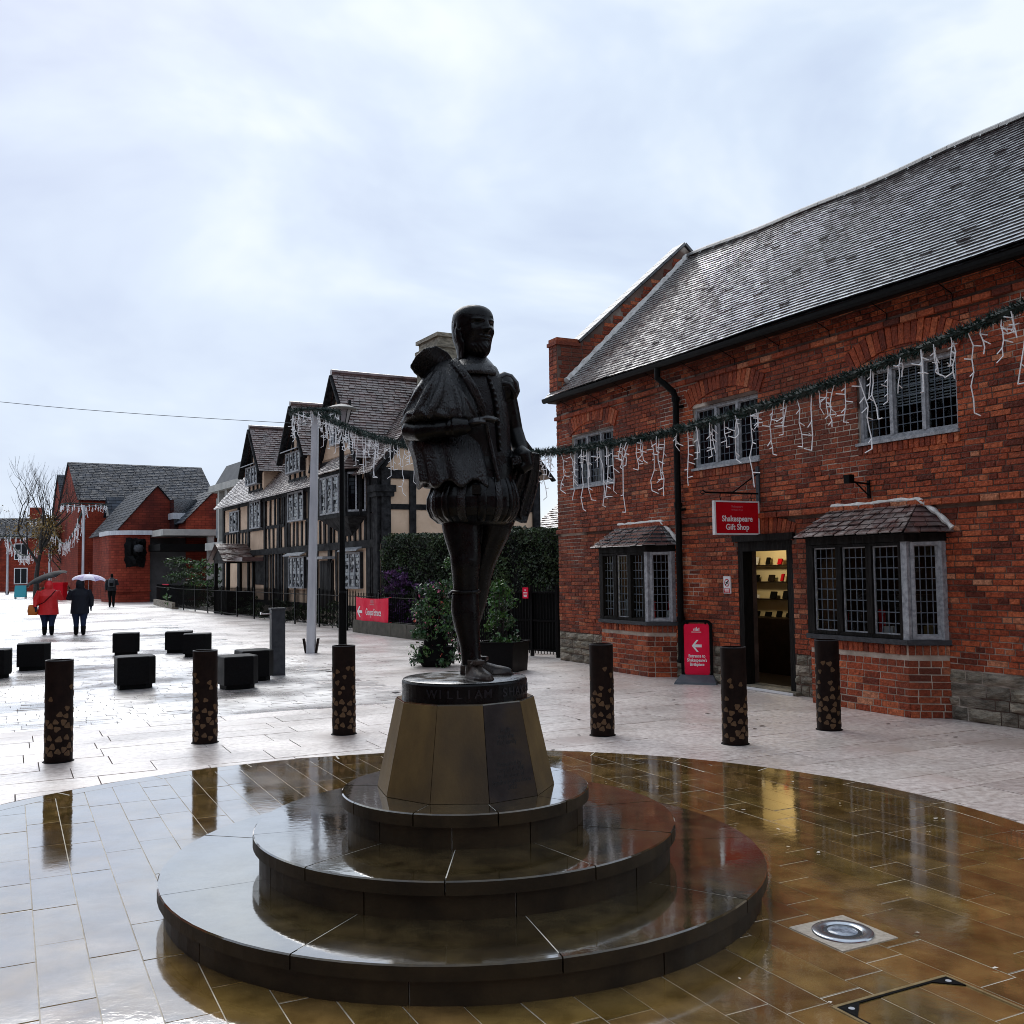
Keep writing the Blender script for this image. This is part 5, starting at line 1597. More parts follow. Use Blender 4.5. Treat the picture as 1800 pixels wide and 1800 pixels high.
def tim_end(y0, y1, z0, z1, d=.045):
    m = MB(); m.box(-.02, d + random.uniform(0, .012), y0, y1, z0, z1, .012); return m.build('timber', MT['timber'], hw)
# main members of the long front
tim(HL, 0, 2.38, 2.62, .09); tim(HL, 0, 4.52, 4.72, .07); tim(HL, 0, .42, .60, .06); tim(HL, -9.3, 3.40, 3.52); tim(-6.7, -4.2, 3.44, 3.56); tim(-1.1, 0, 3.44, 3.58)
for x in (HL, -16.0, -14.4, -11.95, -10.1, -9.1, -6.5, -4.4, -.9): tim(x, x + .24, .5, 4.6, .065, nm='post')
tim(-.36, .0, .3, 4.7, .10, nm='post')
x = HL + .35
while x < -.4:
    if not (-14.2 < x < -11.9): tim(x, x + .13, 2.62, 3.42 if x < -9.2 or x > -6.8 else 3.5)
    x += random.uniform(.42, .56)
x = -11.6
while x < -.5:
    if not (-8.75 < x < -6.75 or -5.45 < x < -3.85 or -2.95 < x < -1.4): tim(x, x + .15, .6, 2.38)
    x += random.uniform(.33, .42)
for x in (-11.2, -10.6, -9.7, -9.4, -6.2, -5.6, -5.0, -.62): tim(x, x + .13, 3.5, 4.55)
# gable end facing the square
tim_end(0, .30, .3, 4.75, .10); tim_end(HD - .25, HD, .3, 4.6, .08)
for y in (.92, 2.35, 3.9): tim_end(y, y + .22, .5, 4.5)
for z, h in ((4.42, .26), (3.50, .17), (2.38, .20), (.45, .2)): tim_end(.3, HD - .25, z, z + h, .035)
for s in (0, 1):
    m = MB(); p0 = Vector((.05, 0 if s == 0 else HD, HE)); p1 = Vector((.05, HD / 2, HR - .05)); m.beam(p0, p1, .12, .24, (1, 0, 0)); m.build('timber', MT['timber'], hw)
for y in (1.6, 2.65, 3.7):
    zt_ = HE + (HR - HE) * (1 - abs(y + .08 - HD / 2) / (HD / 2)) - .2
    tim_end(y, y + .16, 4.68, zt_, .03)
tim_end(1.2, 4.3, 5.9, 6.06, .03)
# bracket head of the corner post
m = MB(); m.box(-.5, .16, -.22, .45, 4.02, 4.22); m.box(-.42, .12, -.18, .40, 3.88, 4.02); m.build('jetty_bracket', MT['timber'], hw)
# main roof
rf = MB()
for s in (0, 1):
    y0, y1 = (-.38, HD / 2) if s == 0 else (HD + .38, HD / 2)
    rf.quad((HL - .25, y0, HE - .12), (.32, y0, HE - .12), (.32, y1, HR), (HL - .25, y1, HR))
roof_o = rf.build('roof', MT['tile_old'], house)
t_ = MB(); tiles(t_, (HL - .25, -.40, HE - .1), (.34, -.40, HE - .1), (.34, HD / 2, HR + .02), (HL - .25, HD / 2, HR + .02), .115, .19)
t_.build('roof_tile', MT['tile_old'], roof_o, kind='stuff')
m = MB(); m.tube([(HL - .25, HD / 2, HR + .02), (-9, HD / 2, HR - .03), (.34, HD / 2, HR + .02)], .12, 8); m.build('ridge', MT['tile_old'], roof_o)
for s in (0, 1):
    m = MB(); p0 = Vector((.30, -.4 if s == 0 else HD + .4, HE - .2)); p1 = Vector((.30, HD / 2, HR - .06)); m.beam(p0, p1, .06, .20, (1, 0, 0)); m.build('bargeboard', MT['timber'], roof_o)
def hwin(x0, x1, z0, z1, nl, d, hood=False, y=0.0, name='window'):
    """projecting leaded window"""
    m = MB(); fw = .06
    m.box(x0, x0 + fw, y - d, y, z0, z1); m.box(x1 - fw, x1, y - d, y, z0, z1); m.box(x0 + fw, x1 - fw, y - d, y, z1 - fw, z1); m.box(x0 + fw, x1 - fw, y - d - .02, y, z0, z0 + fw)
    lw = (x1 - x0) / nl
    for k in range(1, nl): m.box(x0 + k * lw - .025, x0 + k * lw + .025, y - d, y - .02, z0 + fw, z1 - fw)
    w = m.build(name, MT['frame_grey'], house)
    g = MB(); c, r = max(3, int((x1 - x0) / .12)), int((z1 - z0) / .12)
    for i in range(c):
        for j in range(r):
            xa, xb, za, zz = x0 + fw + (x1 - x0 - 2 * fw) * i / c, x0 + fw + (x1 - x0 - 2 * fw) * (i + 1) / c, z0 + fw + (z1 - z0 - 2 * fw) * j / r, z0 + fw + (z1 - z0 - 2 * fw) * (j + 1) / r
            u, v = random.gauss(0, .006), random.gauss(0, .006)
            g.quad((xa + .006, y - d + .03 - u - v, za + .006), (xb - .006, y - d + .03 + u - v, za + .006), (xb - .006, y - d + .03 + u + v, zz - .006), (xa + .006, y - d + .03 - u + v, zz - .006))
    g.build('leaded_glass', MT['glass_mottled'], w, kind='stuff')
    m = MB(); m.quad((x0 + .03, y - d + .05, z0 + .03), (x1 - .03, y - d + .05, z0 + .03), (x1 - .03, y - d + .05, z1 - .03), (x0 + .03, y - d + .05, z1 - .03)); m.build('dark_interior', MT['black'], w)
    m = MB(); m.box(x1 - .001, x1 + .02, y - d + .02, y, z0 + .02, z1 - .02); m.build('side_cheek', MT['timber'], w)
    if hood:
        m = MB(); m.loft([[(x0 - .12, y - d - .16, z1 + .02), (x1 + .12, y - d - .16, z1 + .02), (x1 + .12, y, z1 + .16), (x0 - .12, y, z1 + .16)], [(x0 - .12, y - d - .16, z1 + .06), (x1 + .12, y - d - .16, z1 + .06), (x1 + .12, y, z1 + .20), (x0 - .12, y, z1 + .20)]]); m.build('hood', MT['frame_grey'], w)
    return w
hwin(-8.6, -6.8, 3.52, 4.60, 3, .14); hwin(-13.8, -12.2, 3.48, 4.62, 3, .14); hwin(-17.3, -15.7, 3.46, 4.40, 3, .08)
hwin(-8.6, -6.8, 1.10, 2.24, 4, .12, True); hwin(-2.8, -1.4, 1.14, 2.28, 3, .12, True)
# door
m = MB(); m.box(-5.30, -4.0, -.05, .02, .35, 2.05); dr = m.build('door', MT['oak'], house)
for k in range(6):
    m = MB(); m.box(-5.2 + k * .19, -5.02 + k * .19, -.075, -.05, .40, 1.98); m.build('plank', MT['oak'], dr)
m = MB(); m.box(-5.45, -3.85, -.45, .0, 2.10, 2.18); m.build('door_hood', MT['frame_grey'], house)
# three gables
def gable(cx, hwid, zb, za, yf, name, dormer_wall, wz):
    slope = (za - zb) / hwid
    m = MB(); m.poly([(cx - hwid + .15, yf, zb - .1), (cx + hwid - .15, yf, zb - .1), (cx, yf, za - .18)])
    if dormer_wall:
        m.box(cx - hwid + .18, cx + hwid - .18, yf + .002, yf + 2.0, HE - .1, zb)
    g = m.build(name, MT['plaster'], house)
    yb = 2.9
    r = MB()
    for s in (-1, 1):
        r.quad((cx + s * (hwid + .18), yf - .3, zb - .18 * slope), (cx, yf - .3, za), (cx, yb, za), (cx + s * (hwid + .18), yb, zb - .18 * slope))
    ro = r.build('gable_roof', MT['tile_old'], g)
    t = MB()
    for s in (-1, 1):
        A, B = Vector((cx + s * (hwid + .2), yf - .32, zb - .2 * slope)), Vector((cx + s * (hwid + .2), yb, zb - .2 * slope))
        C, D = Vector((cx, yb, za + .02)), Vector((cx, yf - .32, za + .02))
        tiles(t, A, B, C, D, .115, .19)
    t.build('gable_tile', MT['tile_old'], ro, kind='stuff')
    m = MB(); m.tube([(cx, yf - .32, za + .02), (cx, yb, za + .02)], .10, 8); m.build('ridge', MT['tile_old'], ro)
    for s in (-1, 1):
        m = MB(); m.beam((cx + s * (hwid + .16), yf - .27, zb - .2 * slope - .06), (cx, yf - .27, za - .10), .07, .22, (0, 1, 0)); m.build('bargeboard', MT['timber'], g)
        m = MB(); m.beam((cx + s * (hwid - .1), yf - .03, zb), (cx + s * .08, yf - .03, za - .3), .06, .14, (0, 1, 0)); m.build('timber', MT['timber'], g)
    for x in (-.5, 0, .5):
        top = za - .3 - abs(x) * slope
        if top > wz: 
            m = MB(); m.box(cx + x * hwid * .9 - .06, cx + x * hwid * .9 + .06, yf - .05, yf, wz, top); m.build('timber', MT['timber'], g)
    m = MB(); m.box(cx - hwid + .1, cx + hwid - .1, yf - .06, yf, zb - .22, zb - .04); m.build('timber', MT['timber'], g)
    return g
g3 = gable(-2.9, 1.95, 5.35, 8.05, -.15, 'gable', False, 6.3)
g2 = gable(-7.55, 1.30, 6.0, 7.75, -.05, 'gable', True, 6.1)
g1 = gable(-13.05, 1.30, 5.95, 7.62, -.05, 'gable', True, 6.1)
for cx in (-7.6, -13.1): 
    hwin(cx - .85, cx + .85, 5.27, 6.03, 4, .22, True, -.05)
    for x in (-.9, -.3, .3, .8): 
        m = MB(); m.box(cx + x - .06, cx + x + .06, -.10, -.05, 4.75, 5.27); m.build('timber', MT['timber'], hw)
    m = MB(); m.box(cx - 1, cx + 1, -.10, -.05, 4.98, 5.08); m.build('timber', MT['timber'], hw)
m = MB(); m.quad((-4.7, -.15, 4.5), (-1.1, -.15, 4.5), (-1.1, -.15, 5.4), (-4.7, -.15, 5.4)); m.quad((-1.1, -.15, 4.5), (-1.1, 0.3, 4.5), (-1.1, 0.3, 5.4), (-1.1, -.15, 5.4)); m.build('gable_infill', MT['plaster'], g3)
for x in (-4.7, -1.25): 
    m = MB(); m.box(x, x + .16, -.22, -.14, 3.4, 5.3); m.build('timber', MT['timber'], g3)
hwin(-3.5, -2.3, 5.75, 6.45, 3, .18, True, -.15)
# oriel window under the large gable
orl = MB()
of = [(-4.15, -.02), (-3.85, -.55), (-1.45, -.55), (-1.0, -.02)]
orl.prism(of, 3.36, 3.50); orl.prism([(x, y) for x, y in of], 4.72, 4.82)
for x, y in of[1:3]: orl.box(x - .06, x + .06, y - .02, y + .10, 3.5, 4.72)
orl = orl.build('oriel_window', MT['timber'], house, fix=True)
for (p, q, nl) in ((of[1], of[2], 4), (of[2], of[3], 2), (of[0], of[1], 1)):
    T, Ln = seg_T(p, q)
    m = MB(T); fw = .05
    for k in range(nl + 1):
        x = .06 + (Ln - .12) * k / nl; m.box(x - .025, x + .025, -.01, .05, 3.5, 4.72)
    m.box(.06, Ln - .06, -.01, .05, 3.5, 3.56); m.box(.06, Ln - .06, -.01, .05, 4.66, 4.72)
    fr_ = m.build('light_frame', MT['frame_grey'], orl)
    g = MB(T); c, r = max(3, int(Ln / .12)), 9
    for i in range(c):
        for j in range(r):
            xa, xb, za, zz = .06 + (Ln - .12) * i / c, .06 + (Ln - .12) * (i + 1) / c, 3.55 + 1.12 * j / r, 3.55 + 1.12 * (j + 1) / r
            u, v = random.gauss(0, .006), random.gauss(0, .006)
            g.quad((xa + .006, .03 - u - v, za + .006), (xb - .006, .03 + u - v, za + .006), (xb - .006, .03 + u + v, zz - .006), (xa + .006, .03 - u + v, zz - .006))
    g.build('leaded_glass', MT['glass_mottled'] if nl != 2 else MT['glass_dark'], fr_, kind='stuff')
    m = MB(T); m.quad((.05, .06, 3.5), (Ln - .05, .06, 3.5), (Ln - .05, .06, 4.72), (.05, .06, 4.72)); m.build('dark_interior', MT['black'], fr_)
m = MB(); m.loft([[(-3.9, -.5, 3.36), (-1.4, -.5, 3.36), (-1.1, 0, 3.36), (-4.1, 0, 3.36)], [(-3.3, -.25, 3.05), (-1.9, -.25, 3.05), (-1.7, 0, 3.05), (-3.4, 0, 3.05)], [(-2.9, -.03, 2.8), (-2.2, -.03, 2.8), (-2.2, 0, 2.8), (-2.9, 0, 2.8)]]); m.build('oriel_corbel', MT['timber'], orl)
E0 = [Vector((-4.3, -.02, 4.80)), Vector((-3.95, -.72, 4.80)), Vector((-1.35, -.72, 4.80)), Vector((-.85, -.02, 4.80))]
TL, TR = Vector((-3.5, -.15, 5.36)), Vector((-2.0, -.15, 5.36))
m = MB(); m.add([*E0, TL, TR], [(0, 1, 4), (1, 2, 5, 4), (2, 3, 5), (3, 0, 4, 5)]); oh = m.build('oriel_roof', MT['tile_old'], orl)
t = MB(); tiles(t, E0[1], E0[2], TR, TL, .11, .18); tiles(t, E0[2], E0[3], TR + Vector((.01, .01, 0)), TR, .11, .18); tiles(t, E0[0], E0[1], TL, TL - Vector((.01, -.01, 0)), .11, .18); t.build('oriel_tile', MT['tile_old'], oh, kind='stuff')
# entrance porch
px0, px1, pd = -15.6, -13.4, 1.15
m = MB()
for x in (px0, px1 - .14): m.box(x, x + .14, -pd, -pd + .14, 0, 2.15); m.box(x, x + .14, -.1, 0, 0, 2.15)
m.box(px0, px1, -pd, -pd + .14, 2.1, 2.24); m.box(px0, px0 + .14, -pd + .14, 0, 2.1, 2.24); m.box(px1 - .14, px1, -pd + .14, 0, 2.1, 2.24); m.box(px0 + .14, px1 - .14, -pd + .04, -pd + .10, .0, .95)
m.box(px1 - .10, px1 - .04, -pd + .14, -.1, 0, .95)
por = m.build('porch', MT['oak'], house)
m = MB()
pc = (px0 + px1) / 2
for s in (-1, 1): m.quad((pc + s * 1.35, -pd - .2, 2.15), (pc, -pd - .2, 2.88), (pc, 0.05, 2.88), (pc + s * 1.35, 0.05, 2.15))
pr = m.build('porch_roof', MT['tile_old'], por)
t = MB()
for s in (-1, 1): tiles(t, (pc + s * 1.38, -pd - .22, 2.15), (pc + s * 1.38, .05, 2.15), (pc, .05, 2.9), (pc, -pd - .22, 2.9), .11, .18)
t.build('porch_tile', MT['tile_old'], pr, kind='stuff')
m = MB(); m.poly([(pc - 1.15, -pd - .05, 2.24), (pc + 1.15, -pd - .05, 2.24), (pc, -pd - .05, 2.82)]); m.build('porch_gable', MT['oak'], por)
tim(-13.3, -11.9, 1.2, 2.3, .03); 
m = MB(); m.box(px1, -12.0, -.9, 0, 2.15, 2.3); m.build('lean_to', MT['tile_old'], por)
# chimney stack
m = MB(); m.box(-2.35, -.75, 2.3, 3.3, 7.3, 8.75); m.box(-2.4, -.7, 2.25, 3.35, 8.75, 8.86); m.box(-2.3, -.8, 2.35, 3.25, 8.86, 9.10); m.box(-2.38, -.72, 2.27, 3.33, 9.10, 9.22); m.build('chimney', MT['stone'], house)
# low outbuilding roof to the right of the gable end
m = MB(); m.box(-2, 2.5, 6.2, 8, 0, 2.6); ob = m.build('rear_wing', MT['plaster'], house)
t = MB(); tiles(t, (-2, 5.7, 2.5), (3, 5.7, 2.5), (3, 8, 4.3), (-2, 8, 4.3), .13, .22); t.build('wing_tile', MT['tile_old'], ob, kind='stuff')

# ------------------------------------------------------------------ railings, wall, gate
FA, FB = Vector((-2.35, 24.35, 0)), Vector((-16.3, 48.2, 0))
fd = (FB - FA).normalized()
fence = empty('iron_railings', FA, math.atan2(fd.y, fd.x))
tag(fence, 'long black iron railings in front of the half-timbered house', 'railings')
FLn = (FB - FA).length
LOWW = 3.9
m = MB(); m.tube([(0, 0, .98), (FLn, 0, .98)], .014, 4); m.build('rail', MT['iron'], fence)
m = MB(); m.tube([(0, 0, .36), (LOWW, 0, .36)], .014, 4); m.tube([(LOWW, 0, .10), (FLn, 0, .10)], .014, 4); m.build('rail', MT['iron'], fence)
m = MB(); m.tube([(0, 0, .08), (0, 0, 1.08)], .012, 4); m.add([(-.014, 0, 1.08), (.014, 0, 1.08), (0, 0, 1.17), (0, .014, 1.08), (0, -.014, 1.08)], [(0, 1, 2), (3, 4, 2)])
bal = m.mesh('baluster'); bal.materials.append(MT['iron'])
m = MB(); m.tube([(0, 0, .34), (0, 0, 1.08)], .012, 4); m.add([(-.014, 0, 1.08), (.014, 0, 1.08), (0, 0, 1.17)], [(0, 1, 2)])
bal2 = m.mesh('baluster'); bal2.materials.append(MT['iron'])
n = int(FLn / .118)
for k in range(n):
    inst('baluster', bal2 if k * .118 < LOWW else bal, fence, Matrix.Translation((k * .118 + .05, 0, 0)))
for k in range(12):
    m = MB(); x = k * 2.35; m.box(x - .022, x + .022, -.022, .022, .0, 1.12); m.lathe([(.03, 1.12), (.035, 1.15), (.001, 1.19)], 8, x, 0); m.build('post', MT['iron'], fence)
lw = empty('low_garden_wall', FA - fd * 1.6, math.atan2(fd.y, fd.x))
tag(lw, 'low mossy stone wall under the railings with the red banner', 'wall')
x = 0
while x < LOWW + 1.6:
    l = random.uniform(.7, 1.1); l = min(l, LOWW + 1.62 - x)
    m = MB(); m.box(x, x + l - .01, -.14, .14, 0, .34, .006); m.build('stone_block', pm('mossy_stone', (.035, .032, .02), (.085, .078, .055), scale=5, rough=.7, bump=.5, bscale=30) if x == 0 else bpy.data.materials['mossy_stone'], lw); x += l
# banner tied to the railings
bn = empty('groups_banner', FA + fd * 2.65 + Vector((fd.y, -fd.x, 0)) * -.05, math.atan2(fd.y, fd.x) + PI)
tag(bn, 'bright red vinyl banner with white arrow tied to the railings', 'banner')
# local x runs along the railings towards us, local -y faces the street
def BT(a, d, z): return (a, -.035 + d + .012 * math.sin(a * 5 + z * 3) + .006 * math.sin(a * 13), z)
W0, W1, Z0, Z1 = -1.14, 1.06, .33, .97
m = MB(BT)
nx, nz = 24, 8
rr = [[(W0 + (W1 - W0) * i / nx, 0, Z0 + (Z1 - Z0) * j / nz - .03 * math.sin(PI * i / nx) * (1 if j == nz else .3)) for i in range(nx + 1)] for j in range(nz + 1)]
m.loft(rr, False, False); m.build('vinyl_sheet', MT['sign_bright'], bn, smooth=True)
def bt_text(s, size, x, z, sx=1.0, mat='sign_text'):
    o = add_text(s, size, MT[mat], bn, (x, 0, z), (1, 0, 0), (0, 0, 1), 'lettering', .0, .004, sx)
    for v in o.data.vertices: v.co = Vector(BT(v.co.x, -.006, v.co.z))
bt_text('Groups Entrance', .25, .10, .575, .62)
m = MB(BT); m.poly([(-1.06 + x, -.006, .575 + z) for x, z in ((0, 0), (.17, .15), (.26, .15), (.14, .035), (.42, .035), (.42, -.035), (.14, -.035), (.26, -.15), (.17, -.15))]); m.build('arrow', MT['sign_text'], bn)
m = MB(BT)
for k in range(4): m.quad((-.10 + k * .055, -.006, .815), (-.065 + k * .055, -.006, .815), (-.065 + k * .055, -.006, .90), (-.10 + k * .055, -.006, .90))
m.quad((-.16, -.006, .77), (.16, -.006, .77), (.16, -.006, .795), (-.16, -.006, .795)); m.build('small_emblem', MT['sign_pink'], bn)
for x, z in ((W0, Z1), (W1, Z1), (W0, Z0), (W1, Z0)):
    m = MB(); m.tube([(x, -.03, z), (x + (.06 if x > 0 else -.06), .04, z + .02)], .006, 5); m.build('tie', MT['sign_bright'], bn)
# gate by the corner of the shop
GA, GB = Vector((-.12, 19.75, 0)), Vector((.83, 18.75, 0))
gd = (GB - GA).normalized()
gate = empty('iron_gate', GA, math.atan2(gd.y, gd.x))
tag(gate, 'black iron gate between the shop corner and the hedge', 'gate')
GL = (GB - GA).length
m = MB()
for z in (.12, .68, 1.22): m.box(0, GL, -.018, .018, z - .018, z + .018)
m.build('gate_rail', MT['iron'], gate)
for x in (0, GL * .5, GL): 
    m = MB(); m.box(x - .028, x + .028, -.028, .028, 0, 1.34); m.build('gate_post', MT['iron'], gate)
m = MB(); m.tube([(0, 0, .05), (0, 0, 1.30)], .010, 5); m.add([(-.018, 0, 1.3), (.018, 0, 1.3), (0, 0, 1.40)], [(0, 1, 2)])
pk = m.mesh('picket'); pk.materials.append(MT['iron'])
for k in range(17): inst('picket', pk, gate, Matrix.Translation((.05 + k * (GL - .1) / 16, 0, 0)))
m = MB(); m.box(0.03, GL - .03, .02, .03, .10, 1.20); m.build('backing_mesh', MT['black'], gate)
gs = empty('gate_notice', GA + gd * (GL * .42) + Vector((gd.y, -gd.x, 0)) * .05, math.atan2(gd.y, gd.x))
tag(gs, 'small red notice fixed to the iron gate', 'sign')
m = MB(); m.box(-.075, .075, -.012, .0, 1.10, 1.31); m.build('panel', MT['sign_bright'], gs)
m = MB()
for z, w in ((1.21, .055), (1.185, .055), (1.155, .045), (1.135, .04)): m.box(-w, w, -.0135, -.012, z - .006, z + .006)
m.build('notice_lines', MT['sign_text'], gs)
m = MB(); 
for k in range(3): m.box(-.016 + k * .013, -.008 + k * .013, -.013, -.012, 1.245, 1.272)
m.build('small_emblem', MT['sign_text'], gs)
# railings between banner wall and gate
R2 = empty('iron_railings', GA, math.atan2((FA - fd * 1.6 - GA).y, (FA - fd * 1.6 - GA).x))
tag(R2, 'short run of black railings between the gate and the low wall', 'railings')
L2 = (FA - fd * 1.6 - GA).length
m = MB(); m.tube([(0, 0, .98), (L2, 0, .98)], .014, 4); m.tube([(0, 0, .10), (L2, 0, .10)], .014, 4); m.build('rail', MT['iron'], R2)
for k in range(int(L2 / .118)): inst('baluster', bal, R2, Matrix.Translation((k * .118 + .08, 0, 0)))

# ------------------------------------------------------------------ planting
def leafcloud(mb, pts, size, flat=.0):
    for p in pts:
        s = size * random.uniform(.6, 1.3)
        a, b = random.random() * 6.28, random.uniform(-1.2, 1.2)
        d = Vector((math.cos(a) * math.cos(b), math.sin(a) * math.cos(b), math.sin(b)))
        e = d.cross(Vector((random.gauss(0, 1), random.gauss(0, 1), random.gauss(0, 1)))).normalized()
        p = Vector(p)
        mb.add([p - d * s, p - d * .1 * s + e * s * .5, p + d * s, p - d * .1 * s - e * s * .5], [(0, 1, 2, 3)])
random.seed(50)
HA, HB_ = Vector((-3.2, 27.55, 0)), Vector((1.9, 21.2, 0))
hd_ = (HB_ - HA).normalized(); hn = Vector((-hd_.y, hd_.x, 0))
hedge = empty('clipped_hedge', HA, 0)
tag(hedge, 'tall dark clipped hedge behind the gate and railings', 'hedge')
HLn = (HB_ - HA).length
m = MB(); pp = []
for i in range(30):
    for j in range(13): pass
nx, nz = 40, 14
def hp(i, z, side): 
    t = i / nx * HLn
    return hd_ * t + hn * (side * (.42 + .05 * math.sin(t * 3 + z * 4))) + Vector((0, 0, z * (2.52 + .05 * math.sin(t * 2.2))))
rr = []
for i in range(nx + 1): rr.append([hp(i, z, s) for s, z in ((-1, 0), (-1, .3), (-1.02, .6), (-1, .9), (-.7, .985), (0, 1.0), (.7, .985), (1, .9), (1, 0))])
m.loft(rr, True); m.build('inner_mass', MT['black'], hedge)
m = MB(); P = []
for k in range(26000):
    t = random.random() * HLn; z = random.random() ** .8
    if random.random() < .25: q = hd_ * t + hn * random.uniform(-.5, .5) + Vector((0, 0, 2.50 + random.uniform(-.03, .10) + .06 * math.sin(t * 1.7) + .05 * math.sin(t * 4.1)))
    else: q = hd_ * t + hn * (random.choice((-1, -1, -1, 1)) * (.43 + random.uniform(-.02, .07) + .07 * max(0, math.sin(t * 5 + z * 9) * math.sin(t * 2.3 - z * 6)))) + Vector((0, 0, z * 2.55))
    P.append(q)
leafcloud(m, P, .045); m.build('foliage', MT['hedge'], hedge)
def shrub(name, loc, label, cat, mats, n, rx, ry, z0, z1, size, stems=9, seed=0, group=None, shape=None):
    random.seed(seed)
    r = empty(name, loc); tag(r, label, cat, group)
    m = MB()
    tips = []
    for k in range(stems):
        a, rr_ = random.random() * 6.28, random.random() ** .5
        tip = Vector((rx * rr_ * math.cos(a), ry * rr_ * math.sin(a), z1 * random.uniform(.7, 1)))
        tips.append(tip); m.tube([(tip.x * .15, tip.y * .15, 0), (tip.x * .6, tip.y * .6, tip.z * .55), tip], [.012, .008, .003], 4)
    m.build('stem', MT['bark'], r)
    for mi, (mat, frac) in enumerate(mats):
        m = MB(); P = []
        cl = [(random.random() * 6.28, random.random() ** .5, random.random()) for _ in range(max(8, n // 45))]
        for k in range(int(n * frac)):
            a, q, h = random.choice(cl)
            w = shape(h) if shape else (1 - .5 * abs(h - .4))
            P.append(Vector((rx * w * q * math.cos(a) + random.gauss(0, .07 * rx + .02), ry * w * q * math.sin(a) + random.gauss(0, .07 * ry + .02), z0 + (z1 - z0) * h + random.gauss(0, .04))))
        leafcloud(m, P, size if mi == 0 else size * .8); m.build('foliage' if mi == 0 else 'blossom', MT[mat], r)
    return r
shrub('lavender_bush', (-3.0, 26.35, 0), 'reddish purple flowering bush above the red banner', 'bush', (('purple', 1.0),), 2600, .50, .38, .3, 1.75, .045, 30, 1)
shrub('lavender_bush', (-1.95, 24.85, 0), 'blue purple flowering bush between the banner and the tall planter', 'bush', (('purple', .9), ('leaf_dark', .3)), 2200, .6, .5, .2, 1.35, .04, 30, 2)
# tall tower of flowers
fp = shrub('flower_tower', (-1.36, 17.45, 0), 'tall leafy tower planter with pink and coral flowers left of the statue', 'planter', (('leaf_dark', .75), ('pink', .02), ('coral', .012), ('leaf', .35)), 3600, .46, .42, .08, 1.42, .040, 14, 3, shape=lambda h: 1.05 - .45 * h)
m = MB(); m.lathe([(.24, 0), (.32, .12), (.30, .34), (.22, .36), (.18, .62), (.10, .9), (.04, 1.2)], 20); m.build('planter_body', MT['black'], fp)
shrub('climbing_plant', (-1.10, 17.9, 0), 'thin light green climber rising behind the statue leg', 'plant', (('leaf', 1.0),), 500, .20, .16, 1.1, 1.88, .035, 6, 4)
bp = empty('black_planter', (-.17, 16.45, 0), math.radians(-25)); tag(bp, 'square black planter box with a leafy shrub right of the statue legs', 'planter')
m = MB(); m.loft([[(-.29, -.29, 0), (.29, -.29, 0), (.29, .29, 0), (-.29, .29, 0)], [(-.32, -.32, .46), (.32, -.32, .46), (.32, .32, .46), (-.32, .32, .46)]], True); m.build('box', MT['granite_black'], bp)
m = MB()
for a, b, c, d in ((-.34, .34, -.34, -.30), (-.34, .34, .30, .34), (-.34, -.30, -.30, .30), (.30, .34, -.30, .30)): m.box(a, b, c, d, .455, .49)
m.build('rim', MT['iron'], bp)
shrub('planter_shrub', (-.20, 16.5, .44), 'leafy green shrub growing in the square black planter', 'shrub', (('leaf', .6), ('leaf_dark', .5)), 1500, .34, .3, .02, .98, .04, 10, 6, shape=lambda h: 1 - .55 * h)

random.seed(61)
for k in range(7):
    t = 5.2 + k * 2.6
    p = FA + fd * t + NB * .7
    shrub('garden_bush', p, ('first', 'second', 'third', 'fourth', 'fifth', 'sixth', 'seventh')[k] + ' low dark bush behind the railings, counted from the red banner', 'bush', (('hedge', 1.0),), 900, .9, .35, .05, .55 + .15 * (k % 2), .05, 6, 70 + k, group='low bushes behind the railings')
# ------------------------------------------------------------------ street furniture
random.seed(80)
# black granite seats
def seat(x, y, w, d, h, rz, lb):
    r = empty('granite_seat', (x, y, 0), math.radians(rz)); tag(r, lb, 'seat', 'black granite cube seats in the street')
    m = MB(); c = .012
    def ring(e, z, f=.10): return [(-w + e, -d + e, z), (w - e - f, -d + e, z), (w - e, -d + e + f, z), (w - e, d - e, z), (-w + e + f, d - e, z), (-w + e, d - e - f, z)]
    m.loft([ring(.0, .07), ring(0, h - c), ring(c, h)]); m.build('block', MT['granite_black'], r)
    m = MB(); m.loft([ring(.04, 0), ring(.04, .07)]); m.build('recessed_foot', MT['black'], r)
for a in ((-8.07, 20.85, .26, .26, .46, 20, 'black granite cube seat standing alone behind the others, nearest the two umbrellas'),
          (-5.58, 14.75, .27, .25, .47, 28, 'black granite cube seat between the first two bollards from the left'),
          (-8.55, 17.85, .27, .25, .47, 24, 'black granite cube seat behind the leftmost bollard'),
          (-8.55, 16.45, .27, .25, .47, 24, 'black granite cube seat cut by the left edge of the picture'),
          (-7.12, 21.3, .27, .25, .45, 15, 'black granite cube seat, further one of the pair left of the second bollard'),
          (-6.40, 20.25, .27, .25, .46, 15, 'black granite cube seat, nearer one of the pair left of the second bollard'),
          (-4.02, 14.55, .26, .26, .47, 32, 'black granite cube seat half hidden by the second bollard, the nearer one'),
          (-4.05, 15.6, .26, .26, .47, 32, 'black granite cube seat half hidden by the second bollard, the further one')): seat(*a)
# slim steel post with a shelf
sp_ = empty('drinking_fountain', (-3.86, 16.35, 0), math.radians(22)); tag(sp_, 'slim dark steel fountain post with a small bright spout tray', 'fountain')
m = MB(); m.box(-.11, .11, -.11, .11, 0, 1.06); m.build('column', MT['steel_dark'], sp_)
m = MB(); m.box(-.125, .125, -.125, .125, 1.06, 1.085); m.build('cap', MT['steel_dark'], sp_)
m = MB(); m.box(-.27, -.11, -.07, .07, .985, 1.0); m.box(-.27, -.25, -.07, .07, 1.0, 1.02); m.build('tray', MT['steel_bright'], sp_)
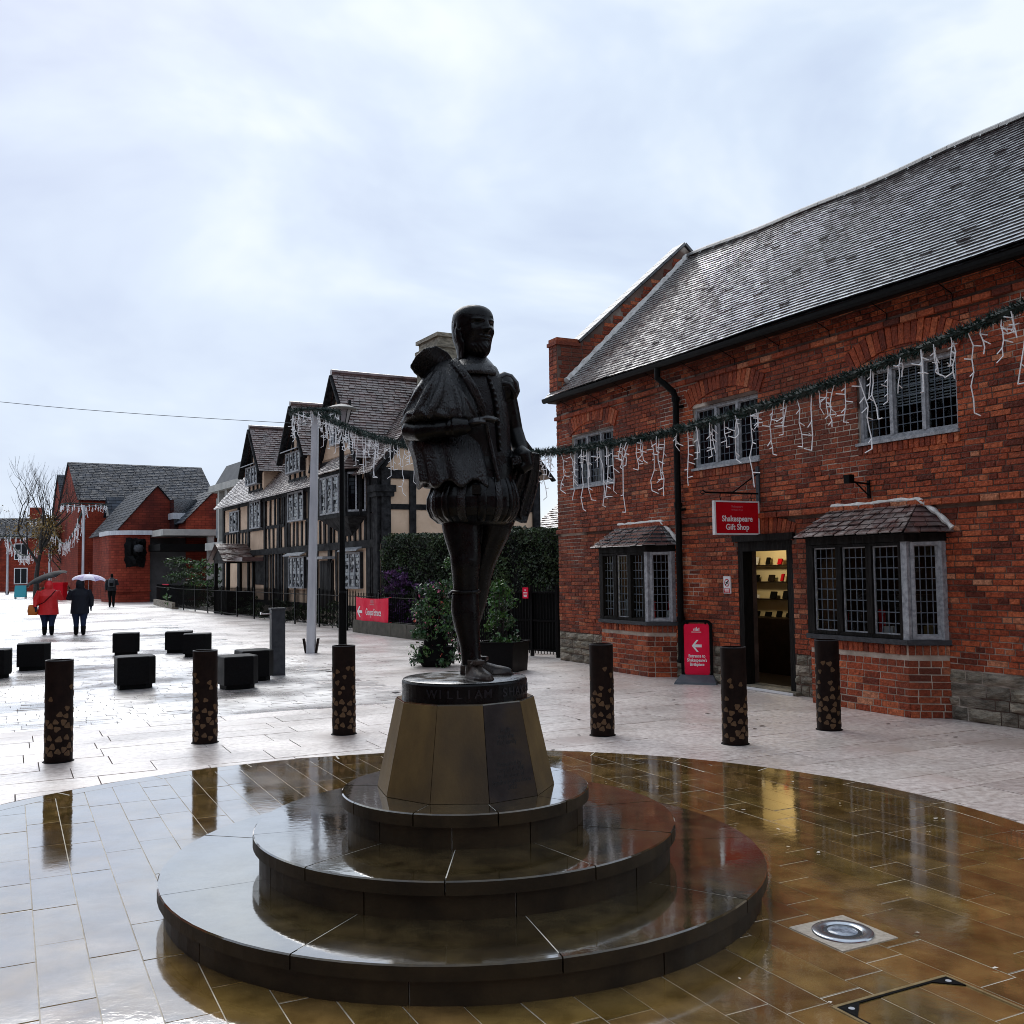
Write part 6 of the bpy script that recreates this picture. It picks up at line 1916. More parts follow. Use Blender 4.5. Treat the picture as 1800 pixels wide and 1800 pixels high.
# grey festoon poles
def needle_tube(mb, pts, r, n, L):
    for k in range(n):
        t = random.random() * (len(pts) - 1); i = int(t)
        p = Vector(pts[i]).lerp(Vector(pts[i + 1]), t - i)
        d = Vector((random.gauss(0, 1), random.gauss(0, 1), random.gauss(0, 1))).normalized()
        e = d.cross(Vector((random.gauss(0, 1), random.gauss(0, 1), random.gauss(0, 1)))).normalized() * (L * .12)
        q = p + d * r * .4
        mb.add([q - e, q + e, q + d * L], [(0, 1, 2)])
def icicle(mb, p, L, seg=6, r=.006):
    """one dangling light string with short side twigs"""
    p = Vector(p); pts = [p.copy()]; a = random.random() * 6.28
    s = L / seg
    for k in range(seg):
        p = p + Vector((random.gauss(0, .14) * s, random.gauss(0, .14) * s, -s)); pts.append(p.copy())
        if random.random() < .75:
            d = Vector((random.choice((-1, 1)) * random.uniform(.5, 1), random.gauss(0, .5), random.uniform(-.9, .3))).normalized() * random.uniform(.04, .10)
            mb.tube([p, p + d], [r, r * .9], 4)
    mb.tube(pts, r, 4)
def festoon(loc, h, lb, ring_r, nic, near, lean=0.0):
    r = empty('festoon_pole', loc); tag(r, lb, 'pole', 'grey festoon poles along the street')
    m = MB(); w0, w1 = .085, .065
    m.loft([[(-w0, -w0, 0), (w0, -w0, 0), (w0, w0, 0), (-w0, w0, 0)], [(-w1 + lean, -w1, h), (w1 + lean, -w1, h), (w1 + lean, w1, h), (-w1 + lean, w1, h)]]); m.build('shaft', MT['steel'], r)
    m = MB()
    for s in (-1, 1): m.loft([[(s * .09, -.05, 0), (s * .12, -.05, 0), (s * .12, .05, 0), (s * .09, .05, 0)], [(s * .13, -.05, .30), (s * .17, -.05, .30), (s * .17, .05, .30), (s * .13, .05, .30)]])
    m.build('base_wing', MT['corten'], r, fix=True)
    c = [Vector((lean + ring_r * math.cos(2 * PI * k / 20), ring_r * math.sin(2 * PI * k / 20), h + .04)) for k in range(21)]
    m = MB(); m.tube(c, .035 if near else .05, 6); needle_tube(m, c, .05, 900 if near else 200, .09 if near else .16); m.build('garland_ring', MT['garland'], r)
    m = MB()
    for k in range(4): m.tube([(lean, 0, h - .12), tuple(c[k * 5])], .012, 5)
    m.build('ring_arm', MT['steel'], r)
    m = MB()
    for k in range(nic): 
        q = c[k * 20 // nic]; icicle(m, (q.x, q.y, q.z - .04), random.uniform(.15, .5), 4, .007 if near else .012)
    m.build('icicle_lights', MT['icicle'], r, kind='stuff')
    return r
festoon((-4.18, 20.64, 0), 4.95, 'grey festoon pole with garland ring beside the black lamp post', .47, 26, True, .10)
# black lamp post
lp = empty('lamp_post', (-3.72, 21.75, 0)); tag(lp, 'black lamp post with a glazed conical lantern', 'lamp post')
m = MB(); m.tube([(0, 0, 0), (0, 0, 1.2), (0, 0, 1.25), (0, 0, 4.55)], [.09, .085, .065, .055], 14); m.lathe([(.13, 0), (.13, .06), (.09, .09)], 16); m.build('column', MT['iron'], lp)
m = MB(); m.lathe([(.04, 4.5), (.10, 4.56), (.11, 4.72), (.085, 4.76)], 14); m.build('lantern_base', MT['iron'], lp)
m = MB(); m.lathe([(.09, 4.76), (.215, 5.22)], 8, cap=False); m.build('lantern_glass', pm('smoked_lantern_glass', (.22, .21, .22), rough=.15), lp)
m = MB()
for k in range(8): 
    a = 2 * PI * k / 8; m.tube([(.092 * math.cos(a), .092 * math.sin(a), 4.76), (.22 * math.cos(a), .22 * math.sin(a), 5.22)], .010, 4)
m.build('lantern_frame', MT['iron'], lp)
m = MB(); m.lathe([(.22, 5.21), (.34, 5.23), (.345, 5.25), (.20, 5.31), (.05, 5.35), (.001, 5.36)], 20); m.build('lantern_cap', pm('grey_lamp_cap', (.16, .16, .15), rough=.5), lp)

# garland strung from the pole towards us past the shop
def swag(P0, P1, z0, z1, zm, tm, a, T, name, lb, near_lights):
    pass
gA = Vector((-4.08, 20.60, 0)); gB = Vector((4.37, 8.5, 0))
def gpos(t): 
    p = gA + (gB - gA) * t
    return Vector((p.x, p.y, 3.27 + 4.30 * (t - .635) ** 2))
gar = empty('light_garland', gpos(0.0)); tag(gar, 'long green Christmas garland with white icicle lights strung from the pole past the shop', 'garland')
O = gpos(0.0)
pts = [gpos(k / 60 * 1.27) - O for k in range(61)]
m = MB(); m.tube(pts, [.036 + .010 * math.sin(k * 2.7) for k in range(61)], 7); needle_tube(m, pts, .055, 15000, .075); m.build('garland', MT['garland'], gar)
random.seed(91)
t = .02
while t < 1.25:
    m = MB()
    p = gpos(t) - O
    icicle(m, p - Vector((0, 0, .03)), random.choice((.18, .3, .35, .45, .55, .7, .8)) * random.uniform(.8, 1.1), random.randint(4, 7), .0058)
    if random.random() < .5: icicle(m, p - Vector((.03, .03, .02)), random.uniform(.15, .4), 4, .0058)
    m.build('icicle_string', MT['icicle'], gar)
    t += random.uniform(.006, .015)
# thin wire across the street to the pole
wr = MB(); A_, B_ = Vector((-24, 22, 8.2)), Vector((-4.25, 20.62, 4.75))
wr.tube([A_.lerp(B_, k / 24) - Vector((0, 0, .6 * math.sin(PI * k / 24))) for k in range(25)], .006, 5)
tag(wr.build('overhead_wire', MT['wire']), 'thin wire slung across the sky to the festoon pole', 'wire')

# ------------------------------------------------------------------ buildings up the street
def frame(p0, p1):
    d = Vector((p1[0] - p0[0], p1[1] - p0[1], 0)); L = d.length; return math.atan2(d.y, d.x), L
def windows(parent, T, rects, fm, gm, name='window'):
    for (x0, x1, z0, z1) in rects:
        m = MB(T); e = .08
        m.box(x0 - e, x0, -.05, .05, z0 - e, z1 + e); m.box(x1, x1 + e, -.05, .05, z0 - e, z1 + e); m.box(x0, x1, -.05, .05, z0 - e, z0); m.box(x0, x1, -.05, .05, z1, z1 + e); m.box((x0 + x1) / 2 - .03, (x0 + x1) / 2 + .03, -.04, .05, z0, z1)
        w = m.build(name, fm, parent)
        m = MB(T); m.quad((x0, -.01, z0), (x1, -.01, z0), (x1, -.01, z1), (x0, -.01, z1)); m.build('pane', gm, w)
# brick library with curved corner
# street front: local x from the near corner up the street, local -y faces the street... built left to right as seen
lib = empty('brick_library', (-23.2, 61.9, 0), math.radians(122)); tag(lib, 'red brick building with big slate roof and dark relief sculpture up the street', 'building')
# local +x runs up the street away from us; local +y is towards the street's middle (left in the picture)
def box_roof(parent, x0, x1, y0, y1, ze, zr, axis, mat, rt, wallmat='brick_far', over=.25):
    """gabled block; axis 'x' or 'y' is the ridge direction"""
    m = MB()
    m.box(x0, x1, y0, y1, -.05, ze)
    if axis == 'x':
        ym = (y0 + y1) / 2
        for x in (x0, x1): m.poly([(x, y0, ze), (x, y1, ze), (x, ym, zr)])
    else:
        xm = (x0 + x1) / 2
        for y in (y0, y1): m.poly([(x0, y, ze), (x1, y, ze), (xm, y, zr)])
    w = m.build('wall', MT[wallmat], parent)
    t = MB()
    if axis == 'x':
        s = (zr - ze) / (ym - y0)
        for sg, ye in ((-1, y0), (1, y1)):
            tiles(t, (x0 - .15, ye + sg * over, ze - s * over), (x1 + .15, ye + sg * over, ze - s * over), (x1 + .15, ym, zr + .05), (x0 - .15, ym, zr + .05), .28, .5)
            t.quad((x0 - .12, ye + sg * over, ze - s * over - .02), (x1 + .12, ye + sg * over, ze - s * over - .02), (x1 + .12, ym, zr), (x0 - .12, ym, zr))
    else:
        s = (zr - ze) / (xm - x0)
        for sg, xe in ((-1, x0), (1, x1)):
            tiles(t, (xe + sg * over, y0 - .15, ze - s * over), (xe + sg * over, y1 + .15, ze - s * over), (xm, y1 + .15, zr + .05), (xm, y0 - .15, zr + .05), .28, .5)
            t.quad((xe + sg * over, y0 - .12, ze - s * over - .02), (xe + sg * over, y1 + .12, ze - s * over - .02), (xm, y1 + .12, zr), (xm, y0 - .12, zr))
    t.build('slate_roof', MT[rt], parent, kind='stuff')
    return w
box_roof(lib, 3.4, 13, -4.2, .6, 4.7, 7.5, 'x', MT['brick_far'], 'tile_far')             # gable end towards us
box_roof(lib, 17, 27, -9.4, 1.0, 7.6, 10.8, 'y', MT['brick_far'], 'tile_far')             # great roof behind
box_roof(lib, 28, 34, -6, .6, 7.4, 10.6, 'y', MT['brick_far'], 'tile_far')
box_roof(lib, .2, 4.0, -6.6, -2.9, 5.2, 7.1, 'x', MT['brick_far'], 'tile_far')
m = MB(); m.box(8, 17, -9, -4.2, -.05, 6.6); m.build('rear_wall', MT['brick_far'], lib)
m = MB(); m.box(13, 46, -5.4, -.8, -.05, 3.9); m.build('arcade_wall', MT['brick_far'], lib)
# curved corner wall with the relief
R_c = 1.5
arc = [(1.3 - R_c * math.cos(a), 0.1 + R_c * math.sin(a)) for a in [PI / 2 * k / 10 for k in range(11)]]
m = MB(); m.prism([(3.5, -.6), (-.2, -.6)] + arc + [(3.5, 1.6)], -.05, 4.15); cwall = m.build('curved_wall', MT['brick_far'], lib, fix=True)
m = MB(); m.prism([(x, y) for x, y in [(3.6, -.7), (-.35, -.7)] + [(1.3 - (R_c + .15) * math.cos(a), .1 + (R_c + .15) * math.sin(a)) for a in [PI / 2 * k / 10 for k in range(11)]] + [(3.6, 1.75)]], 4.15, 4.42); m.build('lead_parapet', MT['steel'], lib, fix=True)
m = MB(); m.box(-.26, 3.5, -.66, 1.4, .62, .72); m.build('plinth_band', MT['brick_far'], lib)
# dark bronze relief on the corner, towards us
m = MB(); random.seed(14)
nrm = Vector((-math.sin(.62), math.cos(.62) * .45, 0)).normalized()
nrm = Vector((-1, 0, 0)); tv = Vector((0, 1, 0))
cc = Vector((-.22, .28, 0))
rr = []
for j in range(9):
    z = 2.15 + 1.8 * j / 8
    rr.append([cc + tv * ((i / 8 - .5) * 1.3 * (1 - .18 * abs(j / 8 - .5) + .08 * random.uniform(-1, 1))) + nrm * (.02 + .26 * random.random() * math.sin(PI * i / 8)) + Vector((0, 0, z + .06 * random.uniform(-1, 1))) for i in range(9)])
m.loft(rr, False, False); m.build('relief_sculpture', MT['iron'], lib)
m = MB(); m.lathe([(.02, 3.05), (.24, 3.12), (.30, 3.3), (.24, 3.5), (.02, 3.56)], 14, cc.x - .22, cc.y - .15); m.build('relief_head', MT['steel_dark'], lib, smooth=True)
# arcade: flat black arch plates, the recess shade put into their colour
def archpoly(x, w, z1, n=8): return [(x - w, .02), (x + w, .02), (x + w, z1)] + [(x + w * math.cos(PI * k / n), z1 + w * math.sin(PI * k / n)) for k in range(1, n)] + [(x - w, z1)]
for k, x in enumerate((15.0, 18.6, 21.6, 24.2, 37.6, 40.6, 43.4)):
    m = MB(); m.extrude([(px, -.795, pz) for px, pz in archpoly(x, .95, 2.1)], (0, .02, 0)); m.build('arch_shade', MT['black'], lib, fix=True)
m = MB(); m.box(26.0, 35.6, -.8, -.62, 0, 4.3); wb = m.build('white_shop_bay', MT['white'], lib)
for x in (27.6, 30.2, 33.6):
    m = MB(); m.extrude([(px, -.615, pz) for px, pz in archpoly(x, 1.0, 2.0)], (0, .02, 0)); m.build('arch_window', MT['concrete'], wb, fix=True)
    m = MB(); m.extrude([(px, -.59, pz) for px, pz in archpoly(x, .65, 1.6)], (0, .02, 0)); m.build('shop_glass', MT['brick_far'], wb, fix=True)
dr_ = pm('dark_red_letters', (.12, .012, .015), rough=.6); random.seed(6)
m = MB(); x = 26.8
while x < 31.6:
    w = random.uniform(.16, .34); hgt = random.choice((.42, .45, .72, .5)); m.box(x, x + w, -.62, -.58, 3.15 - (.2 if random.random() < .15 else 0), 3.15 + hgt); x += w + random.uniform(.06, .14)
m.build('shop_lettering', dr_, wb, kind='stuff')
# dormers above the arcade
for x in (15.5, 19.5, 23.5):
    m = MB(); m.box(x - 1.0, x + 1.0, -4.2, -.9, 3.9, 6.2); dm = m.build('dormer', MT['concrete_dark'], lib)
    t = MB()
    for s in (-1, 1): tiles(t, (x + s * 1.15, -.7, 6.1), (x + s * 1.15, -5, 6.1), (x, -5, 7.6), (x, -.7, 7.6), .3, .5)
    t.build('dormer_roof', MT['tile_far'], dm, kind='stuff')
    m = MB(); m.poly([(x - 1.0, -.88, 6.2), (x + 1.0, -.88, 6.2), (x, -.88, 7.4)]); m.build('dormer_gable', MT['concrete'], dm)
    m = MB(); m.box(x - .7, x + .7, -.9, -.85, 4.5, 6.0); m.build('dormer_window', MT['glass_dark'], dm)
t = MB(); tiles(t, (13, -.5, 3.9), (46, -.5, 3.9), (46, -4.6, 7.4), (13, -4.6, 7.4), .3, .5); t.quad((13, -.52, 3.88), (46, -.52, 3.88), (46, -4.6, 7.35), (13, -4.6, 7.35)); t.build('slate_roof', MT['tile_far'], lib, kind='stuff')
# glazed link, white canopy, solid lobby box with its shade put into the colour
m = MB(); m.box(-3.2, .5, -13, -.7, 4.02, 4.4); m.build('canopy_slab', MT['concrete'], lib)
for x, y in ((-2.9, -12.6), (-2.9, -8.4), (-2.9, -5.0), (-2.9, -3.6)):
    m = MB(); m.box(x - .18, x + .18, y - .18, y + .18, 0, 4.0); m.build('canopy_column', MT['concrete'], lib)
m = MB(); m.box(2.2, 5.0, -4.1, -2.6, 4.2, 6.6); m.build('glazed_link', MT['glass_mottled'], lib)
m = MB(); m.box(2.1, 5.1, -4.2, -2.5, 5.3, 5.7); m.build('link_band', MT['steel'], lib)
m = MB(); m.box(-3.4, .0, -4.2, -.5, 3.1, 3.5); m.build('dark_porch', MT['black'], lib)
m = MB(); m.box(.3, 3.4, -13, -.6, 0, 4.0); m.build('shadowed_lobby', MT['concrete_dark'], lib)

# concrete exhibition building beside the timbered house
cb = empty('concrete_building', (-13.1, 46.7, 0), math.radians(122)); tag(cb, 'pale concrete building with tall window bays behind the timbered house', 'building')
m = MB(); m.box(0, 7, -12, -1.2, 0, 6.0); m.build('wall', MT['concrete'], cb)
m = MB(); m.box(-.3, 7.3, -12.3, -.8, 6.0, 6.35); m.build('roof_slab', MT['concrete'], cb)
m = MB(); m.loft([[(.1, -12, 6.35), (6.9, -12, 6.35), (6.9, -1.0, 6.35), (.1, -1.0, 6.35)], [(.6, -11.5, 7.4), (6.4, -11.5, 7.4), (6.4, -1.5, 7.4), (.6, -1.5, 7.4)]]); m.build('roof_cladding', MT['concrete_dark'], cb)
for k in range(5):
    m = MB(); m.box(.5 + k * 1.4, 1.5 + k * 1.4, -1.22, -1.16, 3.6, 5.7); m.build('window', MT['glass_dark'], cb)
    m = MB(); m.box(.22 + k * 1.4, .42 + k * 1.4, -1.3, -.95, 3.3, 6.0); m.build('fin', MT['concrete'], cb)
for k in range(5):
    m = MB(); m.box(-.03, .0, -3.2 - k * 1.6, -2.2 - k * 1.6, 3.6, 5.7); m.build('window', MT['glass_dark'], cb)
m = MB(); m.box(-.2, 7.2, -1.2, -.6, 2.9, 3.3); m.build('balcony_band', MT['concrete'], cb)
m = MB()
for k in range(5): m.tube([(8.0 + k * 1.0, -4, 6.3), (8.0 + k * 1.0, -4, 7.3)], .03, 4)
m.tube([(8.0, -4, 7.3), (12, -4, 7.3)], .03, 4); m.tube([(8.0, -4, 6.8), (12, -4, 6.8)], .025, 4); m.build('roof_railing', MT['steel'], cb)
m = MB(); m.box(7.4, 13, -10, -3.6, 0, 6.3); m.build('brick_wing', MT['brick_far'], cb)
# hedge and red banner before the library
shrub('clipped_hedge', (-16.4, 52.5, 0), 'green hedge in front of the concrete canopy up the street', 'hedge', (('hedge', .7), ('leaf', .4)), 4200, 1.5, 3.4, .1, 2.5, .10, 8, 30, shape=lambda h: 1.0)
b2 = empty('small_banner', (-19.0, 54.6, 0), math.radians(-58)); tag(b2, 'small red banner on the railings far up the street', 'banner')
m = MB(); m.box(-.75, .75, -.03, 0, .35, 1.15); m.build('vinyl_sheet', MT['sign_bright'], b2)
add_text('Entrance', .3, MT['sign_text'], b2, (0, -.04, .6), (1, 0, 0), (0, 0, 1), 'lettering', .002, .01, .8)
R3 = empty('iron_railings', (-16.3, 48.2, 0), math.atan2(7.0, -3.4)); tag(R3, 'far end of the black railings before the brick building', 'railings')
m = MB(); m.tube([(0, 0, 1.0), (8, 0, 1.0)], .02, 4); m.tube([(0, 0, .3), (8, 0, .3)], .02, 4); m.build('rail', MT['iron'], R3)
for k in range(50): inst('baluster', bal, R3, Matrix.Translation((k * .16, 0, 0)))
m = MB(); m.box(0, 8, -.15, .15, 0, .32); m.build('low_wall', MT['stone'], R3)

# houses closing the view at the far left
random.seed(17)
def terrace(loc, rz, w, d, ze, zr, lb, mat, wins, rt='tile_far'):
    r = empty('terrace_house', loc, math.radians(rz)); tag(r, lb, 'house', 'houses at the end of the street')
    box_roof(r, 0, w, 0, d, ze, zr, 'x', MT[mat], rt, mat)
    windows(r, lambda a, y, z: (a, y - .03, z), wins, MT['white'], MT['glass_dark'])
    m = MB(); m.box(w * .7, w * .7 + 1.1, d / 2 - .5, d / 2 + .5, zr - .8, zr + 1.3); m.build('chimney', MT['brick_far'], r)
    return r
h1 = terrace((-75, 112, 0), 8, 26, 9, 6.2, 8.6, 'brown brick house closing the far end of the street', 'brick_far', [(2 + k * 4.0, 3.3 + k * 4.0, z, z + 1.7) for k in range(6) for z in (.9, 3.7)])
h2 = terrace((-48, 116, 0), -8, 14, 9, 5.6, 8.0, 'lower brick house behind the bare tree at the far end', 'brick_far', [(1 + k * 3.2, 2.3 + k * 3.2, z, z + 1.6) for k in range(4) for z in (.9, 3.5)])
sf = empty('corner_shop', (-43.6, 99.5, 0), math.radians(-58)); tag(sf, 'small dark shopfront with teal fascia beyond the white arcade', 'shop')
m = MB(); m.box(-6, 0, .0, 4, 0, 4.6); m.build('wall', MT['concrete_dark'], sf)
m = MB(); m.box(-6.1, .1, -.3, 0, 3.4, 4.5); m.build('fascia', MT['teal'], sf)
m = MB(); m.box(-5.6, -.4, -.02, .0, .3, 3.2); m.build('shop_window', MT['glass_dark'], sf)
m = MB(); m.loft([[(-6.1, -.3, 3.3), (.1, -.3, 3.3), (.1, -1.4, 2.8), (-6.1, -1.4, 2.8)], [(-6.1, -.3, 3.36), (.1, -.3, 3.36), (.1, -1.4, 2.86), (-6.1, -1.4, 2.86)]]); m.build('awning', MT['concrete'], sf)

# ------------------------------------------------------------------ trees
def tree(loc, h, lb, seed, spread, leafn, trunk_r, leaf_z=(0, 1), cat='tree'):
    random.seed(seed)
    r = empty('street_tree', loc); tag(r, lb, cat, 'street trees at the far end')
    tr, br_ = MB(), MB(); tips = []
    def grow(p, d, L, rad, lev):
        n = 4
        pts, q = [p], p
        for k in range(n):
            d = (d + Vector((random.gauss(0, .10), random.gauss(0, .10), .06 * lev))).normalized()
            q = q + d * (L / n); pts.append(q)
        (tr if lev == 0 else br_).tube(pts, [rad * (1 - .55 * k / n) for k in range(n + 1)], 7 if lev < 2 else 4)
        if lev >= 5 or L < h * .03: tips.append(q); return
        for c in range(5 if lev == 0 else 3):
            a = random.random() * 6.28; up = random.uniform(.45, .95) if lev < 2 else random.uniform(.3, .9)
            base = pts[-1] if c < 2 else pts[random.randint(1 if lev else 3, n)]
            nd = (d * up + Vector((math.cos(a), math.sin(a), random.uniform(.0, .45))) * spread).normalized()
            grow(base, nd, L * random.uniform(.62, .80), rad * .5, lev + 1)
        tips.append(q)
    grow(Vector((0, 0, 0)), Vector((0, 0, 1)), h * .34, trunk_r, 0)
    tr.build('trunk', MT['bark'], r); br_.build('branches', MT['bark'], r)
    if leafn:
        m = MB(); P = []
        zz = sorted(t.z for t in tips)
        lo, hi = zz[0] + (zz[-1] - zz[0]) * leaf_z[0], zz[0] + (zz[-1] - zz[0]) * leaf_z[1]
        ok = [t for t in tips if lo <= t.z <= hi]
        for k in range(leafn): 
            t = random.choice(ok); P.append(t + Vector((random.gauss(0, .4), random.gauss(0, .4), random.gauss(0, .35))))
        leafcloud(m, P, .12); m.build('crown', MT['ochre'], r)
    return r
tree((-35.6, 74.5, 0), 10.4, 'bare dark tree with a few ochre leaves beyond the two umbrellas', 4, .55, 500, .24, (.0, .35))
tree((-37.5, 83.0, 0), 6.8, 'smaller tree with ochre autumn leaves beside the white arcade', 9, .7, 1600, .14)
tree((-47.5, 88.0, 0), 6.4, 'small tree with brown leaves left of the bare tree', 12, .75, 1300, .14)
tree((-49.5, 92.0, 0), 9.0, 'bare dark tree cut by the left edge of the picture', 15, .55, 120, .18)
for (x, y, h, lb) in ((-30.6, 71.0, 6.7, 'grey festoon pole in front of the white arched shop'), (-38.8, 83.5, 6.3, 'grey festoon pole in front of the bare tree'), (-47.4, 93.5, 5.4, 'grey festoon pole furthest up the street')):
    festoon((x, y, 0), h, lb, 1.5, 60, False)
# far icicle swags
for i, (pa, pb) in enumerate((((-30.6, 71.0, 6.6), (-38.8, 83.5, 6.2)), ((-38.8, 83.5, 6.2), (-47.4, 93.5, 5.3)))):
    r = empty('far_garland', pa); tag(r, ('garland of white icicle lights dipping before the white arched shop', 'garland of white icicle lights dipping between the two farthest poles')[i], 'garland')
    A_, B_ = Vector(pa), Vector(pb)
    pts = [A_.lerp(B_, k / 20) - A_ - Vector((0, 0, 2.2 * math.sin(PI * k / 20))) for k in range(21)]
    m = MB(); m.tube(pts, .07, 5); m.build('garland', MT['garland'], r)
    m = MB()
    for k in range(70): icicle(m, pts[random.randint(0, 20)] + Vector((random.uniform(-.3, .3), random.uniform(-.3, .3), -.05)), random.uniform(.3, .9), 3, .02)
    m.build('icicle_lights', MT['icicle'], r, kind='stuff')
# teal A-board, litter bin, stall of white goods, direction post
ab = empty('pavement_board', (-37.5, 76.0, 0), math.radians(15)); tag(ab, 'teal pavement board standing far up the street', 'sign')
for s in (-1, 1):
    m = MB(); m.loft([[(-.4, s * .28, .12), (.4, s * .28, .12), (.4, s * .26, .10), (-.4, s * .26, .10)], [(-.4, s * .04, 1.0), (.4, s * .04, 1.0), (.4, s * .02, 1.0), (-.4, s * .02, 1.0)]]); m.build('panel', MT['teal'], ab, fix=True)
for s in (-1, 1):
    m = MB(); m.box(s * .36 - .03, s * .36 + .03, -.3, .3, 0, .12); m.build('foot', MT['white'], ab)
rb = empty('litter_bin', (-30.3, 66.5, 0)); tag(rb, 'red litter bin with a pale square label by the arcade', 'bin')
m = MB(); m.box(-.45, .45, -.35, .35, .05, 1.05); m.build('bin_body', MT['sign_red'], rb); m = MB(); m.box(-.47, .47, -.37, .37, 1.05, 1.25); m.build('hood', MT['sign_red'], rb)
m = MB(); m.box(.05, .35, -.37, -.355, .35, .65); m.build('label_panel', MT['white'], rb)
cr_ = empty('planter_trough', (-36.3, 79.0, 0)); tag(cr_, 'row of pale plant troughs far up the street', 'planter')
for k in range(3):
    m = MB(); m.box(-1.2 + k * .85, -.45 + k * .85, -.3, .3, 0, .45); m.build('trough', MT['white'], cr_)
    m = MB(); leafcloud(m, [Vector((-.82 + k * .85 + random.gauss(0, .2), random.gauss(0, .15), .6 + random.gauss(0, .12))) for _ in range(60)], .12); m.build('foliage', MT['hedge'], cr_)

# ------------------------------------------------------------------ people
def ringz(cx, cy, z, rx, ry, n=20): return [(cx + rx * math.cos(2 * PI * k / n), cy + ry * math.sin(2 * PI * k / n), z) for k in range(n)]
def person(loc, rz, H, lb, coat, trousers, coat_len, bulk, hood, stride, armup, boots='black', bag=None):
    """seen from behind, local +y is the way they walk"""
    s = H / 1.65
    r = empty('person', loc, math.radians(rz)); tag(r, lb, 'person')
    b = MB()
    hips = .86 * s
    for sg, st in ((-1, stride), (1, -stride)):
        b.tube([(sg * .09 * bulk, 0, hips), (sg * .095 * bulk, st * .35, .66 * s), (sg * .09, st * .7, .46 * s), (sg * .09, st * .55 - .02, .26 * s), (sg * .09, st * .6 - (.05 if st < 0 else 0), .07 * s)], [.105 * bulk, .095 * bulk, .072 * bulk, .066, .05], 12)
        b.tube([(sg * .09, st * .6 - .06, .045), (sg * .095, st * .6 + .06, .045), (sg * .1, st * .6 + .17, .035)], [(.042, .045), (.045, .04), (.03, .022)], 10)
    b.loft([ringz(0, 0, hips - .06, .16 * bulk, .12 * bulk), ringz(0, 0, hips + .05, .175 * bulk, .13 * bulk), ringz(0, 0, 1.05 * s, .15 * bulk, .115 * bulk), ringz(0, 0, 1.25 * s, .18 * bulk, .12), ringz(0, 0, 1.36 * s, .17, .10), ringz(0, 0, 1.42 * s, .07, .07), ringz(0, .01, 1.47 * s, .055, .06)])
    b.loft([ringz(0, .02, 1.44 * s, .04, .05), ringz(0, .025, 1.48 * s, .065, .08), ringz(0, .025, 1.54 * s, .076, .095), ringz(0, .02, 1.60 * s, .070, .09), ringz(0, .02, 1.645 * s, .035, .05)])
    b.lathe([(.012, 1.53 * s), (.018, 1.51 * s), (.01, 1.49 * s)], 8, 0, .125)
    for sg in (-1, 1):
        if armup and sg == armup:
            b.tube([(sg * .17 * bulk, 0, 1.33 * s), (sg * .23 * bulk, .06, 1.12 * s), (sg * .17, .22, 1.14 * s), (sg * .12, .24, 1.22 * s)], [.065, .055, .045, .036], 10)
        else:
            b.tube([(sg * .17 * bulk, 0, 1.33 * s), (sg * .235 * bulk, .0, 1.10 * s), (sg * .25 * bulk, .06 * sg, .84 * s)], [.065, .055, .042], 10)
            b.tube([(sg * .25 * bulk, .06 * sg, .85 * s), (sg * .25 * bulk, .07 * sg, .76 * s)], [.036, .022], 8)
            for q in range(4): b.tube([(sg * .25 * bulk + (q - 1.5) * .014, .07 * sg, .78 * s), (sg * .25 * bulk + (q - 1.5) * .014, .075 * sg + .01, .69 * s)], [.009, .006], 5)
            b.tube([(sg * .235 * bulk, .09 * sg, .80 * s), (sg * .22 * bulk, .105 * sg, .74 * s)], [.010, .007], 5)
    me = remesh(b, .012, 2, 'body'); me.materials.append(MT[trousers] if isinstance(trousers, str) else trousers); bo = inst('body', me, r)
    c = MB()
    zl = coat_len * s
    c.loft([ringz(0, 0, zl, .215 * bulk, .165 * bulk), ringz(0, 0, zl + .12, .21 * bulk, .16 * bulk), ringz(0, 0, 1.02 * s, .19 * bulk, .15 * bulk), ringz(0, 0, 1.2 * s, .205 * bulk, .155 * bulk), ringz(0, 0, 1.34 * s, .185 * bulk, .13), ringz(0, 0, 1.42 * s, .10, .10), ringz(0, 0, 1.46 * s, .075, .085)])
    for sg in (-1, 1):
        if armup and sg == armup: c.tube([(sg * .17 * bulk, 0, 1.34 * s), (sg * .25 * bulk, .06, 1.10 * s), (sg * .19, .21, 1.11 * s), (sg * .13, .235, 1.19 * s)], [.085, .078, .062, .05], 12)
        else: c.tube([(sg * .17 * bulk, 0, 1.34 * s), (sg * .25 * bulk, .0, 1.10 * s), (sg * .262 * bulk, .05 * sg, .86 * s)], [.088, .078, .058], 12)
    if hood: c.loft([ringz(0, -.01, 1.39 * s, .10, .10), ringz(0, -.01, 1.45 * s, .115, .125), ringz(0, -.01, 1.53 * s, .118, .135), ringz(0, 0, 1.61 * s, .10, .115), ringz(0, .0, 1.67 * s, .055, .06)])
    me = remesh(c, .012, 2, 'coat'); me.materials.append(coat); inst('coat', me, r)
    for sg, st in ((-1, stride), (1, -stride)):
        m = MB(); m.tube([(sg * .09, st * .6 - .02, .26 * s), (sg * .09, st * .6 - (.05 if st < 0 else 0), .07 * s)], [.072, .06], 12); m.tube([(sg * .09, st * .6 - .07, .045), (sg * .095, st * .6 + .07, .045), (sg * .1, st * .6 + .19, .035)], [(.05, .05), (.052, .046), (.034, .026)], 10); m.build('boot', MT[boots], r, smooth=True)
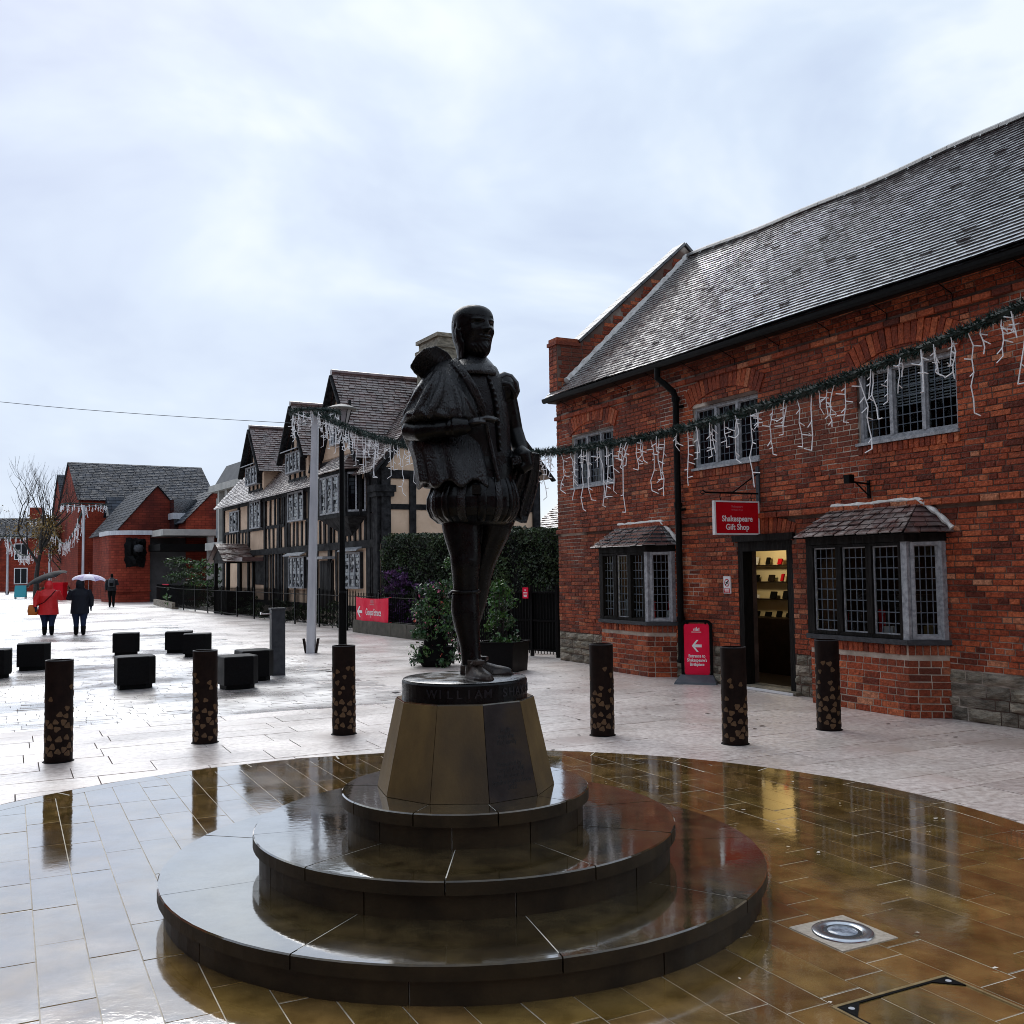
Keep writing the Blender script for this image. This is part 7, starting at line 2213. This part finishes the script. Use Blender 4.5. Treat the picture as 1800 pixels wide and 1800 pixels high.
    if bag:
        m = MB(); m.loft([ringz(0, 0, -.17, .12, .07, 12), ringz(0, 0, -.05, .14, .085, 12), ringz(0, 0, .12, .11, .06, 12)]); o = m.build('shoulder_bag', bag, r, smooth=True); o.location = (-.31 * bulk, .02, .80 * s)
        m = MB(); m.tube([(.14 * bulk, -.12, 1.36 * s), (.05, -.185 * bulk, 1.2 * s), (-.12, -.18 * bulk, 1.0 * s), (-.28 * bulk, -.05, .88 * s)], .012, 6); m.build('bag_strap', MT['black'], r)
    return r
red = pm('red_raincoat', (.50, .006, .008), (.62, .012, .014), scale=5, rough=.5, bump=.6, bscale=12, bdist=.03)
navy = pm('black_blue_coat', (.004, .005, .010), (.008, .010, .018), scale=5, rough=.6, bump=.5, bscale=12, bdist=.02, spec=.2)
jean = pm('dark_blue_jeans', (.006, .012, .032), (.014, .024, .058), scale=8, rough=.8, spec=.2)
dgrey = pm('charcoal_jacket', (.010, .011, .014), (.02, .021, .026), scale=6, rough=.6, spec=.2)
orange = pm('orange_bag', (.45, .12, .01), rough=.6)
person((-13.17, 28.3, 0), 26, 1.52, 'person in a red hooded raincoat walking away under a tilted dark umbrella', red, jean, .62, 1.28, True, .05, 1, bag=orange)
person((-12.19, 28.1, 0), 26, 1.54, 'person in a black coat and jeans walking away under a pale patterned umbrella', navy, jean, .64, 1.16, True, .06, -1)
person((-21.27, 52.9, 0), 20, 1.76, 'person in a charcoal jacket with a rucksack walking beside the brick wall', dgrey, MT['black'], .80, 1.12, False, .05, 1)
rk = empty('rucksack', (-21.2, 52.68, 1.05), math.radians(20)); tag(rk, 'dark rucksack on the back of the walker by the brick wall', 'bag')
m = MB(); m.loft([ringz(0, 0, 0, .14, .08), ringz(0, -.03, .1, .17, .11), ringz(0, -.03, .32, .16, .10), ringz(0, 0, .44, .10, .06)]); m.build('bag_body', MT['steel_dark'], rk, smooth=True)
m = MB(); m.box(-.09, .09, -.16, -.11, .05, .22); m.build('pocket', MT['black'], rk)
def umbrella(loc, tilt, R, lb, mats, h=.24):
    r = empty('umbrella', loc); tag(r, lb, 'umbrella'); r.rotation_euler = tilt
    n = 8
    for k in range(n):
        m = MB(); rows = []
        for j in range(7):
            t = j / 6
            rows.append([(R * math.sin(t * 1.35) / math.sin(1.35) * math.cos(a) , R * math.sin(t * 1.35) / math.sin(1.35) * math.sin(a), h * (math.cos(t * 1.35)) - (.03 * t if 0 < q < 6 else 0) * 0 + (.035 * t * t * math.sin(PI * q / 6))) for q, a in enumerate([2 * PI * (k + q2 / 6) / n for q2 in range(7)])])
        m.loft(rows, False, False); m.build('canopy_panel', mats[k % len(mats)], r, smooth=True)
    m = MB(); m.tube([(0, 0, h + .06), (0, 0, -.55)], .008, 6); m.build('shaft', MT['steel'], r)
    m = MB(); m.tube([(0, 0, -.55), (0, 0, -.68)], .016, 8); m.build('handle', MT['black'], r)
    for k in range(n):
        a = 2 * PI * k / n
        m = MB(); m.tube([(R * math.sin(t * 1.35) / math.sin(1.35) * math.cos(a), R * math.sin(t * 1.35) / math.sin(1.35) * math.sin(a), h * math.cos(t * 1.35) - .01) for t in (0.05, .35, .7, 1)], .005, 4); m.build('rib', MT['steel'], r)
uk = pm('dark_umbrella_cloth', (.006, .007, .009), (.012, .013, .016), scale=8, rough=.7, spec=.2)
uw = pm('white_umbrella_cloth', (.62, .58, .70), (.75, .72, .82), scale=8, rough=.5)
ul = pm('lilac_umbrella_cloth', (.30, .22, .48), (.68, .64, .78), scale=12, rough=.5)
umbrella((-13.40, 28.75, 1.50), (math.radians(8), math.radians(-20), 0), .58, 'dark umbrella tilted to the left above the red raincoat', [uk])
umbrella((-12.10, 28.45, 1.46), (0, math.radians(3), 0), .45, 'pale lilac patterned umbrella above the black coat', [uw, ul])

# ------------------------------------------------------------------ unseen houses across the street and behind the viewer, added for shade
random.seed(33)
def shading_house(loc, rz, w, lb, ze, zr):
    r = empty('terrace_house', loc, rz); tag(r, lb, 'house', 'unseen brick houses added for shade')
    box_roof(r, 0, w, 0, 9, ze, zr, 'x', MT['brick_far'], 'tile_far')
    windows(r, lambda a, y, z: (a, y - .03, z), [(1.2 + k * 3.0, 2.5 + k * 3.0, z, z + 1.7) for k in range(int((w - 2) / 3)) for z in (.9, 4.0, 6.9)], MT['white'], MT['glass_dark'])
for k in range(4):
    b0 = -16 + k * 16
    p = NV * -9.5 + U * -(b0)
    shading_house((p.x, p.y, 0), math.atan2(-U.y, -U.x), 15.6, ('first', 'second', 'third', 'fourth')[k] + ' unseen brick house added for shade across the street, counted from behind the viewer', 9.2, 12.5)
for k, lb in enumerate(('unseen brick house added for shade behind the viewer', 'second unseen brick house added for shade behind the viewer')):
    p = U * 14 + NV * (6.6 + 16 * k)
    shading_house((p.x, p.y, 0), math.atan2(-NV.y, -NV.x), 15.6, lb, 9.2, 12.5)
bpy.data.scenes.remove(TMP)
